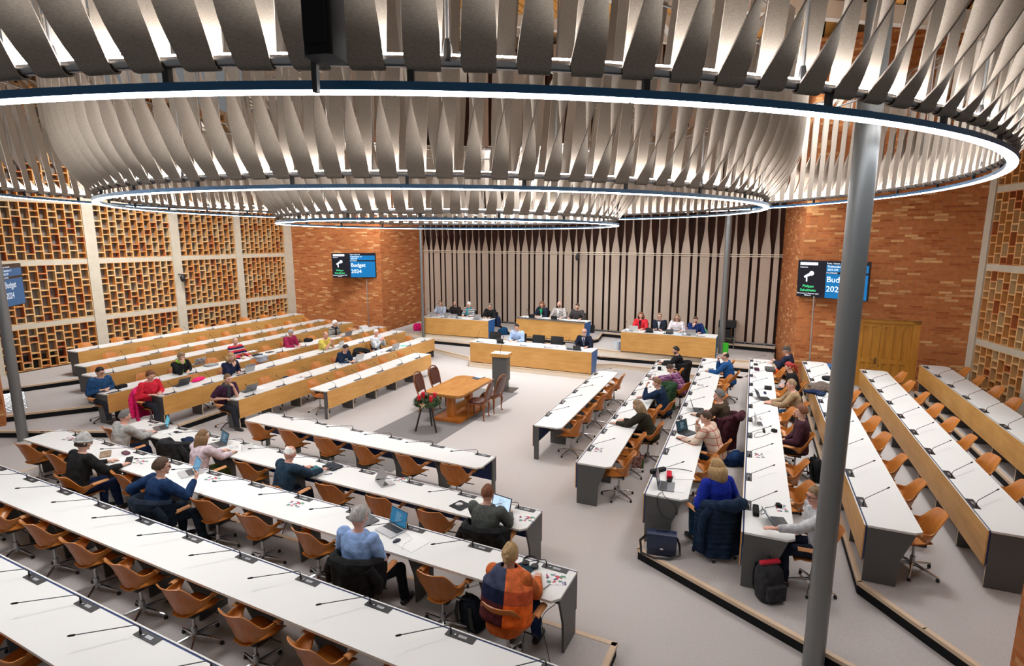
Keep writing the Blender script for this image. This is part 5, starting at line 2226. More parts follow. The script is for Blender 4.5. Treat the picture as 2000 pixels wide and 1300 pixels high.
def ex_shawl(root, k):
    """plaid wrap: four broad colour fields over shoulders and back"""
    R, U, F = k['R2'], k['up2'], k['F2']
    cols = [(0.045, 0.055, 0.10), (0.008, 0.012, 0.04), (0.075, 0.014, 0.018), (0.72, 0.16, 0.05), (0.50, 0.085, 0.03), (0.85, 0.14, 0.02)]
    ms = [cloth('shawl_%d' % i, c) for i, c in enumerate(cols)]
    b = MB()
    nu, nv = 30, 16
    S = k['should']
    P = []
    for i in range(nu + 1):
        a = math.radians(-195 + 390 * i / nu)      # 0 = back
        row = []
        for j in range(nv + 1):
            v = j / nv
            w = 0.085 + 0.165 * min(1, v * 2.6) ** 0.7 + 0.02 * v
            dd = 0.085 + 0.095 * min(1, v * 2.6) ** 0.7 + 0.015 * v + 0.006 * math.sin(7 * a)
            row.append(S + U * (0.075 - 0.52 * v ** 1.15) + R * (w * math.sin(a)) - F * (dd * math.cos(a)))
        P.append(row)
    W = nv + 1
    v = [p for r in P for p in r]
    for i in range(nu):
        for j in range(nv):
            right = i > nu * 0.52
            band = 0 if j < 6 else (1 if j < 10 else 2)
            b.cur = (band + 3) if right else band
            b.add([P[i][j], P[i + 1][j], P[i + 1][j + 1], P[i][j + 1]], [(0, 1, 2, 3)])
    o = b.build('shawl', ms, root)
    mod = bmesh.new()
    mod.from_mesh(o.data)
    bmesh.ops.remove_doubles(mod, verts=mod.verts, dist=1e-4)
    bmesh.ops.solidify(mod, geom=mod.faces, thickness=0.012)
    mod.to_mesh(o.data)
    mod.free()
    o.data.polygons.foreach_set('use_smooth', [True] * len(o.data.polygons))


sit('C', -2.33, 'woman with pinned-up blonde hair wrapped in a plaid orange and navy shawl', head=(997, 1082), top='orangetop', topc=(0.50, 0.12, 0.03), hair='blonde', hstyle='bun', lean=10, turn=2, nod=10, female=True,
    lh=(-0.10, 0.30, DESKZ), rh=(0.14, 0.36, DESKZ), trousers=(0.012, 0.03, 0.10), vox=0.010, extras=ex_shawl, curl=1.1)
# ---- right-hand rows
sit('R2', 16.95, 'bearded man in a black jacket at the far end of the second right-hand row', head=(1320, 684), top='black', topc=(0.012, 0.012, 0.014), hair='dark', beard='dark', lean=18, turn=4, nod=12,
    lh=(-0.12, 0.44, DESKZ), rh=(0.18, 0.44, DESKZ), vox=0.013, twist=10)
sit('R2', 15.10, 'person in a purple plaid shirt bending over the desk', turn_=-20, head=(1309, 720), top='purpleplaid', topc=(0.20, 0.055, 0.15), tkind='plaid', tcols=[(0.05, 0.015, 0.06), (0.45, 0.30, 0.40)], hair='brown', lean=34, turn=10, nod=40, vox=0.013,
    lh=(-0.14, 0.36, DESKZ), rh=(0.14, 0.36, DESKZ), slump=6)
sit('R2', 12.95, 'man in a dark blue sweater leaning his forehead on his hand', turn_=-8, head=(1283, 748), top='darkblue', topc=(0.006, 0.020, 0.050), hair='fairbrown', lean=20, turn=6, nod=14, vox=0.012,
    lh=(-0.10, 0.38, 1.10), rh=(0.12, 0.46, DESKZ), palm=((0.4, -0.8, 0.2), (0, 0, -1)), trousers=(0.01, 0.012, 0.016), curl=0.9, extras=ex_collar((0.30, 0.42, 0.62)))
sit('R2', 11.15, 'woman with long blonde hair in a dark olive jumper writing', head=(1245, 792), top='olive', topc=(0.022, 0.021, 0.012), hair='ash', hstyle='long', lean=30, turn=8, nod=24, female=True, vox=0.011,
    lh=(-0.16, 0.44, DESKZ), rh=(0.10, 0.34, DESKZ), trousers=(0.012, 0.012, 0.014))
sit('R3', 15.55, 'man in a blue fleece leaning his cheek on his fist', turn_=-8, head=(1416, 696), top='fleeceblue', topc=(0.010, 0.065, 0.20), hair='dark', hstyle='balding', lean=16, turn=8, nod=8, vox=0.013,
    lh=(-0.08, 0.40, DESKZ), rh=(0.04, 0.30, 1.08), palm=((0, 0, -1), (-0.3, -0.9, 0)), curl=1.2)
sit('R3', 11.52, 'grey-haired man in a brown jumper before an open laptop', turn_=-14, head=(1404, 772), top='brown', topc=(0.050, 0.032, 0.020), hair='saltpepper', hstyle='volume', lean=14, turn=20, nod=6, vox=0.012,
    lh=(-0.16, 0.34, DESKZ), rh=(0.10, 0.30, DESKZ + 0.06))
sit('R3', 10.20, 'man in a red and cream plaid shirt leaning on his elbow', turn_=-14, head=(1378, 815), top='creamplaid', topc=(0.62, 0.50, 0.40), tkind='plaid', tcols=[(0.55, 0.40, 0.30), (0.35, 0.04, 0.03)], hair='brown', lean=22, turn=14, nod=10, vox=0.011,
    lh=(-0.20, 0.34, DESKZ), rh=(0.04, 0.34, 1.02), palm=((0, 0, -1), (-0.2, -0.9, 0.2)), trousers=(0.02, 0.05, 0.10), curl=1.1)
sit('R3', 8.05, 'woman with wavy blonde hair in a bright blue sweater, seen from behind', turn_=-52, head=(1399, 913), top='royalblue', topc=(0.008, 0.022, 0.27), hair='blonde', hstyle='wavy', lean=12, turn=22, nod=8, female=True, vox=0.010,
    lh=(-0.18, 0.22, 0.72), rh=(0.12, 0.20, 0.72), trousers=(0.02, 0.07, 0.13), dt=0.12)
sit('R4', 17.00, 'man in a flat cap and dark blue jumper turned away from the camera', turn_=-20, head=(1536, 684), top='navyjumper', topc=(0.012, 0.016, 0.035), hair='saltpepper', hstyle='cap', lean=12, turn=26, nod=4, vox=0.013,
    lh=(-0.10, 0.34, 0.90), rh=(0.12, 0.30, 0.80))
sit('R4', 15.00, 'woman with red ponytail in a black top reading a paper', head=(1542, 716), top='blacktop', topc=(0.012, 0.010, 0.011), hair='red', hstyle='pony', lean=18, turn=6, nod=26, female=True, vox=0.013,
    lh=(-0.12, 0.22, 0.70), rh=(0.12, 0.22, 0.70), trousers=(0.02, 0.02, 0.03))
sit('R4', 12.92, 'man in a beige jumper over a blue collar with arms on the desk', head=(1545, 751), top='beige', topc=(0.30, 0.205, 0.115), hair='ash', lean=14, turn=6, nod=8, vox=0.012,
    lh=(-0.10, 0.30, DESKZ), rh=(0.06, 0.26, DESKZ), trousers=(0.02, 0.06, 0.12), extras=ex_collar((0.25, 0.35, 0.60)), skin='pink')
sit('R4', 10.72, 'young man in a maroon sweater with auburn hair looking left', turn_=-6, head=(1564, 804), top='maroon', topc=(0.045, 0.014, 0.022), hair='auburn', hstyle='volume', lean=2, turn=8, nod=0, vox=0.012,
    lh=(-0.18, 0.24, 0.66), rh=(0.14, 0.22, 0.62), trousers=(0.012, 0.014, 0.02))


def ex_hood(root, k):
    b = MB()
    c = k['neck'] - k['F2'] * 0.075 - k['up2'] * 0.035
    b.tube([c + k['R2'] * (0.10 * math.cos(a)) - k['F2'] * (0.05 * math.sin(a)) - k['up2'] * 0.03 * math.sin(a) for a in [math.radians(-10 + 200 * i / 12) for i in range(13)]], [0.028] + [0.045] * 11 + [0.028], 10)
    b.build('hood', cloth('hood_grey', (0.52, 0.52, 0.52)), root, 60)


sit('R4', 7.38, 'man with glasses in a pale grey hooded sweater reaching for his tablet', turn_=4, head=(1592, 968), top='palegrey', topc=(0.46, 0.465, 0.48), hair='ash', glasses=True, lean=10, turn=8, nod=10, twist=12, vox=0.010,
    lh=(-0.26, 0.50, 0.84), rh=(0.10, 0.24, 0.66), trousers=(0.010, 0.014, 0.030), knees=((-0.12, 0.44, 0.50), (0.12, 0.42, 0.50)), skin='pink', dt=0.10, curl=0.25, extras=ex_hood)
# ---- left-hand rows
sit('L2', -9.20, 'man in a dark purple sweater with a grey scarf, cheek in his hand', head=(447, 740), top='plum', topc=(0.045, 0.016, 0.040), hair='fairbrown', lean=16, turn=-8, nod=4, vox=0.012,
    lh=(-0.02, 0.28, 1.00), rh=(0.20, 0.30, DESKZ), palm=((0.7, -0.6, 0), (0, 0, -1)), curl=0.8, sleeve='short', extras=ex_scarf((0.05, 0.055, 0.06)))
def ex_print(root, k):
    b = MB()
    c = k['chest'] + k['F2'] * 0.152
    for x, w in ((-0.055, 0.028), (-0.018, 0.028), (0.020, 0.028), (0.057, 0.026)):
        for z, h in ((0.035, 0.026), (0.0, 0.018)):
            b.add([c + k['R2'] * (x - w / 2) + k['up2'] * (z - h / 2), c + k['R2'] * (x + w / 2) + k['up2'] * (z - h / 2), c + k['R2'] * (x + w / 2) + k['up2'] * (z + h / 2), c + k['R2'] * (x - w / 2) + k['up2'] * (z + h / 2)], [(0, 1, 2, 3)])
    b.build('chest_print', M['white'], root)


sit('L2', -13.45, 'dark-haired man in a navy sweatshirt with white chest print, bent over a phone', head=(675, 680), top='navyprint', topc=(0.008, 0.018, 0.045), hair='dark', lean=28, turn=4, nod=30, vox=0.013,
    lh=(-0.06, 0.42, DESKZ), rh=(0.12, 0.44, DESKZ), extras=ex_print, glasses=True)
sit('L2', -15.50, 'elderly man in a dark vest over a white shirt, hands raised', head=(735, 650), top='whiteshirt', topc=(0.55, 0.57, 0.60), hair='white', lean=2, turn=-28, nod=0, vox=0.013,
    lh=(-0.06, 0.24, 1.00), rh=(0.10, 0.24, 0.98), palm=((0.3, -0.9, 0), (-0.5, -0.8, 0)), extras=ex_vest((0.012, 0.018, 0.040)), skin='pink', curl=1.2)
sit('L3', -8.42, 'woman in a bright red sweater with reddish-brown hair at a dark laptop', head=(325, 738), top='brightred', topc=(0.62, 0.022, 0.045), hair='auburn', hstyle='volume', lean=18, turn=4, nod=18, female=True, vox=0.012,
    lh=(-0.14, 0.34, DESKZ), rh=(0.12, 0.36, DESKZ))
sit('L3', -10.55, 'woman with a blonde bob in a navy jumper with patterned sleeves', head=(473, 700), top='navybob', topc=(0.010, 0.014, 0.040), hair='blonde', hstyle='bob', lean=18, turn=-10, nod=12, female=True, vox=0.013,
    lh=(-0.14, 0.36, DESKZ), rh=(0.06, 0.30, 1.00), palm=((0, 0, -1), (-0.4, -0.9, 0)), curl=1.0)
sit('L3', -14.25, 'man in a yellow shirt with hands clasped before his mouth', head=(643, 655), top='yellow', topc=(0.56, 0.44, 0.085), hair='ash', hstyle='balding', lean=16, turn=-10, nod=6, vox=0.013, sleeve='short',
    lh=(-0.02, 0.36, 1.02), rh=(0.05, 0.37, 1.01), palm=((0.9, -0.2, 0), (-0.9, -0.2, 0)), curl=0.9, skin='pink')
sit('L4', -8.22, 'man with glasses in a blue quarter-zip sweater holding a phone', head=(202, 727), top='zipblue', topc=(0.016, 0.060, 0.15), hair='dark', glasses=True, lean=12, turn=16, nod=22, vox=0.012,
    lh=(-0.10, 0.28, 0.80), rh=(0.08, 0.30, 0.80), extras=ex_collar((0.25, 0.38, 0.50)), curl=0.9)
sit('L4', -10.10, 'woman in black with a bright green scarf and headband, head in her hand', head=(358, 697), top='blackgreen', topc=(0.010, 0.010, 0.011), hair='ash', hstyle='volume', lean=20, turn=6, nod=22, female=True, vox=0.012,
    lh=(-0.16, 0.30, DESKZ), rh=(0.08, 0.30, 1.04), palm=((0, 0, -1), (-0.3, -0.9, 0.2)), extras=ex_scarf((0.22, 0.50, 0.03)))
sit('L4', -12.30, 'man in a red and navy striped turtleneck looking right', head=(460, 666), top='redstripes', topc=(0.012, 0.018, 0.06), tkind='stripes', tcols=[(0.012, 0.018, 0.06), (0.55, 0.03, 0.05), (0.55, 0.03, 0.05), (0.6, 0.5, 0.5)], hair='saltpepper', hstyle='balding', lean=2, turn=-32, nod=-2, vox=0.012,
    lh=(-0.16, 0.30, DESKZ), rh=(0.16, 0.28, DESKZ), extras=ex_collar((0.40, 0.02, 0.05)))
sit('L4', -14.15, 'grey-haired person in a crimson sweater looking down at a tablet', head=(568, 650), top='crimson', topc=(0.27, 0.014, 0.060), hair='grey', hstyle='volume', lean=20, turn=-2, nod=28, vox=0.013,
    lh=(-0.08, 0.40, DESKZ), rh=(0.14, 0.44, DESKZ))
sit('L4', -16.35, 'white-haired person in a grey patterned jumper and dark scarf', head=(656, 632), top='greypattern', topc=(0.20, 0.185, 0.16), tkind='pattern', tcols=[(0.34, 0.32, 0.28), (0.10, 0.09, 0.08), (0.26, 0.24, 0.21)], hair='white', hstyle='volume', glasses=True, lean=12, turn=6, nod=12, vox=0.013,
    lh=(-0.12, 0.34, DESKZ), rh=(0.12, 0.36, DESKZ), extras=ex_scarf((0.015, 0.015, 0.018)))
# ---- rostrum
Rk = dict(vox=0.014)
sit_r('M', 1.42, 0.98, 'dark-haired man in a pale blue shirt at the front rostrum desk', top='paleblueshirt', topc=(0.34, 0.45, 0.66), hair='dark', lean=10, nod=16, lh=(-0.16, 0.38, 0.79), rh=(0.12, 0.36, 0.79), extras=ex_collar((0.36, 0.46, 0.66)), **Rk)
sit_r('M', 3.95, 0.92, 'bald man with glasses in a dark suit and tie at the front rostrum desk', top='suitnavy', topc=(0.008, 0.012, 0.028), hair='white', hstyle='balding', glasses=True, beard='white', lean=6, turn=8, nod=2, lh=(-0.2, 0.36, 0.79), rh=(0.2, 0.36, 0.79),
      extras=ex_jacket_front((0.55, 0.60, 0.68), (0.012, 0.015, 0.05)), skin='pink', **Rk)
sit_r('DL', 0.42, 0.95, 'person in a pale blue patterned jumper at the left end of the left rostrum desk', top='palejumper', topc=(0.36, 0.40, 0.48), hair='fairbrown', glasses=True, lean=4, turn=-4, nod=2, lh=(-0.14, 0.34, 0.79), rh=(0.14, 0.36, 0.79), **Rk)
sit_r('DL', 1.12, 1.0, 'balding man with glasses in a dark cardigan behind a silver laptop', top='darkcardigan', topc=(0.020, 0.014, 0.014), hair='saltpepper', hstyle='balding', glasses=True, beard='saltpepper', lean=4, nod=2, lh=(-0.18, 0.34, 0.79), rh=(0.18, 0.34, 0.79), **Rk)
sit_r('DL', 1.83, 0.95, 'white-haired person in a colourful striped jumper at the left rostrum desk', top='stripedjumper', topc=(0.04, 0.18, 0.27), tkind='stripes', tcols=[(0.58, 0.55, 0.48), (0.05, 0.10, 0.17), (0.50, 0.12, 0.12), (0.60, 0.57, 0.52), (0.09, 0.20, 0.10)], hair='white', hstyle='volume', lean=6, turn=-6, nod=10,
      lh=(-0.14, 0.34, 0.79), rh=(0.14, 0.34, 0.79), extras=ex_scarf((0.03, 0.25, 0.30)), **Rk)
sit_r('DL', 2.85, 0.90, 'dark-haired man in a black turtleneck at the right end of the left rostrum desk', top='blackturtle', topc=(0.008, 0.008, 0.009), hair='saltpepper', lean=8, turn=12, nod=12, lh=(-0.14, 0.36, 0.79), rh=(0.14, 0.34, 0.79), extras=ex_collar((0.01, 0.01, 0.01)), skin='tan', **Rk)
sit_r('DC', 0.70, 0.94, 'woman with reddish hair in a navy blazer over a green top', top='navyblazer', topc=(0.008, 0.012, 0.024), hair='auburn', hstyle='bob', female=True, lean=8, nod=16, lh=(-0.10, 0.36, 0.79), rh=(0.12, 0.36, 0.79), extras=ex_jacket_front((0.01, 0.36, 0.12)), **Rk)
sit_r('DC', 1.45, 0.94, 'bald man with a dark beard in a light grey jacket at the raised desk', top='greyjacket', topc=(0.34, 0.31, 0.29), hair='dark', hstyle='bald', beard='dark', lean=2, nod=2, lh=(-0.26, 0.36, 0.79), rh=(0.22, 0.34, 0.79), extras=ex_jacket_front((0.62, 0.62, 0.62)), sc=1.05, **Rk)
sit_r('DC', 2.25, 0.94, 'bearded man in a dark grey shirt at the right end of the raised desk', top='charcoal', topc=(0.040, 0.035, 0.034), hair='brown', beard='fairbrown', lean=6, nod=14, lh=(-0.26, 0.32, 0.79), rh=(0.24, 0.30, 0.79), **Rk)
sit_r('DR', 0.50, 0.92, 'woman with dark curly hair in a red jacket at the right rostrum desk', top='redjacket', topc=(0.55, 0.02, 0.03), hair='auburn', hstyle='bob', female=True, lean=4, nod=4, lh=(-0.14, 0.34, 0.79), rh=(0.14, 0.34, 0.79), extras=ex_jacket_front((0.012, 0.010, 0.012)), **Rk)
sit_r('DR', 1.18, 0.94, 'man with glasses in a dark navy jacket and white shirt, arms folded on the desk', top='darkjacket', topc=(0.010, 0.013, 0.025), hair='ash', glasses=True, lean=4, nod=3, lh=(0.06, 0.28, 0.80), rh=(-0.06, 0.30, 0.80), extras=ex_jacket_front((0.60, 0.62, 0.65)), **Rk)
sit_r('DR', 1.80, 0.92, 'woman with grey curly hair and glasses in a white blouse', top='whiteblouse', topc=(0.62, 0.56, 0.57), hair='ash', hstyle='bob', female=True, glasses=True, lean=6, nod=8, lh=(-0.20, 0.34, 0.79), rh=(0.16, 0.34, 0.79), **Rk)
sit_r('DR', 2.45, 0.92, 'man in dark blue resting his chin on his hand at the right rostrum desk', top='bluesweater', topc=(0.008, 0.024, 0.11), hair='brown', beard='brown', lean=18, turn=-4, nod=18, lh=(-0.20, 0.34, 0.79), rh=(0.04, 0.26, 1.00), palm=((0, 0, -1), (-0.2, -0.9, 0.2)), curl=1.2, **Rk)


# ================================================================ things on the desks and on the floor
LAP_SCR = {}


def lap_screen(c, e):
    k = (c, e)
    if k not in LAP_SCR:
        LAP_SCR[k] = mat('laptop_display', (0.01, 0.01, 0.012), 0.25, emit=c, es=e)
    return LAP_SCR[k]


DOCLINE = mat('document_lines', (0.3, 0.3, 0.3), 0.5, emit=(0.10, 0.30, 0.42), es=0.5)
KEYS = mat('keyboard_black', (0.015, 0.015, 0.017), 0.5)
SILV = mat('laptop_silver', (0.50, 0.50, 0.51), 0.35, 0.6)
DARKG = mat('laptop_dark', (0.035, 0.036, 0.04), 0.4, 0.3)
SPACEG = mat('laptop_grey', (0.16, 0.16, 0.17), 0.38, 0.5)
PAPER = mat('paper_white', (0.74, 0.74, 0.73), 0.8)


def laptop(label, p, rz, ang=108, body=None, scr=((0.03, 0.22, 0.34), 0.9), w=0.32, d=0.22, cat='laptop', sticker=False):
    """local +Y away from its user"""
    body = body or SILV
    root = thing('laptop', label, cat, p, rz)
    b = MB()
    b.rbox(-w / 2, w / 2, -d / 2, d / 2, 0, 0.014, 0.012)
    base = b.build('base', body, root)
    b = MB()
    nx, ny = 13, 5
    kw_, kd = (w * 0.88) / nx, (d * 0.46) / ny
    for i in range(nx):
        for j in range(ny):
            x, y = -w * 0.44 + i * kw_, -d * 0.02 + j * kd - 0.004
            b.box(x + 0.001, x + kw_ - 0.001, y + 0.001, y + kd - 0.001, 0.0141, 0.0152)
    b.build('keyboard', KEYS, base)
    b = MB()
    b.box(-w * 0.17, w * 0.17, -d * 0.44, -d * 0.10, 0.0141, 0.0146)
    b.build('touchpad', body, base)
    MT = Matrix.Translation((0, d / 2 - 0.004, 0.012)) @ Matrix.Rotation(math.radians(ang - 90), 4, 'X') if False else Matrix.Translation((0, d / 2 - 0.004, 0.012)) @ Matrix.Rotation(-math.radians(ang - 90), 4, 'X')
    h = d * 0.98
    b = MB()
    b.box(-w / 2, w / 2, 0, 0.007, 0.002, h, MT)
    lid = b.build('lid', body, root)
    b = MB()
    b.cur = 0
    b.box(-w / 2 + 0.006, w / 2 - 0.006, -0.0012, 0.0, 0.012, h - 0.005, MT)
    b.cur = 1
    b.box(-w / 2 + 0.014, w / 2 - 0.014, -0.0018, -0.0012, 0.022, h - 0.013, MT)
    b.cur = 2
    if scr[1] > 0.2:
        for k in range(7):
            b.box(-w * 0.16, w * (0.10 + 0.05 * ((k * 7) % 3)), -0.0022, -0.0018, h * (0.28 + 0.08 * k), h * (0.28 + 0.08 * k) + 0.005, MT)
    b.build('display', [M['black'], lap_screen(*scr), DOCLINE], lid)
    if sticker:
        b = MB()
        cs = [mat('sticker_red', (0.5, 0.05, 0.05), 0.5), mat('sticker_green', (0.1, 0.35, 0.2), 0.5), mat('sticker_black', (0.02, 0.02, 0.02), 0.5)]
        for k in range(6):
            b.cur = k % 3
            x = -w * 0.4 + k * 0.045
            b.box(x, x + 0.035, 0.007, 0.0076, 0.05 + 0.05 * (k % 3), 0.085 + 0.05 * (k % 3), MT)
        b.build('stickers', cs, lid)
    return root


def onrow(row, px, py, dz=0.0003):
    s, t = rowpx(row, px, py)
    return rowp(row, s, t, DESK_H + dz)


def rowrz(row, turn=0):
    return BL[ROWS[row][0]].face + math.radians(turn)


BLU = ((0.02, 0.20, 0.34), 1.0)
lt = 'open laptop with a blue document on screen'
laptop('silver laptop with a blue screen before the man in the light grey sweater', onrow('B', 313, 836), rowrz('B', -22), 106, SPACEG, ((0.05, 0.33, 0.44), 1.1))
laptop('silver laptop with dark blue screen before the woman in lilac', onrow('B', 424, 869), rowrz('B', -16), 108, SPACEG, ((0.02, 0.08, 0.13), 1.0))
laptop('silver laptop with blue screen before the man in the navy sweater', onrow('C', 366, 925), rowrz('C', -22), 112, SILV, ((0.04, 0.20, 0.36), 1.1))
laptop('silver laptop with teal screen before the man in the light blue shirt', onrow('C', 762, 1036), rowrz('C', -14), 104, SILV, ((0.0, 0.11, 0.23), 1.0), 0.33, 0.23)
laptop('laptop with a bright white screen before the man in tweed', onrow('B', 968, 1006), rowrz('B', -8), 108, SPACEG, ((0.50, 0.66, 0.84), 1.1))
laptop('half-open black convertible standing like a tent on the second foreground row', onrow('B', 752, 942), rowrz('B', 150), 62, SILV, ((0.003, 0.003, 0.004), 0.1))
laptop('dark laptop with a black screen at the corner seat before the woman in bright blue', onrow('R3', 1302, 950), rowrz('R3', 4), 100, SPACEG, ((0.02, 0.03, 0.04), 0.4))
laptop('black laptop open before the man in the plaid shirt', onrow('R3', 1343, 846), rowrz('R3', -30), 104, DARKG, ((0.01, 0.05, 0.07), 0.7))
laptop('slim dark laptop with teal screen before the man in the brown jumper', onrow('R3', 1365, 801), rowrz('R3', 12), 108, DARKG, ((0.03, 0.16, 0.20), 0.8))
laptop('dark laptop with teal screen before the man in the beige jumper', onrow('R4', 1493, 779), rowrz('R4', 16), 112, DARKG, ((0.0, 0.22, 0.30), 0.9))
laptop('white laptop seen edge-on beside papers before the young man in maroon', onrow('R4', 1488, 829), rowrz('R4', 6), 96, PAPER, ((0.3, 0.4, 0.45), 0.8))
laptop('dark tablet with folded cover before the man in the pale grey hooded sweater', onrow('R4', 1522, 1020), rowrz('R4', 14), 128, DARKG, ((0.10, 0.16, 0.20), 0.5), 0.26, 0.18, 'tablet')
laptop('white laptop with colourful stickers before the woman in the green scarf', onrow('L4', 386, 711), rowrz('L4', -4), 110, SILV, BLU, sticker=True)
laptop('silver laptop before the woman with the blonde bob', onrow('L3', 482, 724), rowrz('L3', -6), 112, SILV, BLU)
laptop('dark grey laptop before the man with the grey scarf', onrow('L2', 484, 763), rowrz('L2', -6), 118, SPACEG, BLU)
laptop('black laptop before the woman in bright red', onrow('L3', 352, 752), rowrz('L3', 2), 116, DARKG, BLU)
laptop('white laptop before the man in the navy sweatshirt', onrow('L2', 697, 702), rowrz('L2', -12), 112, PAPER, BLU)
laptop('silver laptop beside green papers on the second left-hand row', onrow('L2', 768, 681), rowrz('L2', -12), 108, SILV, BLU)
laptop('white tablet on a stand before the man in yellow', onrow('L3', 661, 677), rowrz('L3', 4), 104, PAPER, BLU, 0.27, 0.2, 'tablet')
laptop('silver laptop before the white-haired person in grey', onrow('L4', 676, 656), rowrz('L4', -10), 112, SILV, BLU)
for k, s, lab, body in (('DL', 0.52, 'silver laptop at the left end of the left rostrum desk', SILV), ('DL', 1.22, 'silver laptop before the balding man at the left rostrum desk', SILV),
                        ('DL', 1.55, 'small silver tablet beside the striped jumper at the left rostrum desk', SILV), ('DL', 2.62, 'silver laptop before the man in the black turtleneck', SILV),
                        ('DC', 0.62, 'black tablet before the woman with the green top', DARKG), ('DC', 1.60, 'black tablet before the bearded man in the grey jacket', DARKG),
                        ('DR', 0.42, 'white laptop before the woman in red at the right rostrum desk', PAPER), ('DR', 0.98, 'black tablet before the man in the navy jacket at the right rostrum desk', DARKG),
                        ('DR', 1.68, 'grey tablet before the woman in the white blouse', SPACEG), ('DR', 2.40, 'silver laptop before the man in blue at the right rostrum desk', SILV),
                        ('M', 1.12, 'black tablet before the man in the pale blue shirt', DARKG), ('M', 3.72, 'silver laptop before the bald man in the suit', SILV), ('M', 3.98, 'small black tablet on the right corner of the front rostrum desk', DARKG)):
    small = 'tablet' in lab
    laptop(lab, deskp(k, s, 0.24 if not (k == 'M' and s > 3.9) else 0.14, 0.7455), desk_rz(k) + 0.04, 106, body, BLU, 0.26 if small else 0.32, 0.17 if small else 0.22, 'tablet' if small else 'laptop')


# ---------------------------------------------------------------- papers, leaflets and small things
def slab(name, label, cat, p, rz, w, d, h, m, r=0.003, group=None):
    b = MB()
    b.rbox(-w / 2, w / 2, -d / 2, d / 2, 0, h, min(r, w / 2.1, d / 2.1))
    o = b.build(name, m, None, 40)
    o.location = p
    o.rotation_euler = (0, 0, rz)
    return tag(o, label, cat, group)


def leaflet_mat():
    m = mat('printed_leaflet', (0.7, 0.7, 0.7), 0.5)
    nt, N, L, b = nodes(m)
    v = N.new('ShaderNodeTexVoronoi')
    v.inputs['Scale'].default_value = 26
    L.new(mapping(nt, (1, 1, 1)), v.inputs['Vector'])
    sp = N.new('ShaderNodeSeparateColor')
    L.new(v.outputs['Color'], sp.inputs[0])
    r = N.new('ShaderNodeValToRGB')
    r.color_ramp.interpolation = 'CONSTANT'
    cols = [(0.0, (0.70, 0.70, 0.71)), (0.38, (0.42, 0.03, 0.05)), (0.52, (0.66, 0.64, 0.66)), (0.66, (0.05, 0.06, 0.10)), (0.78, (0.30, 0.28, 0.42)), (0.88, (0.06, 0.20, 0.11)), (0.94, (0.7, 0.7, 0.7))]
    el = r.color_ramp.elements
    while len(el) < len(cols):
        el.new(0.5)
    for e, (p, c) in zip(el, cols):
        e.position = p
        e.color = (*c, 1)
    L.new(sp.outputs[0], r.inputs[0])
    L.new(r.outputs[0], b.inputs['Base Color'])
    return m


LEAF = leaflet_mat()
LG = 'printed colourful leaflets'
for row, px, py, tn, lab in (
        ('B', 1029, 1013, 20, 'colourful leaflet at the right end of the second foreground row, beside the tweed jacket man'),
        ('C', 1086, 1131, 25, 'large colourful leaflet at the right end of the third foreground row'),
        ('C', 577, 984, 10, 'colourful leaflet on the third foreground row, behind the man with the tablet'),
        ('C', 415, 935, 10, 'colourful leaflet to the right of the navy sweater man\'s laptop'),
        ('C', 274, 902, 15, 'colourful leaflet beside the black folder of the person in the beanie'),
        ('C', 135, 857, 8, 'colourful leaflet at the left end of the third foreground row'),
        ('B', 783, 936, 15, 'colourful leaflet behind the tent-shaped laptop on the second foreground row'),
        ('R2', 1169, 878, 10, 'colourful leaflet at the camera end of the second right-hand row'),
        ('R2', 1276, 731, 10, 'colourful leaflet on the second right-hand row, beside the purple plaid shirt'),
        ('R3', 1368, 752, 10, 'colourful leaflet on the third right-hand row, between the blue fleece and the brown jumper'),
        ('R3', 1332, 858, 60, 'colourful leaflet under a dark pouch before the plaid shirt man'),
        ('R4', 1483, 889, 10, 'colourful leaflet on the fourth right-hand row, second console from the hooded man'),
        ('R4', 1480, 816, 10, 'colourful leaflet beside the white laptop on the fourth right-hand row'),
        ('R4', 1526, 992, 10, 'colourful leaflet under the plug before the hooded sweater man'),
        ('R4', 1481, 706, 10, 'colourful leaflet at the far end of the fourth right-hand row'),
        ('R4', 1471, 736, 10, 'colourful leaflet on the fourth right-hand row, beside the red-haired woman'),
        ('L2', 588, 736, 5, 'colourful leaflet on the second left-hand row, at the fourth seat from the camera end'),
        ('L2', 668, 712, 5, 'colourful leaflet before the man in the navy sweatshirt'),
        ('L2', 746, 687, 5, 'colourful leaflet before the elderly man in the vest'),
        ('L3', 586, 697, 5, 'colourful leaflet on the third left-hand row, midway along'),
        ('L3', 319, 770, 5, 'colourful leaflet before the woman in bright red')):
    slab('leaflet', lab, 'leaflet', onrow(row, px, py), rowrz(row, tn), 0.21, 0.15 if row != 'C' or px < 1000 else 0.20, 0.002, LEAF, group=LG)

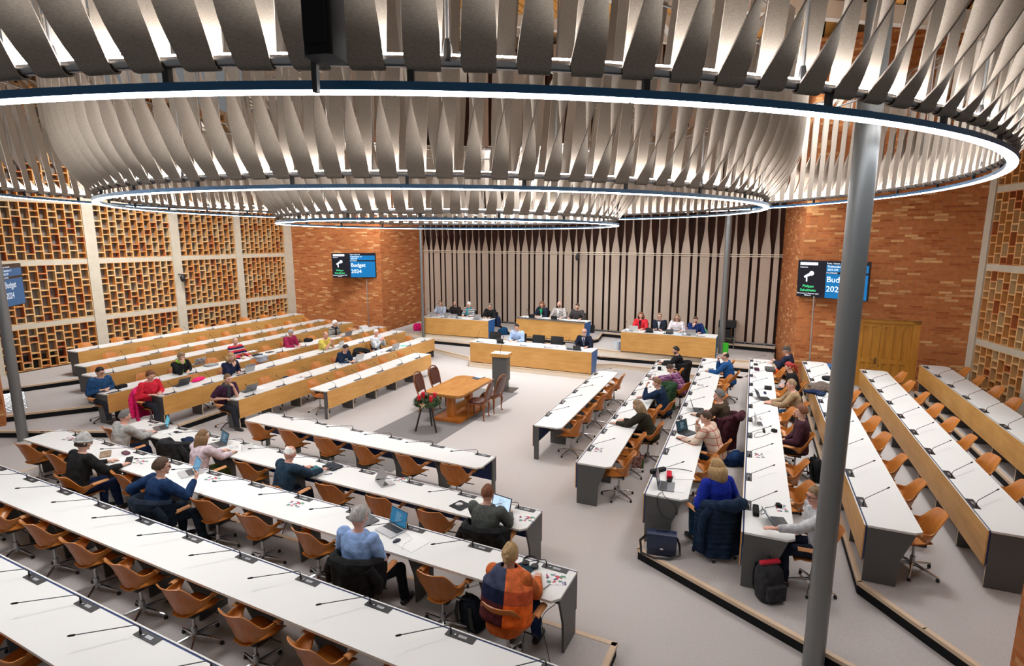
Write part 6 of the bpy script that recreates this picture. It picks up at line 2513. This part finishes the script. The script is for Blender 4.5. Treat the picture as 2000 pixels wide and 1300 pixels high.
for row, px, py, tn, w, d, lab in (
        ('B', 332, 842, -20, 0.21, 0.30, 'sheet of white paper beside the grey sweater man\'s laptop'),
        ('C', 806, 1060, -12, 0.30, 0.30, 'white sheets beside the mouse of the light blue shirt man'),
        ('C', 238, 897, -20, 0.18, 0.22, 'white notepad under the hand of the person in the beanie'),
        ('R2', 1305, 711, 10, 0.22, 0.30, 'white sheets before the bearded man in black'),
        ('R2', 1218, 829, 12, 0.22, 0.30, 'pink sheet before the woman in the olive jumper'),
        ('R2', 1252, 789, 12, 0.30, 0.21, 'white sheet before the man leaning his forehead'),
        ('R3', 1368, 797, 12, 0.22, 0.30, 'white sheet beside the brown jumper man\'s laptop'),
        ('R3', 1335, 930, 20, 0.22, 0.30, 'white sheet with green edge before the woman in bright blue'),
        ('R3', 1325, 954, 4, 0.24, 0.20, 'white sheet under the corner laptop\'s edge'),
        ('R4', 1505, 826, 4, 0.24, 0.30, 'stack of white paper before the young man in maroon'),
        ('R4', 1490, 756, 4, 0.22, 0.16, 'white sheet under the black cap on the fourth right-hand row'),
        ('L4', 246, 752, 10, 0.30, 0.21, 'white sheets before the man in blue with the phone'),
        ('L4', 353, 718, 5, 0.30, 0.21, 'white sheets before the woman in the green scarf'),
        ('L4', 492, 686, 5, 0.30, 0.21, 'white sheet before the striped turtleneck'),
        ('L4', 566, 671, 5, 0.30, 0.21, 'white sheet before the person in crimson'),
        ('L4', 688, 643, 5, 0.30, 0.21, 'white sheet at the far end of the fourth left-hand row'),
        ('L2', 510, 757, 5, 0.21, 0.30, 'white sheet behind the grey laptop on the second left-hand row'),
        ('L2', 787, 675, 5, 0.25, 0.20, 'green and white papers on the second left-hand row')):
    m = mat('paper_pink', (0.70, 0.36, 0.38), 0.8) if 'pink' in lab else (mat('paper_green', (0.12, 0.48, 0.36), 0.7) if 'green and' in lab else PAPER)
    slab('paper', lab, 'paper', onrow(row, px, py, 0.0008), rowrz(row, tn), w, d, 0.003, m, group=None)
for k, s, t, w, lab in (('M', 0.5, 0.35, 0.5, 'white papers at the left end of the front rostrum desk'), ('M', 2.35, 0.32, 0.45, 'white papers before the left empty black chair'), ('M', 2.95, 0.33, 0.5, 'scattered leaflets before the right empty black chair'),
                        ('DL', 2.0, 0.30, 0.45, 'white papers before the striped jumper on the rostrum'), ('DL', 0.9, 0.4, 0.3, 'white papers between the first two people of the left rostrum desk'), ('DC', 0.35, 0.3, 0.35, 'white papers at the left end of the raised desk'),
                        ('DC', 2.2, 0.3, 0.4, 'white papers before the man in the dark grey shirt'), ('DR', 0.2, 0.35, 0.3, 'dark and white papers at the left end of the right rostrum desk'), ('DR', 1.40, 0.3, 0.3, 'white papers beside the white blouse'),
                        ('DR', 2.0, 0.28, 0.25, 'pale blue papers between the white blouse and the blue sweater')):
    c = LEAF if 'leaflets' in lab else (mat('paper_paleblue', (0.36, 0.55, 0.70), 0.8) if 'pale blue' in lab else PAPER)
    slab('papers', lab, 'paper', deskp(k, s, t, 0.7458), RD[k].rotation_euler.z + 0.15, w, 0.22, 0.006, c)

NAVYM = cloth('navy_bag', (0.010, 0.020, 0.055))
BLACKM = cloth('black_fabric', (0.010, 0.010, 0.011))
# pens, phones, folders, pouches
for row, px, py, tn, w, d, h, col, name, lab, cat in (
        ('C', 252, 899, -35, 0.30, 0.10, 0.014, (0.02, 0.02, 0.02), 'document_wallet', 'black zip wallet between the beanie person and the navy sweater man', 'wallet'),
        ('C', 206, 887, -30, 0.34, 0.16, 0.012, (0.26, 0.18, 0.12), 'cloth_pouch', 'brown patterned cloth pouch before the person in the beanie', 'pouch'),
        ('C', 246, 886, -5, 0.16, 0.08, 0.035, (0.13, 0.055, 0.075), 'glasses_case', 'mauve glasses case on the third foreground row', 'case'),
        ('B', 616, 916, -14, 0.26, 0.17, 0.008, (0.03, 0.14, 0.17), 'tablet', 'teal tablet under the hands of the elderly man', 'tablet'),
        ('B', 650, 912, -10, 0.30, 0.22, 0.024, (0.03, 0.035, 0.045), 'zip_folder', 'dark zip folder with papers beside the elderly man', 'folder'),
        ('B', 641, 926, 40, 0.13, 0.010, 0.009, (0.01, 0.03, 0.16), 'pen', 'blue pen beside the dark zip folder', 'pen'),
        ('B', 332, 848, -10, 0.12, 0.008, 0.008, (0.02, 0.02, 0.03), 'pen', 'black pen before the grey sweater man', 'pen'),
        ('B', 345, 844, -10, 0.14, 0.07, 0.010, (0.02, 0.02, 0.02), 'phone', 'black phone beside the microphone of the grey sweater man', 'phone'),
        ('C', 708, 1014, -18, 0.40, 0.27, 0.014, (0.11, 0.11, 0.115), 'laptop_sleeve', 'grey laptop sleeve beside the light blue shirt man', 'sleeve'),
        ('C', 1025, 1110, -8, 0.20, 0.13, 0.012, (0.015, 0.035, 0.045), 'notebook', 'dark teal notebook before the woman in the shawl', 'notebook'),
        ('B', 899, 987, -14, 0.24, 0.24, 0.004, (0.03, 0.032, 0.034), 'mouse_pad', 'black mouse pad on the second foreground row', 'mouse pad'),
        ('R3', 1307, 931, 8, 0.22, 0.075, 0.06, (0.50, 0.012, 0.03), 'pencil_case', 'red pencil case before the woman in bright blue', 'pencil case'),
        ('R3', 1308, 937, 0, 0.20, 0.07, 0.03, (0.02, 0.015, 0.015), 'purse', 'dark purse beside the red pencil case', 'purse'),
        ('R3', 1285, 921, -40, 0.30, 0.07, 0.05, (0.02, 0.02, 0.022), 'headset_case', 'black case at the front edge behind the red pencil case', 'case'),
        ('R3', 1333, 857, 45, 0.15, 0.06, 0.025, (0.03, 0.045, 0.08), 'glasses_pouch', 'dark blue glasses pouch before the plaid shirt man', 'pouch'),
        ('R4', 1494, 768, 5, 0.16, 0.05, 0.03, (0.02, 0.03, 0.08), 'glasses_case', 'dark blue glasses case behind the beige jumper man\'s laptop', 'case'),
        ('R4', 1492, 842, 5, 0.20, 0.035, 0.03, (0.02, 0.02, 0.02), 'power_adapter', 'black power adapter with cable before the young man in maroon', 'adapter'),
        ('R4', 1512, 843, 40, 0.10, 0.08, 0.05, (0.02, 0.02, 0.02), 'charger', 'black charger plug beside the power adapter', 'charger'),
        ('R4', 1476, 1000, 2, 0.26, 0.075, 0.055, (0.012, 0.012, 0.012), 'speaker_box', 'small black speaker box before the near console of the fourth right-hand row', 'speaker'),
        ('R4', 1521, 989, 30, 0.09, 0.06, 0.04, (0.012, 0.012, 0.012), 'charger', 'black charger lying on the leaflet before the hooded man', 'charger'),
        ('R4', 1500, 759, 0, 0.24, 0.16, 0.05, (0.015, 0.015, 0.015), 'cap', 'black cap on the fourth right-hand row', 'cap'),
        ('R4', 1504, 723, 5, 0.40, 0.24, 0.07, (0.075, 0.07, 0.066), 'folded_scarf', 'grey folded scarf at the far end of the fourth right-hand row', 'scarf'),
        ('R4', 1478, 722, 5, 0.26, 0.12, 0.04, (0.05, 0.012, 0.03), 'purse', 'dark red purse beside the grey folded scarf', 'purse'),
        ('R4', 1476, 712, 5, 0.22, 0.10, 0.02, (0.015, 0.015, 0.015), 'tablet', 'black tablet at the far end of the fourth right-hand row', 'tablet'),
        ('R2', 1288, 722, 8, 0.10, 0.10, 0.09, (0.012, 0.012, 0.012), 'camera_body', 'small black device on the second right-hand row, beside a leaflet', 'device'),
        ('R2', 1269, 738, 10, 0.14, 0.08, 0.09, (0.20, 0.20, 0.20), 'tin', 'silver tin on the second right-hand row before the purple plaid shirt', 'tin'),
        ('R2', 1262, 774, 12, 0.26, 0.18, 0.010, (0.10, 0.11, 0.12), 'tablet', 'grey tablet before the man leaning his forehead', 'tablet'),
        ('R2', 1290, 707, 30, 0.20, 0.14, 0.008, (0.012, 0.012, 0.012), 'tablet', 'black tablet before the bearded man in black', 'tablet'),
        ('R3', 1388, 721, 8, 0.24, 0.12, 0.010, (0.22, 0.24, 0.23), 'tablet', 'pale tablet before the man in the blue fleece', 'tablet'),
        ('L4', 237, 757, 6, 0.24, 0.14, 0.07, (0.010, 0.010, 0.012), 'toiletry_bag', 'small black bag on the desk before the man in blue with the phone', 'bag'),
        ('L4', 412, 714, 4, 0.34, 0.24, 0.05, (0.28, 0.28, 0.28), 'folder', 'pale grey folder beside the stickered laptop', 'folder'),
        ('L4', 500, 694, 5, 0.36, 0.24, 0.03, (0.02, 0.02, 0.022), 'bag_flat', 'flat black bag before the striped turtleneck', 'bag'),
        ('L4', 527, 688, 5, 0.26, 0.16, 0.02, (0.12, 0.10, 0.085), 'purse', 'brown purse beside the flat black bag on the fourth left-hand row', 'purse'),
        ('L3', 510, 705, 5, 0.32, 0.26, 0.16, (0.34, 0.36, 0.42), 'shopping_bag', 'white and blue bag on the third left-hand row, beside the blonde bob', 'bag'),
        ('L4', 581, 667, 4, 0.24, 0.20, 0.012, (0.02, 0.02, 0.02), 'tablet', 'black tablet under the hands of the person in crimson', 'tablet'),
        ('L2', 440, 776, 5, 0.16, 0.03, 0.012, (0.02, 0.02, 0.02), 'glasses_case', 'thin black case at the camera end of the second left-hand row', 'case'),
        ('L2', 759, 685, 5, 0.26, 0.10, 0.02, (0.02, 0.02, 0.03), 'folder', 'dark folder before the elderly man in the vest', 'folder'),
        ('L2', 690, 705, 5, 0.14, 0.07, 0.008, (0.02, 0.05, 0.10), 'phone', 'phone held on the desk by the man in the navy sweatshirt', 'phone')):
    slab(name, lab, cat, onrow(row, px, py, 0.0012 if h < 0.02 else 0.0005), rowrz(row, tn), w, d, h, cloth('item_%d_%d_%d' % tuple(int(c * 500) for c in col), col), 0.02)

# glasses, mouse, headphones, name card, bottle
b = MB()
for s in (-1, 1):
    b.tube([(s * 0.034 + 0.024 * math.cos(2 * PI * k / 12), 0.0, 0.022 + 0.018 * math.sin(2 * PI * k / 12)) for k in range(12)], 0.002, 6, close=True)
    b.tube([(s * 0.058, 0, 0.03), (s * 0.06, 0.10, 0.02), (s * 0.058, 0.13, 0.004)], 0.002, 6)
o = b.build('reading_glasses', mat('glasses_blue', (0.05, 0.08, 0.25), 0.3), None, 60)
o.location, o.rotation_euler = onrow('B', 457, 876), (0, 0, rowrz('B', 60))
tag(o, 'blue reading glasses lying before the woman in lilac', 'glasses')


def mouse(label, p, rz, m):
    b = MB()
    b.ball((0, 0, 0.006), (0.032, 0.056, 0.028), 16, 10)
    b.v = [(x, y, max(0.0, z)) for x, y, z in b.v]
    o = b.build('computer_mouse', m, None, 60)
    o.location, o.rotation_euler = p, (0, 0, rz)
    return tag(o, label, 'mouse')


mouse('dark computer mouse before the light blue shirt man\'s laptop', onrow('C', 775, 1057), rowrz('C', -20), mat('mouse_dark', (0.02, 0.025, 0.05), 0.35))
mouse('white computer mouse on the black mouse pad', onrow('B', 897, 986, 0.0055), rowrz('B', -60), mat('mouse_white', (0.7, 0.7, 0.7), 0.35))
nc = MB()
nc.add([(-0.10, -0.045, 0), (0.10, -0.045, 0), (0.10, 0, 0.11), (-0.10, 0, 0.11), (-0.10, 0.045, 0), (0.10, 0.045, 0)], [(0, 1, 2, 3), (3, 2, 5, 4)])
o = nc.build('name_card', PAPER)
o.location, o.rotation_euler = onrow('B', 484, 878), (0, 0, rowrz('B', 65))
tag(o, 'white folded name card standing behind the glasses on the second foreground row', 'card')
hp = thing('headphones', 'black over-ear headphones lying before the woman in the shawl', 'headphones', onrow('C', 1037, 1096), rowrz('C', 30))
b = MB()
b.tube([(0.085 * math.cos(a), 0.085 * math.sin(a) * 1.05, 0.012) for a in [math.radians(-60 + 240 * k / 18) for k in range(19)]], [(0.008, 0.012)] * 19, 8)
b.build('headband', M['black'], hp, 60)
for a in (-62, 182):
    b = MB()
    c = Vector((0.085 * math.cos(math.radians(a)), 0.085 * math.sin(math.radians(a)), 0))
    b.lathe([(0.030, 0.0), (0.042, 0.008), (0.043, 0.03), (0.030, 0.038), (0.022, 0.030)], 18, Matrix.Translation(c + Vector((-0.02 * math.cos(math.radians(a)), -0.05, 0))))
    b.build('ear_cup', M['black'], hp, 60)


def bottle(label, p, m, h=0.24, r=0.035, cap=None):
    root = thing('bottle', label, 'bottle', p)
    b = MB()
    b.lathe([(r * 0.95, 0), (r, 0.01), (r, h * 0.68), (r * 0.45, h * 0.84), (r * 0.42, h * 0.92)], 16)
    b.build('body', m, root, 50)
    b = MB()
    b.lathe([(r * 0.46, h * 0.92), (r * 0.46, h)], 12)
    b.build('cap', cap or M['black'], root, 50)
    return root


PET = mat('clear_plastic', (0.55, 0.57, 0.55), 0.15)
bottle('clear water bottle with green cap on the floor beneath the third foreground row', at(397, 1044, STEP), PET, 0.24, 0.035, mat('cap_green', (0.02, 0.16, 0.05), 0.4))
bottle('green bottle standing by the patterned tote on the floor', at(1253, 914, 0.0), mat('bottle_green', (0.03, 0.09, 0.012), 0.35), 0.27, 0.04)
bottle('clear bottle on the raised rostrum desk beside the woman with the green top', deskp('DC', 0.98, 0.28, 0.7455), PET, 0.20, 0.03)
# glass of water stand-in near the sitters of the third right-hand row


# ---------------------------------------------------------------- coats over chair backs
def coat_on_chair(label, row, idx, m, length=0.62, puff=0.0, ang=None, w=0.27, hood=False):
    """garment draped over the back of a swivel chair: folds hang behind it, collar over the top edge"""
    ch = CHAIRS[(row, idx)]
    root = thing('coat', label, 'coat', ch.location, ch.rotation_euler.z)
    return _coat(root, m, length, puff, w, hood)


def _coat(root, m, length, puff, w, hood, zt=0.875):
    b = MB()

    def outer(u, v):
        a = math.radians(-88 + 176 * u)
        z = zt - length * v - (0.10 * (abs(a) / 1.5) ** 2) * (1 - v)
        lean = max(0.0, min(1.0, (z - 0.44) / 0.4))
        r = 1 + 0.05 * math.sin(9 * a + 2 * v) * (0.3 + v) + 0.10 * v * math.cos(2 * a)
        q = puff * (0.018 * abs(math.sin(v * length / 0.075 * PI)))
        rx, ry = (w + 0.05 + q) * r, (0.225 + 0.075 * lean + 0.035 + q) * r
        return (rx * math.sin(a), -ry * math.cos(a) + (0.05 if abs(a) > 1.3 else 0), z)
    b.grid(outer, 40, 40 if puff else 18, 0.022)

    def over(u, v):
        a = math.radians(-80 + 160 * u)
        x0, y0, z0 = outer(0.5 + (u - 0.5) * 0.9, 0)
        return (x0 * (1 - 0.25 * v), y0 + 0.13 * v, z0 + 0.035 * math.sin(PI * min(1, v * 1.2)) - 0.14 * max(0, v - 0.45))
    b.grid(over, 20, 8, 0.022)
    b.build('body', m, root, 60)
    for s in (-1, 1):
        b = MB()
        b.tube([(s * 0.24, -0.20, zt - 0.08), (s * 0.315, -0.16, zt - 0.22), (s * 0.33, -0.14, zt - length * 0.6), (s * 0.32, -0.15, zt - length * 0.9)], [0.06, 0.062, 0.055, 0.045], 10)
        b.build('sleeve', m, root, 60)
    if hood:
        b = MB()
        b.tube([(-0.20, -0.30, zt - 0.02), (-0.12, -0.345, zt + 0.01), (0.0, -0.36, zt - 0.02), (0.12, -0.345, zt + 0.01), (0.20, -0.30, zt - 0.02)], [(0.05, 0.06), (0.07, 0.08), (0.075, 0.10), (0.07, 0.08), (0.05, 0.06)], 12)
        b.build('hood', m, root, 60)
    return root


def near_chair(row, s):
    return min((abs((rowp(row, s, 0.6) - CHAIRS[k].location).length), k[1]) for k in CHAIRS if k[0] == row)[1]


def chair_of(row, px, py, z=0.6):
    s, t = rowpx(row, px, py, z)
    return near_chair(row, s)


NAVY_QUILT = cloth('quilted_navy', (0.008, 0.020, 0.048))
coat_on_chair('long quilted dark blue coat hanging over the chair of the woman in bright blue', 'R3', chair_of('R3', 1395, 990), NAVY_QUILT, 0.80, 1.0, hood=True)
coat_on_chair('dark green puffer jacket over the chair of the man leaning his forehead', 'R2', chair_of('R2', 1290, 775), cloth('puffer_green', (0.018, 0.050, 0.022)), 0.66, 1.0)
coat_on_chair('long black coat over the chair of the bearded man in black', 'R2', chair_of('R2', 1330, 710), BLACKM, 0.78)
coat_on_chair('dark maroon coat over the chair of the plaid shirt man', 'R3', chair_of('R3', 1385, 850), cloth('coat_maroon', (0.045, 0.010, 0.016)), 0.70, hood=True)
coat_on_chair('black jacket over the chair of the light blue shirt man', 'C', chair_of('C', 695, 1110), BLACKM, 0.42)
coat_on_chair('dark navy jacket over the chair of the navy sweater man', 'C', chair_of('C', 290, 990), cloth('jacket_navy', (0.006, 0.012, 0.024)), 0.42)
coat_on_chair('black jacket over the chair of the man in tweed', 'B', chair_of('B', 955, 1040), BLACKM, 0.40)
coat_on_chair('bright pink coat hanging over the chair of the woman in red', 'L3', chair_of('L3', 318, 770), cloth('coat_pink', (0.68, 0.015, 0.13)), 0.72)
coat_on_chair('black jacket over the chair of the man in the navy sweatshirt', 'L2', chair_of('L2', 662, 700), BLACKM, 0.40)
coat_on_chair('dark grey coat over an empty chair between the lilac and grey sweaters', 'B', near_chair('B', -9.75), cloth('coat_charcoal', (0.022, 0.022, 0.024)), 0.50)


# ---------------------------------------------------------------- heaps of clothing and bags
def heap(name, label, cat, p, rz, w, d, h, m, seed, vox=0.014):
    rs = random.Random(seed)
    b = MB()
    for k in range(9):
        x, y = rs.uniform(-0.5, 0.5) * w * 0.62, rs.uniform(-0.5, 0.5) * d * 0.62
        f = 1 - 0.6 * (abs(x) / w + abs(y) / d)
        b.ball((x, y, h * 0.35 * f + 0.01), (w * rs.uniform(0.2, 0.33), d * rs.uniform(0.2, 0.36), h * rs.uniform(0.4, 0.62) * f), 12, 8)
    b.v = [(x, y, max(0.0, z)) for x, y, z in b.v]
    o = link(name, remeshed(b, vox, 3, 0.012, seed), None)
    o.data.materials.append(m)
    o.location, o.rotation_euler = p, (0, 0, rz)
    return tag(o, label, cat)


heap('jacket_heap', 'heap of brown and grey jackets lying across the fifth right-hand row', 'jacket', onrow('R5', 1606, 760), rowrz('R5'), 0.62, 0.52, 0.17, cloth('jacket_brown', (0.115, 0.085, 0.070)), 3)
heap('jacket_heap', 'black jacket on top of the brown heap on the fifth right-hand row', 'jacket', onrow('R5', 1619, 752, 0.13), rowrz('R5'), 0.40, 0.30, 0.12, BLACKM, 4)
heap('jacket_heap', 'dark blue jacket hanging over the front edge of the fifth right-hand row', 'jacket', onrow('R5', 1590, 770), rowrz('R5'), 0.30, 0.40, 0.12, NAVYM, 5)
heap('coat_bundle', 'dark blue coat bundled on a seat of the second left-hand row', 'coat', rowp('L2', *rowpx('L2', 520, 742, 0.55)[:1], 0.66, 0.47), rowrz('L2'), 0.50, 0.44, 0.34, NAVYM, 6)
heap('coat_bundle', 'teal and dark jacket bundled on a seat beside the striped turtleneck', 'jacket', rowp('L4', *rowpx('L4', 522, 681, 0.62)[:1], 0.66, 0.47), rowrz('L4'), 0.50, 0.44, 0.34, cloth('jacket_teal', (0.012, 0.050, 0.075)), 7)
heap('hat', 'black bundled coat on the fourth left-hand row beside the person in crimson', 'coat', onrow('L4', 600, 667), rowrz('L4'), 0.36, 0.30, 0.17, BLACKM, 8)
heap('coat_bundle', 'bright pink sleeve lying on the desk behind the woman in red', 'coat', onrow('L3', 384, 744), rowrz('L3'), 0.42, 0.22, 0.10, cloth('coat_pink', (0.68, 0.015, 0.13)), 9)
heap('jacket_heap', 'dark blue jacket lying on the desk beside the lilac sweater', 'jacket', onrow('B', 367, 862), rowrz('B'), 0.30, 0.22, 0.10, NAVYM, 10)
heap('bag', 'blue sports bag on the platform beside the left rostrum desk', 'bag', at(985, 653, 3 * STEP) + Vector((0, 0, 0.0)), 0.3, 0.50, 0.30, 0.40, cloth('bag_blue', (0.005, 0.045, 0.11)), 11)
heap('bag', 'bright pink bag on the floor at the left side of the left rostrum desk', 'bag', at(815, 645, 3 * STEP), 0.3, 0.40, 0.30, 0.42, cloth('bag_pink', (0.60, 0.008, 0.12)), 12)
heap('vest', 'bright orange safety vest on the lap of the red-haired woman', 'vest', rowp('R4', rowpx('R4', 1527, 723, 0.70)[0], 0.62, 0.62), 0.2, 0.30, 0.24, 0.14, mat('safety_orange', (0.85, 0.10, 0.03), 0.6), 13)
heap('jacket_heap', 'pink cardigan hanging beside the woman in the white blouse', 'cardigan', deskp('DR', 2.05, 1.02, 0.62), 0, 0.26, 0.20, 0.38, cloth('cardigan_pink', (0.52, 0.26, 0.30)), 14)
heap('jacket_heap', 'green cardigan hanging beside the man in blue on the rostrum', 'cardigan', deskp('DR', 2.72, 1.05, 0.62), 0, 0.22, 0.20, 0.36, cloth('cardigan_green', (0.10, 0.36, 0.20)), 15)
heap('jacket_heap', 'dark blue jacket hanging behind the man in the black turtleneck', 'jacket', deskp('DL', 3.10, 1.10, 0.35), 0, 0.24, 0.20, 0.62, NAVYM, 16)
_h = heap('bag', 'blue and black sports bag on the floor beside the maroon coat', 'bag', at(1440, 908, STEP), 0.4, 0.50, 0.32, 0.36, cloth('bag_royal', (0.008, 0.030, 0.10)), 17)
heap('bag', 'black bag hanging at the far seats of the fifth right-hand row', 'bag', rowp('R5', 15.9, 0.66, 0.47), 0.4, 0.40, 0.36, 0.40, BLACKM, 18)

# briefcase, backpacks, tote
bc = thing('briefcase', 'dark blue leather briefcase on the tier edge beside the near desk end', 'bag', at(1291, 1080, STEP), math.radians(-14))
b = MB()
b.rbox(-0.20, 0.20, -0.07, 0.07, 0, 0.30, 0.04)
b.build('body', mat('briefcase_navy', (0.010, 0.016, 0.045), 0.45), bc, 40)
b = MB()
b.grid(lambda u, v: (-0.20 + 0.40 * u, -0.078 - 0.01 * math.sin(PI * v), 0.31 - 0.20 * v), 6, 6, 0.012)
b.grid(lambda u, v: (-0.20 + 0.40 * u, -0.078 + 0.155 * v, 0.31 + 0.015 * math.sin(PI * v)), 6, 6, 0.012)
b.build('flap', mat('briefcase_flap', (0.012, 0.022, 0.060), 0.4), bc, 60)
b = MB()
b.rbox(-0.022, 0.022, -0.105, -0.09, 0.115, 0.135, 0.006)
b.build('clasp', M['chrome'], bc)
b = MB()
b.tube([(-0.205, 0, 0.26), (-0.29, -0.03, 0.18), (-0.27, -0.10, 0.03), (-0.10, -0.16, 0.012), (0.10, -0.14, 0.012), (0.25, -0.08, 0.05), (0.24, -0.02, 0.17), (0.205, 0, 0.26)], [(0.018, 0.004)] * 8, 8)
b.tube([(-0.07, 0, 0.325), (-0.06, 0, 0.36), (0.06, 0, 0.36), (0.07, 0, 0.325)], 0.010, 8)
b.build('strap', M['black'], bc, 60)


def backpack(label, p, rz, m, panel, w=0.32, h=0.46, tilt=-0.15, name='backpack'):
    root = thing(name, label, 'backpack', p, rz)
    b = MB()
    ry = 0.11
    v, f = [], []
    seg = 20
    for k, (z, s) in enumerate(((0, 0.86), (0.03, 0.98), (h * 0.5, 1.0), (h * 0.8, 0.92), (h * 0.95, 0.70), (h, 0.45))):
        for i in range(seg):
            a = 2 * PI * i / seg
            cx, sx = math.cos(a), math.sin(a)
            v.append((w / 2 * s * math.copysign(abs(cx) ** 0.5, cx), ry * s * math.copysign(abs(sx) ** 0.6, sx) - tilt * z, z))
    for k in range(5):
        for i in range(seg):
            f.append((k * seg + i, k * seg + (i + 1) % seg, (k + 1) * seg + (i + 1) % seg, (k + 1) * seg + i))
    f += [tuple(range(seg))[::-1], tuple(range(5 * seg, 6 * seg))]
    b.add(v, f)
    b.build('body', m, root, 60)
    b = MB()
    b.rbox(-w * 0.38, w * 0.38, -0.145, -0.08, 0.05, h * 0.52, 0.03)
    b.build('front_pocket', panel, root, 40)
    b = MB()
    b.tube([(-0.04, 0.02 - tilt * h, h - 0.01), (-0.03, 0.03 - tilt * h, h + 0.06), (0.03, 0.03 - tilt * h, h + 0.06), (0.04, 0.02 - tilt * h, h - 0.01)], 0.010, 8)
    for s in (-1, 1):
        b.tube([(s * 0.09, 0.10 - tilt * h, h * 0.9), (s * 0.11, 0.17, h * 0.6), (s * 0.12, 0.15, h * 0.25), (s * 0.12, 0.09, 0.06)], [(0.028, 0.008)] * 4, 8)
    b.build('straps', M['black'], root, 60)
    return root


GREYB = cloth('backpack_grey', (0.030, 0.030, 0.032))
backpack('grey roll-top backpack with red trim leaning at the near desk end', at(1503, 1168, STEP), math.radians(10), GREYB, GREYB, 0.34, 0.44)
rb = MB()
rb.rbox(-0.13, 0.13, -0.03, 0.03, 0.0, 0.03, 0.01)
o = rb.build('red_trim', mat('trim_red', (0.5, 0.01, 0.03), 0.5), bpy.data.objects['backpack'])
o.location = (0, 0.05, 0.445)
backpack('red and black backpack on the floor beside the fourth right-hand row', at(1597, 937, STEP), math.radians(80), BLACKM, cloth('backpack_red', (0.30, 0.010, 0.030)), 0.34, 0.42)
backpack('dark navy backpack on the floor behind the woman in the shawl', at(926, 1222, STEP), math.radians(140), cloth('backpack_navy', (0.010, 0.015, 0.025)), cloth('backpack_navy', (0.010, 0.015, 0.025)), 0.28, 0.40)
tt = thing('tote_bag', 'pink patterned tote bag on the floor beneath the second right-hand row', 'bag', at(1240, 914, 0), math.radians(20))
b = MB()
b.rbox(-0.17, 0.17, -0.08, 0.08, 0, 0.26, 0.04)
b.build('body', noisy('tote_pattern', (0.55, 0.30, 0.25), (0.05, 0.03, 0.03), 16, 0.8), tt, 40)
b = MB()
for y in (-0.06, 0.06):
    b.tube([(-0.08, y, 0.25), (-0.06, y, 0.36), (0.06, y, 0.36), (0.08, y, 0.25)], 0.008, 8)
b.build('handles', M['black'], tt, 60)
slab('storage_box', 'blue plastic box on a far seat of the fifth right-hand row', 'box', rowp('R5', 17.25, 0.75, 0.50), rowrz('R5'), 0.50, 0.30, 0.22, mat('box_blue', (0.01, 0.13, 0.35), 0.4), 0.02)
slab('document_bag', 'white paper bag on a far seat of the fourth left-hand row', 'bag', rowp('L4', rowpx('L4', 693, 641, 0.7)[0], 0.66, 0.47), rowrz('L4'), 0.30, 0.22, 0.36, PAPER, 0.01)


# ---------------------------------------------------------------- cables
def cable(label, pts, r=0.004):
    P = [Vector(p) for p in pts]
    out = []
    n = len(P)
    for i in range(n - 1):
        p0, p1, p2, p3 = P[max(i - 1, 0)], P[i], P[i + 1], P[min(i + 2, n - 1)]
        for k in range(6):
            t = k / 6
            out.append(0.5 * ((2 * p1) + (p2 - p0) * t + (2 * p0 - 5 * p1 + 4 * p2 - p3) * t * t + (3 * p1 - p0 - 3 * p2 + p3) * t * t * t))
    out.append(P[-1])
    b = MB()
    b.tube(out, r, 6)
    return tag(b.build('cable', M['black'], None, 60), label, 'cable')


B_ = BL['C' if 'C' in BL else 'S']
_e = lambda row, px, py, dz=0.004: onrow(row, px, py, dz)
p = _e('C', 1074, 1141)
s_, t_ = rowpx('C', 1074, 1141)
cable('thin black cable hanging from the leaflet at the end of the third foreground row', [p, rowp('C', s_ - 0.05, 0.60, DESK_H + 0.006), rowp('C', s_ - 0.10, 0.66, 0.60), rowp('C', s_ - 0.16, 0.66, 0.30), rowp('C', s_ - 0.20, 0.64, 0.01)])
cable('black cable running down beneath the third foreground row to the floor', [rowp('C', s_ + 0.15, 0.58, 0.70), rowp('C', s_ + 0.02, 0.62, 0.52), rowp('C', s_ + 0.10, 0.66, 0.22), rowp('C', s_ + 0.22, 0.80, 0.006), rowp('C', s_ + 0.33, 1.20, 0.006)])
cable('black cable looping down the end panel from the corner laptop', [_e('R3', 1291, 962), rowp('R3', 7.60, 0.20, DESK_H + 0.004), rowp('R3', 7.585, 0.20, 0.62), rowp('R3', 7.57, 0.28, 0.46), rowp('R3', 7.57, 0.42, 0.44), rowp('R3', 7.58, 0.46, 0.62), rowp('R3', 7.60, 0.30, DESK_H + 0.004), _e('R3', 1293, 958)])
cable('black headset cable lying across the corner desk of the third right-hand row', [_e('R3', 1290, 917), _e('R3', 1310, 915), _e('R3', 1335, 917), _e('R3', 1352, 921)], 0.005)
cable('tangled cable between the speaker box and the hooded man\'s tablet', [_e('R4', 1484, 999), _e('R4', 1490, 993), _e('R4', 1486, 1004), _e('R4', 1496, 1000), _e('R4', 1494, 992), _e('R4', 1506, 990), _e('R4', 1520, 990, 0.04)])
cable('power cable curling from the adapter on the fourth right-hand row', [_e('R4', 1490, 843), _e('R4', 1476, 846), _e('R4', 1474, 854), _e('R4', 1488, 852), _e('R4', 1504, 846)])
cable('white charging cable of the light blue shirt man', [_e('C', 785, 1035), _e('C', 800, 1046), _e('C', 805, 1054), _e('C', 790, 1062), _e('C', 785, 1073)]).data.materials[0] = PAPER
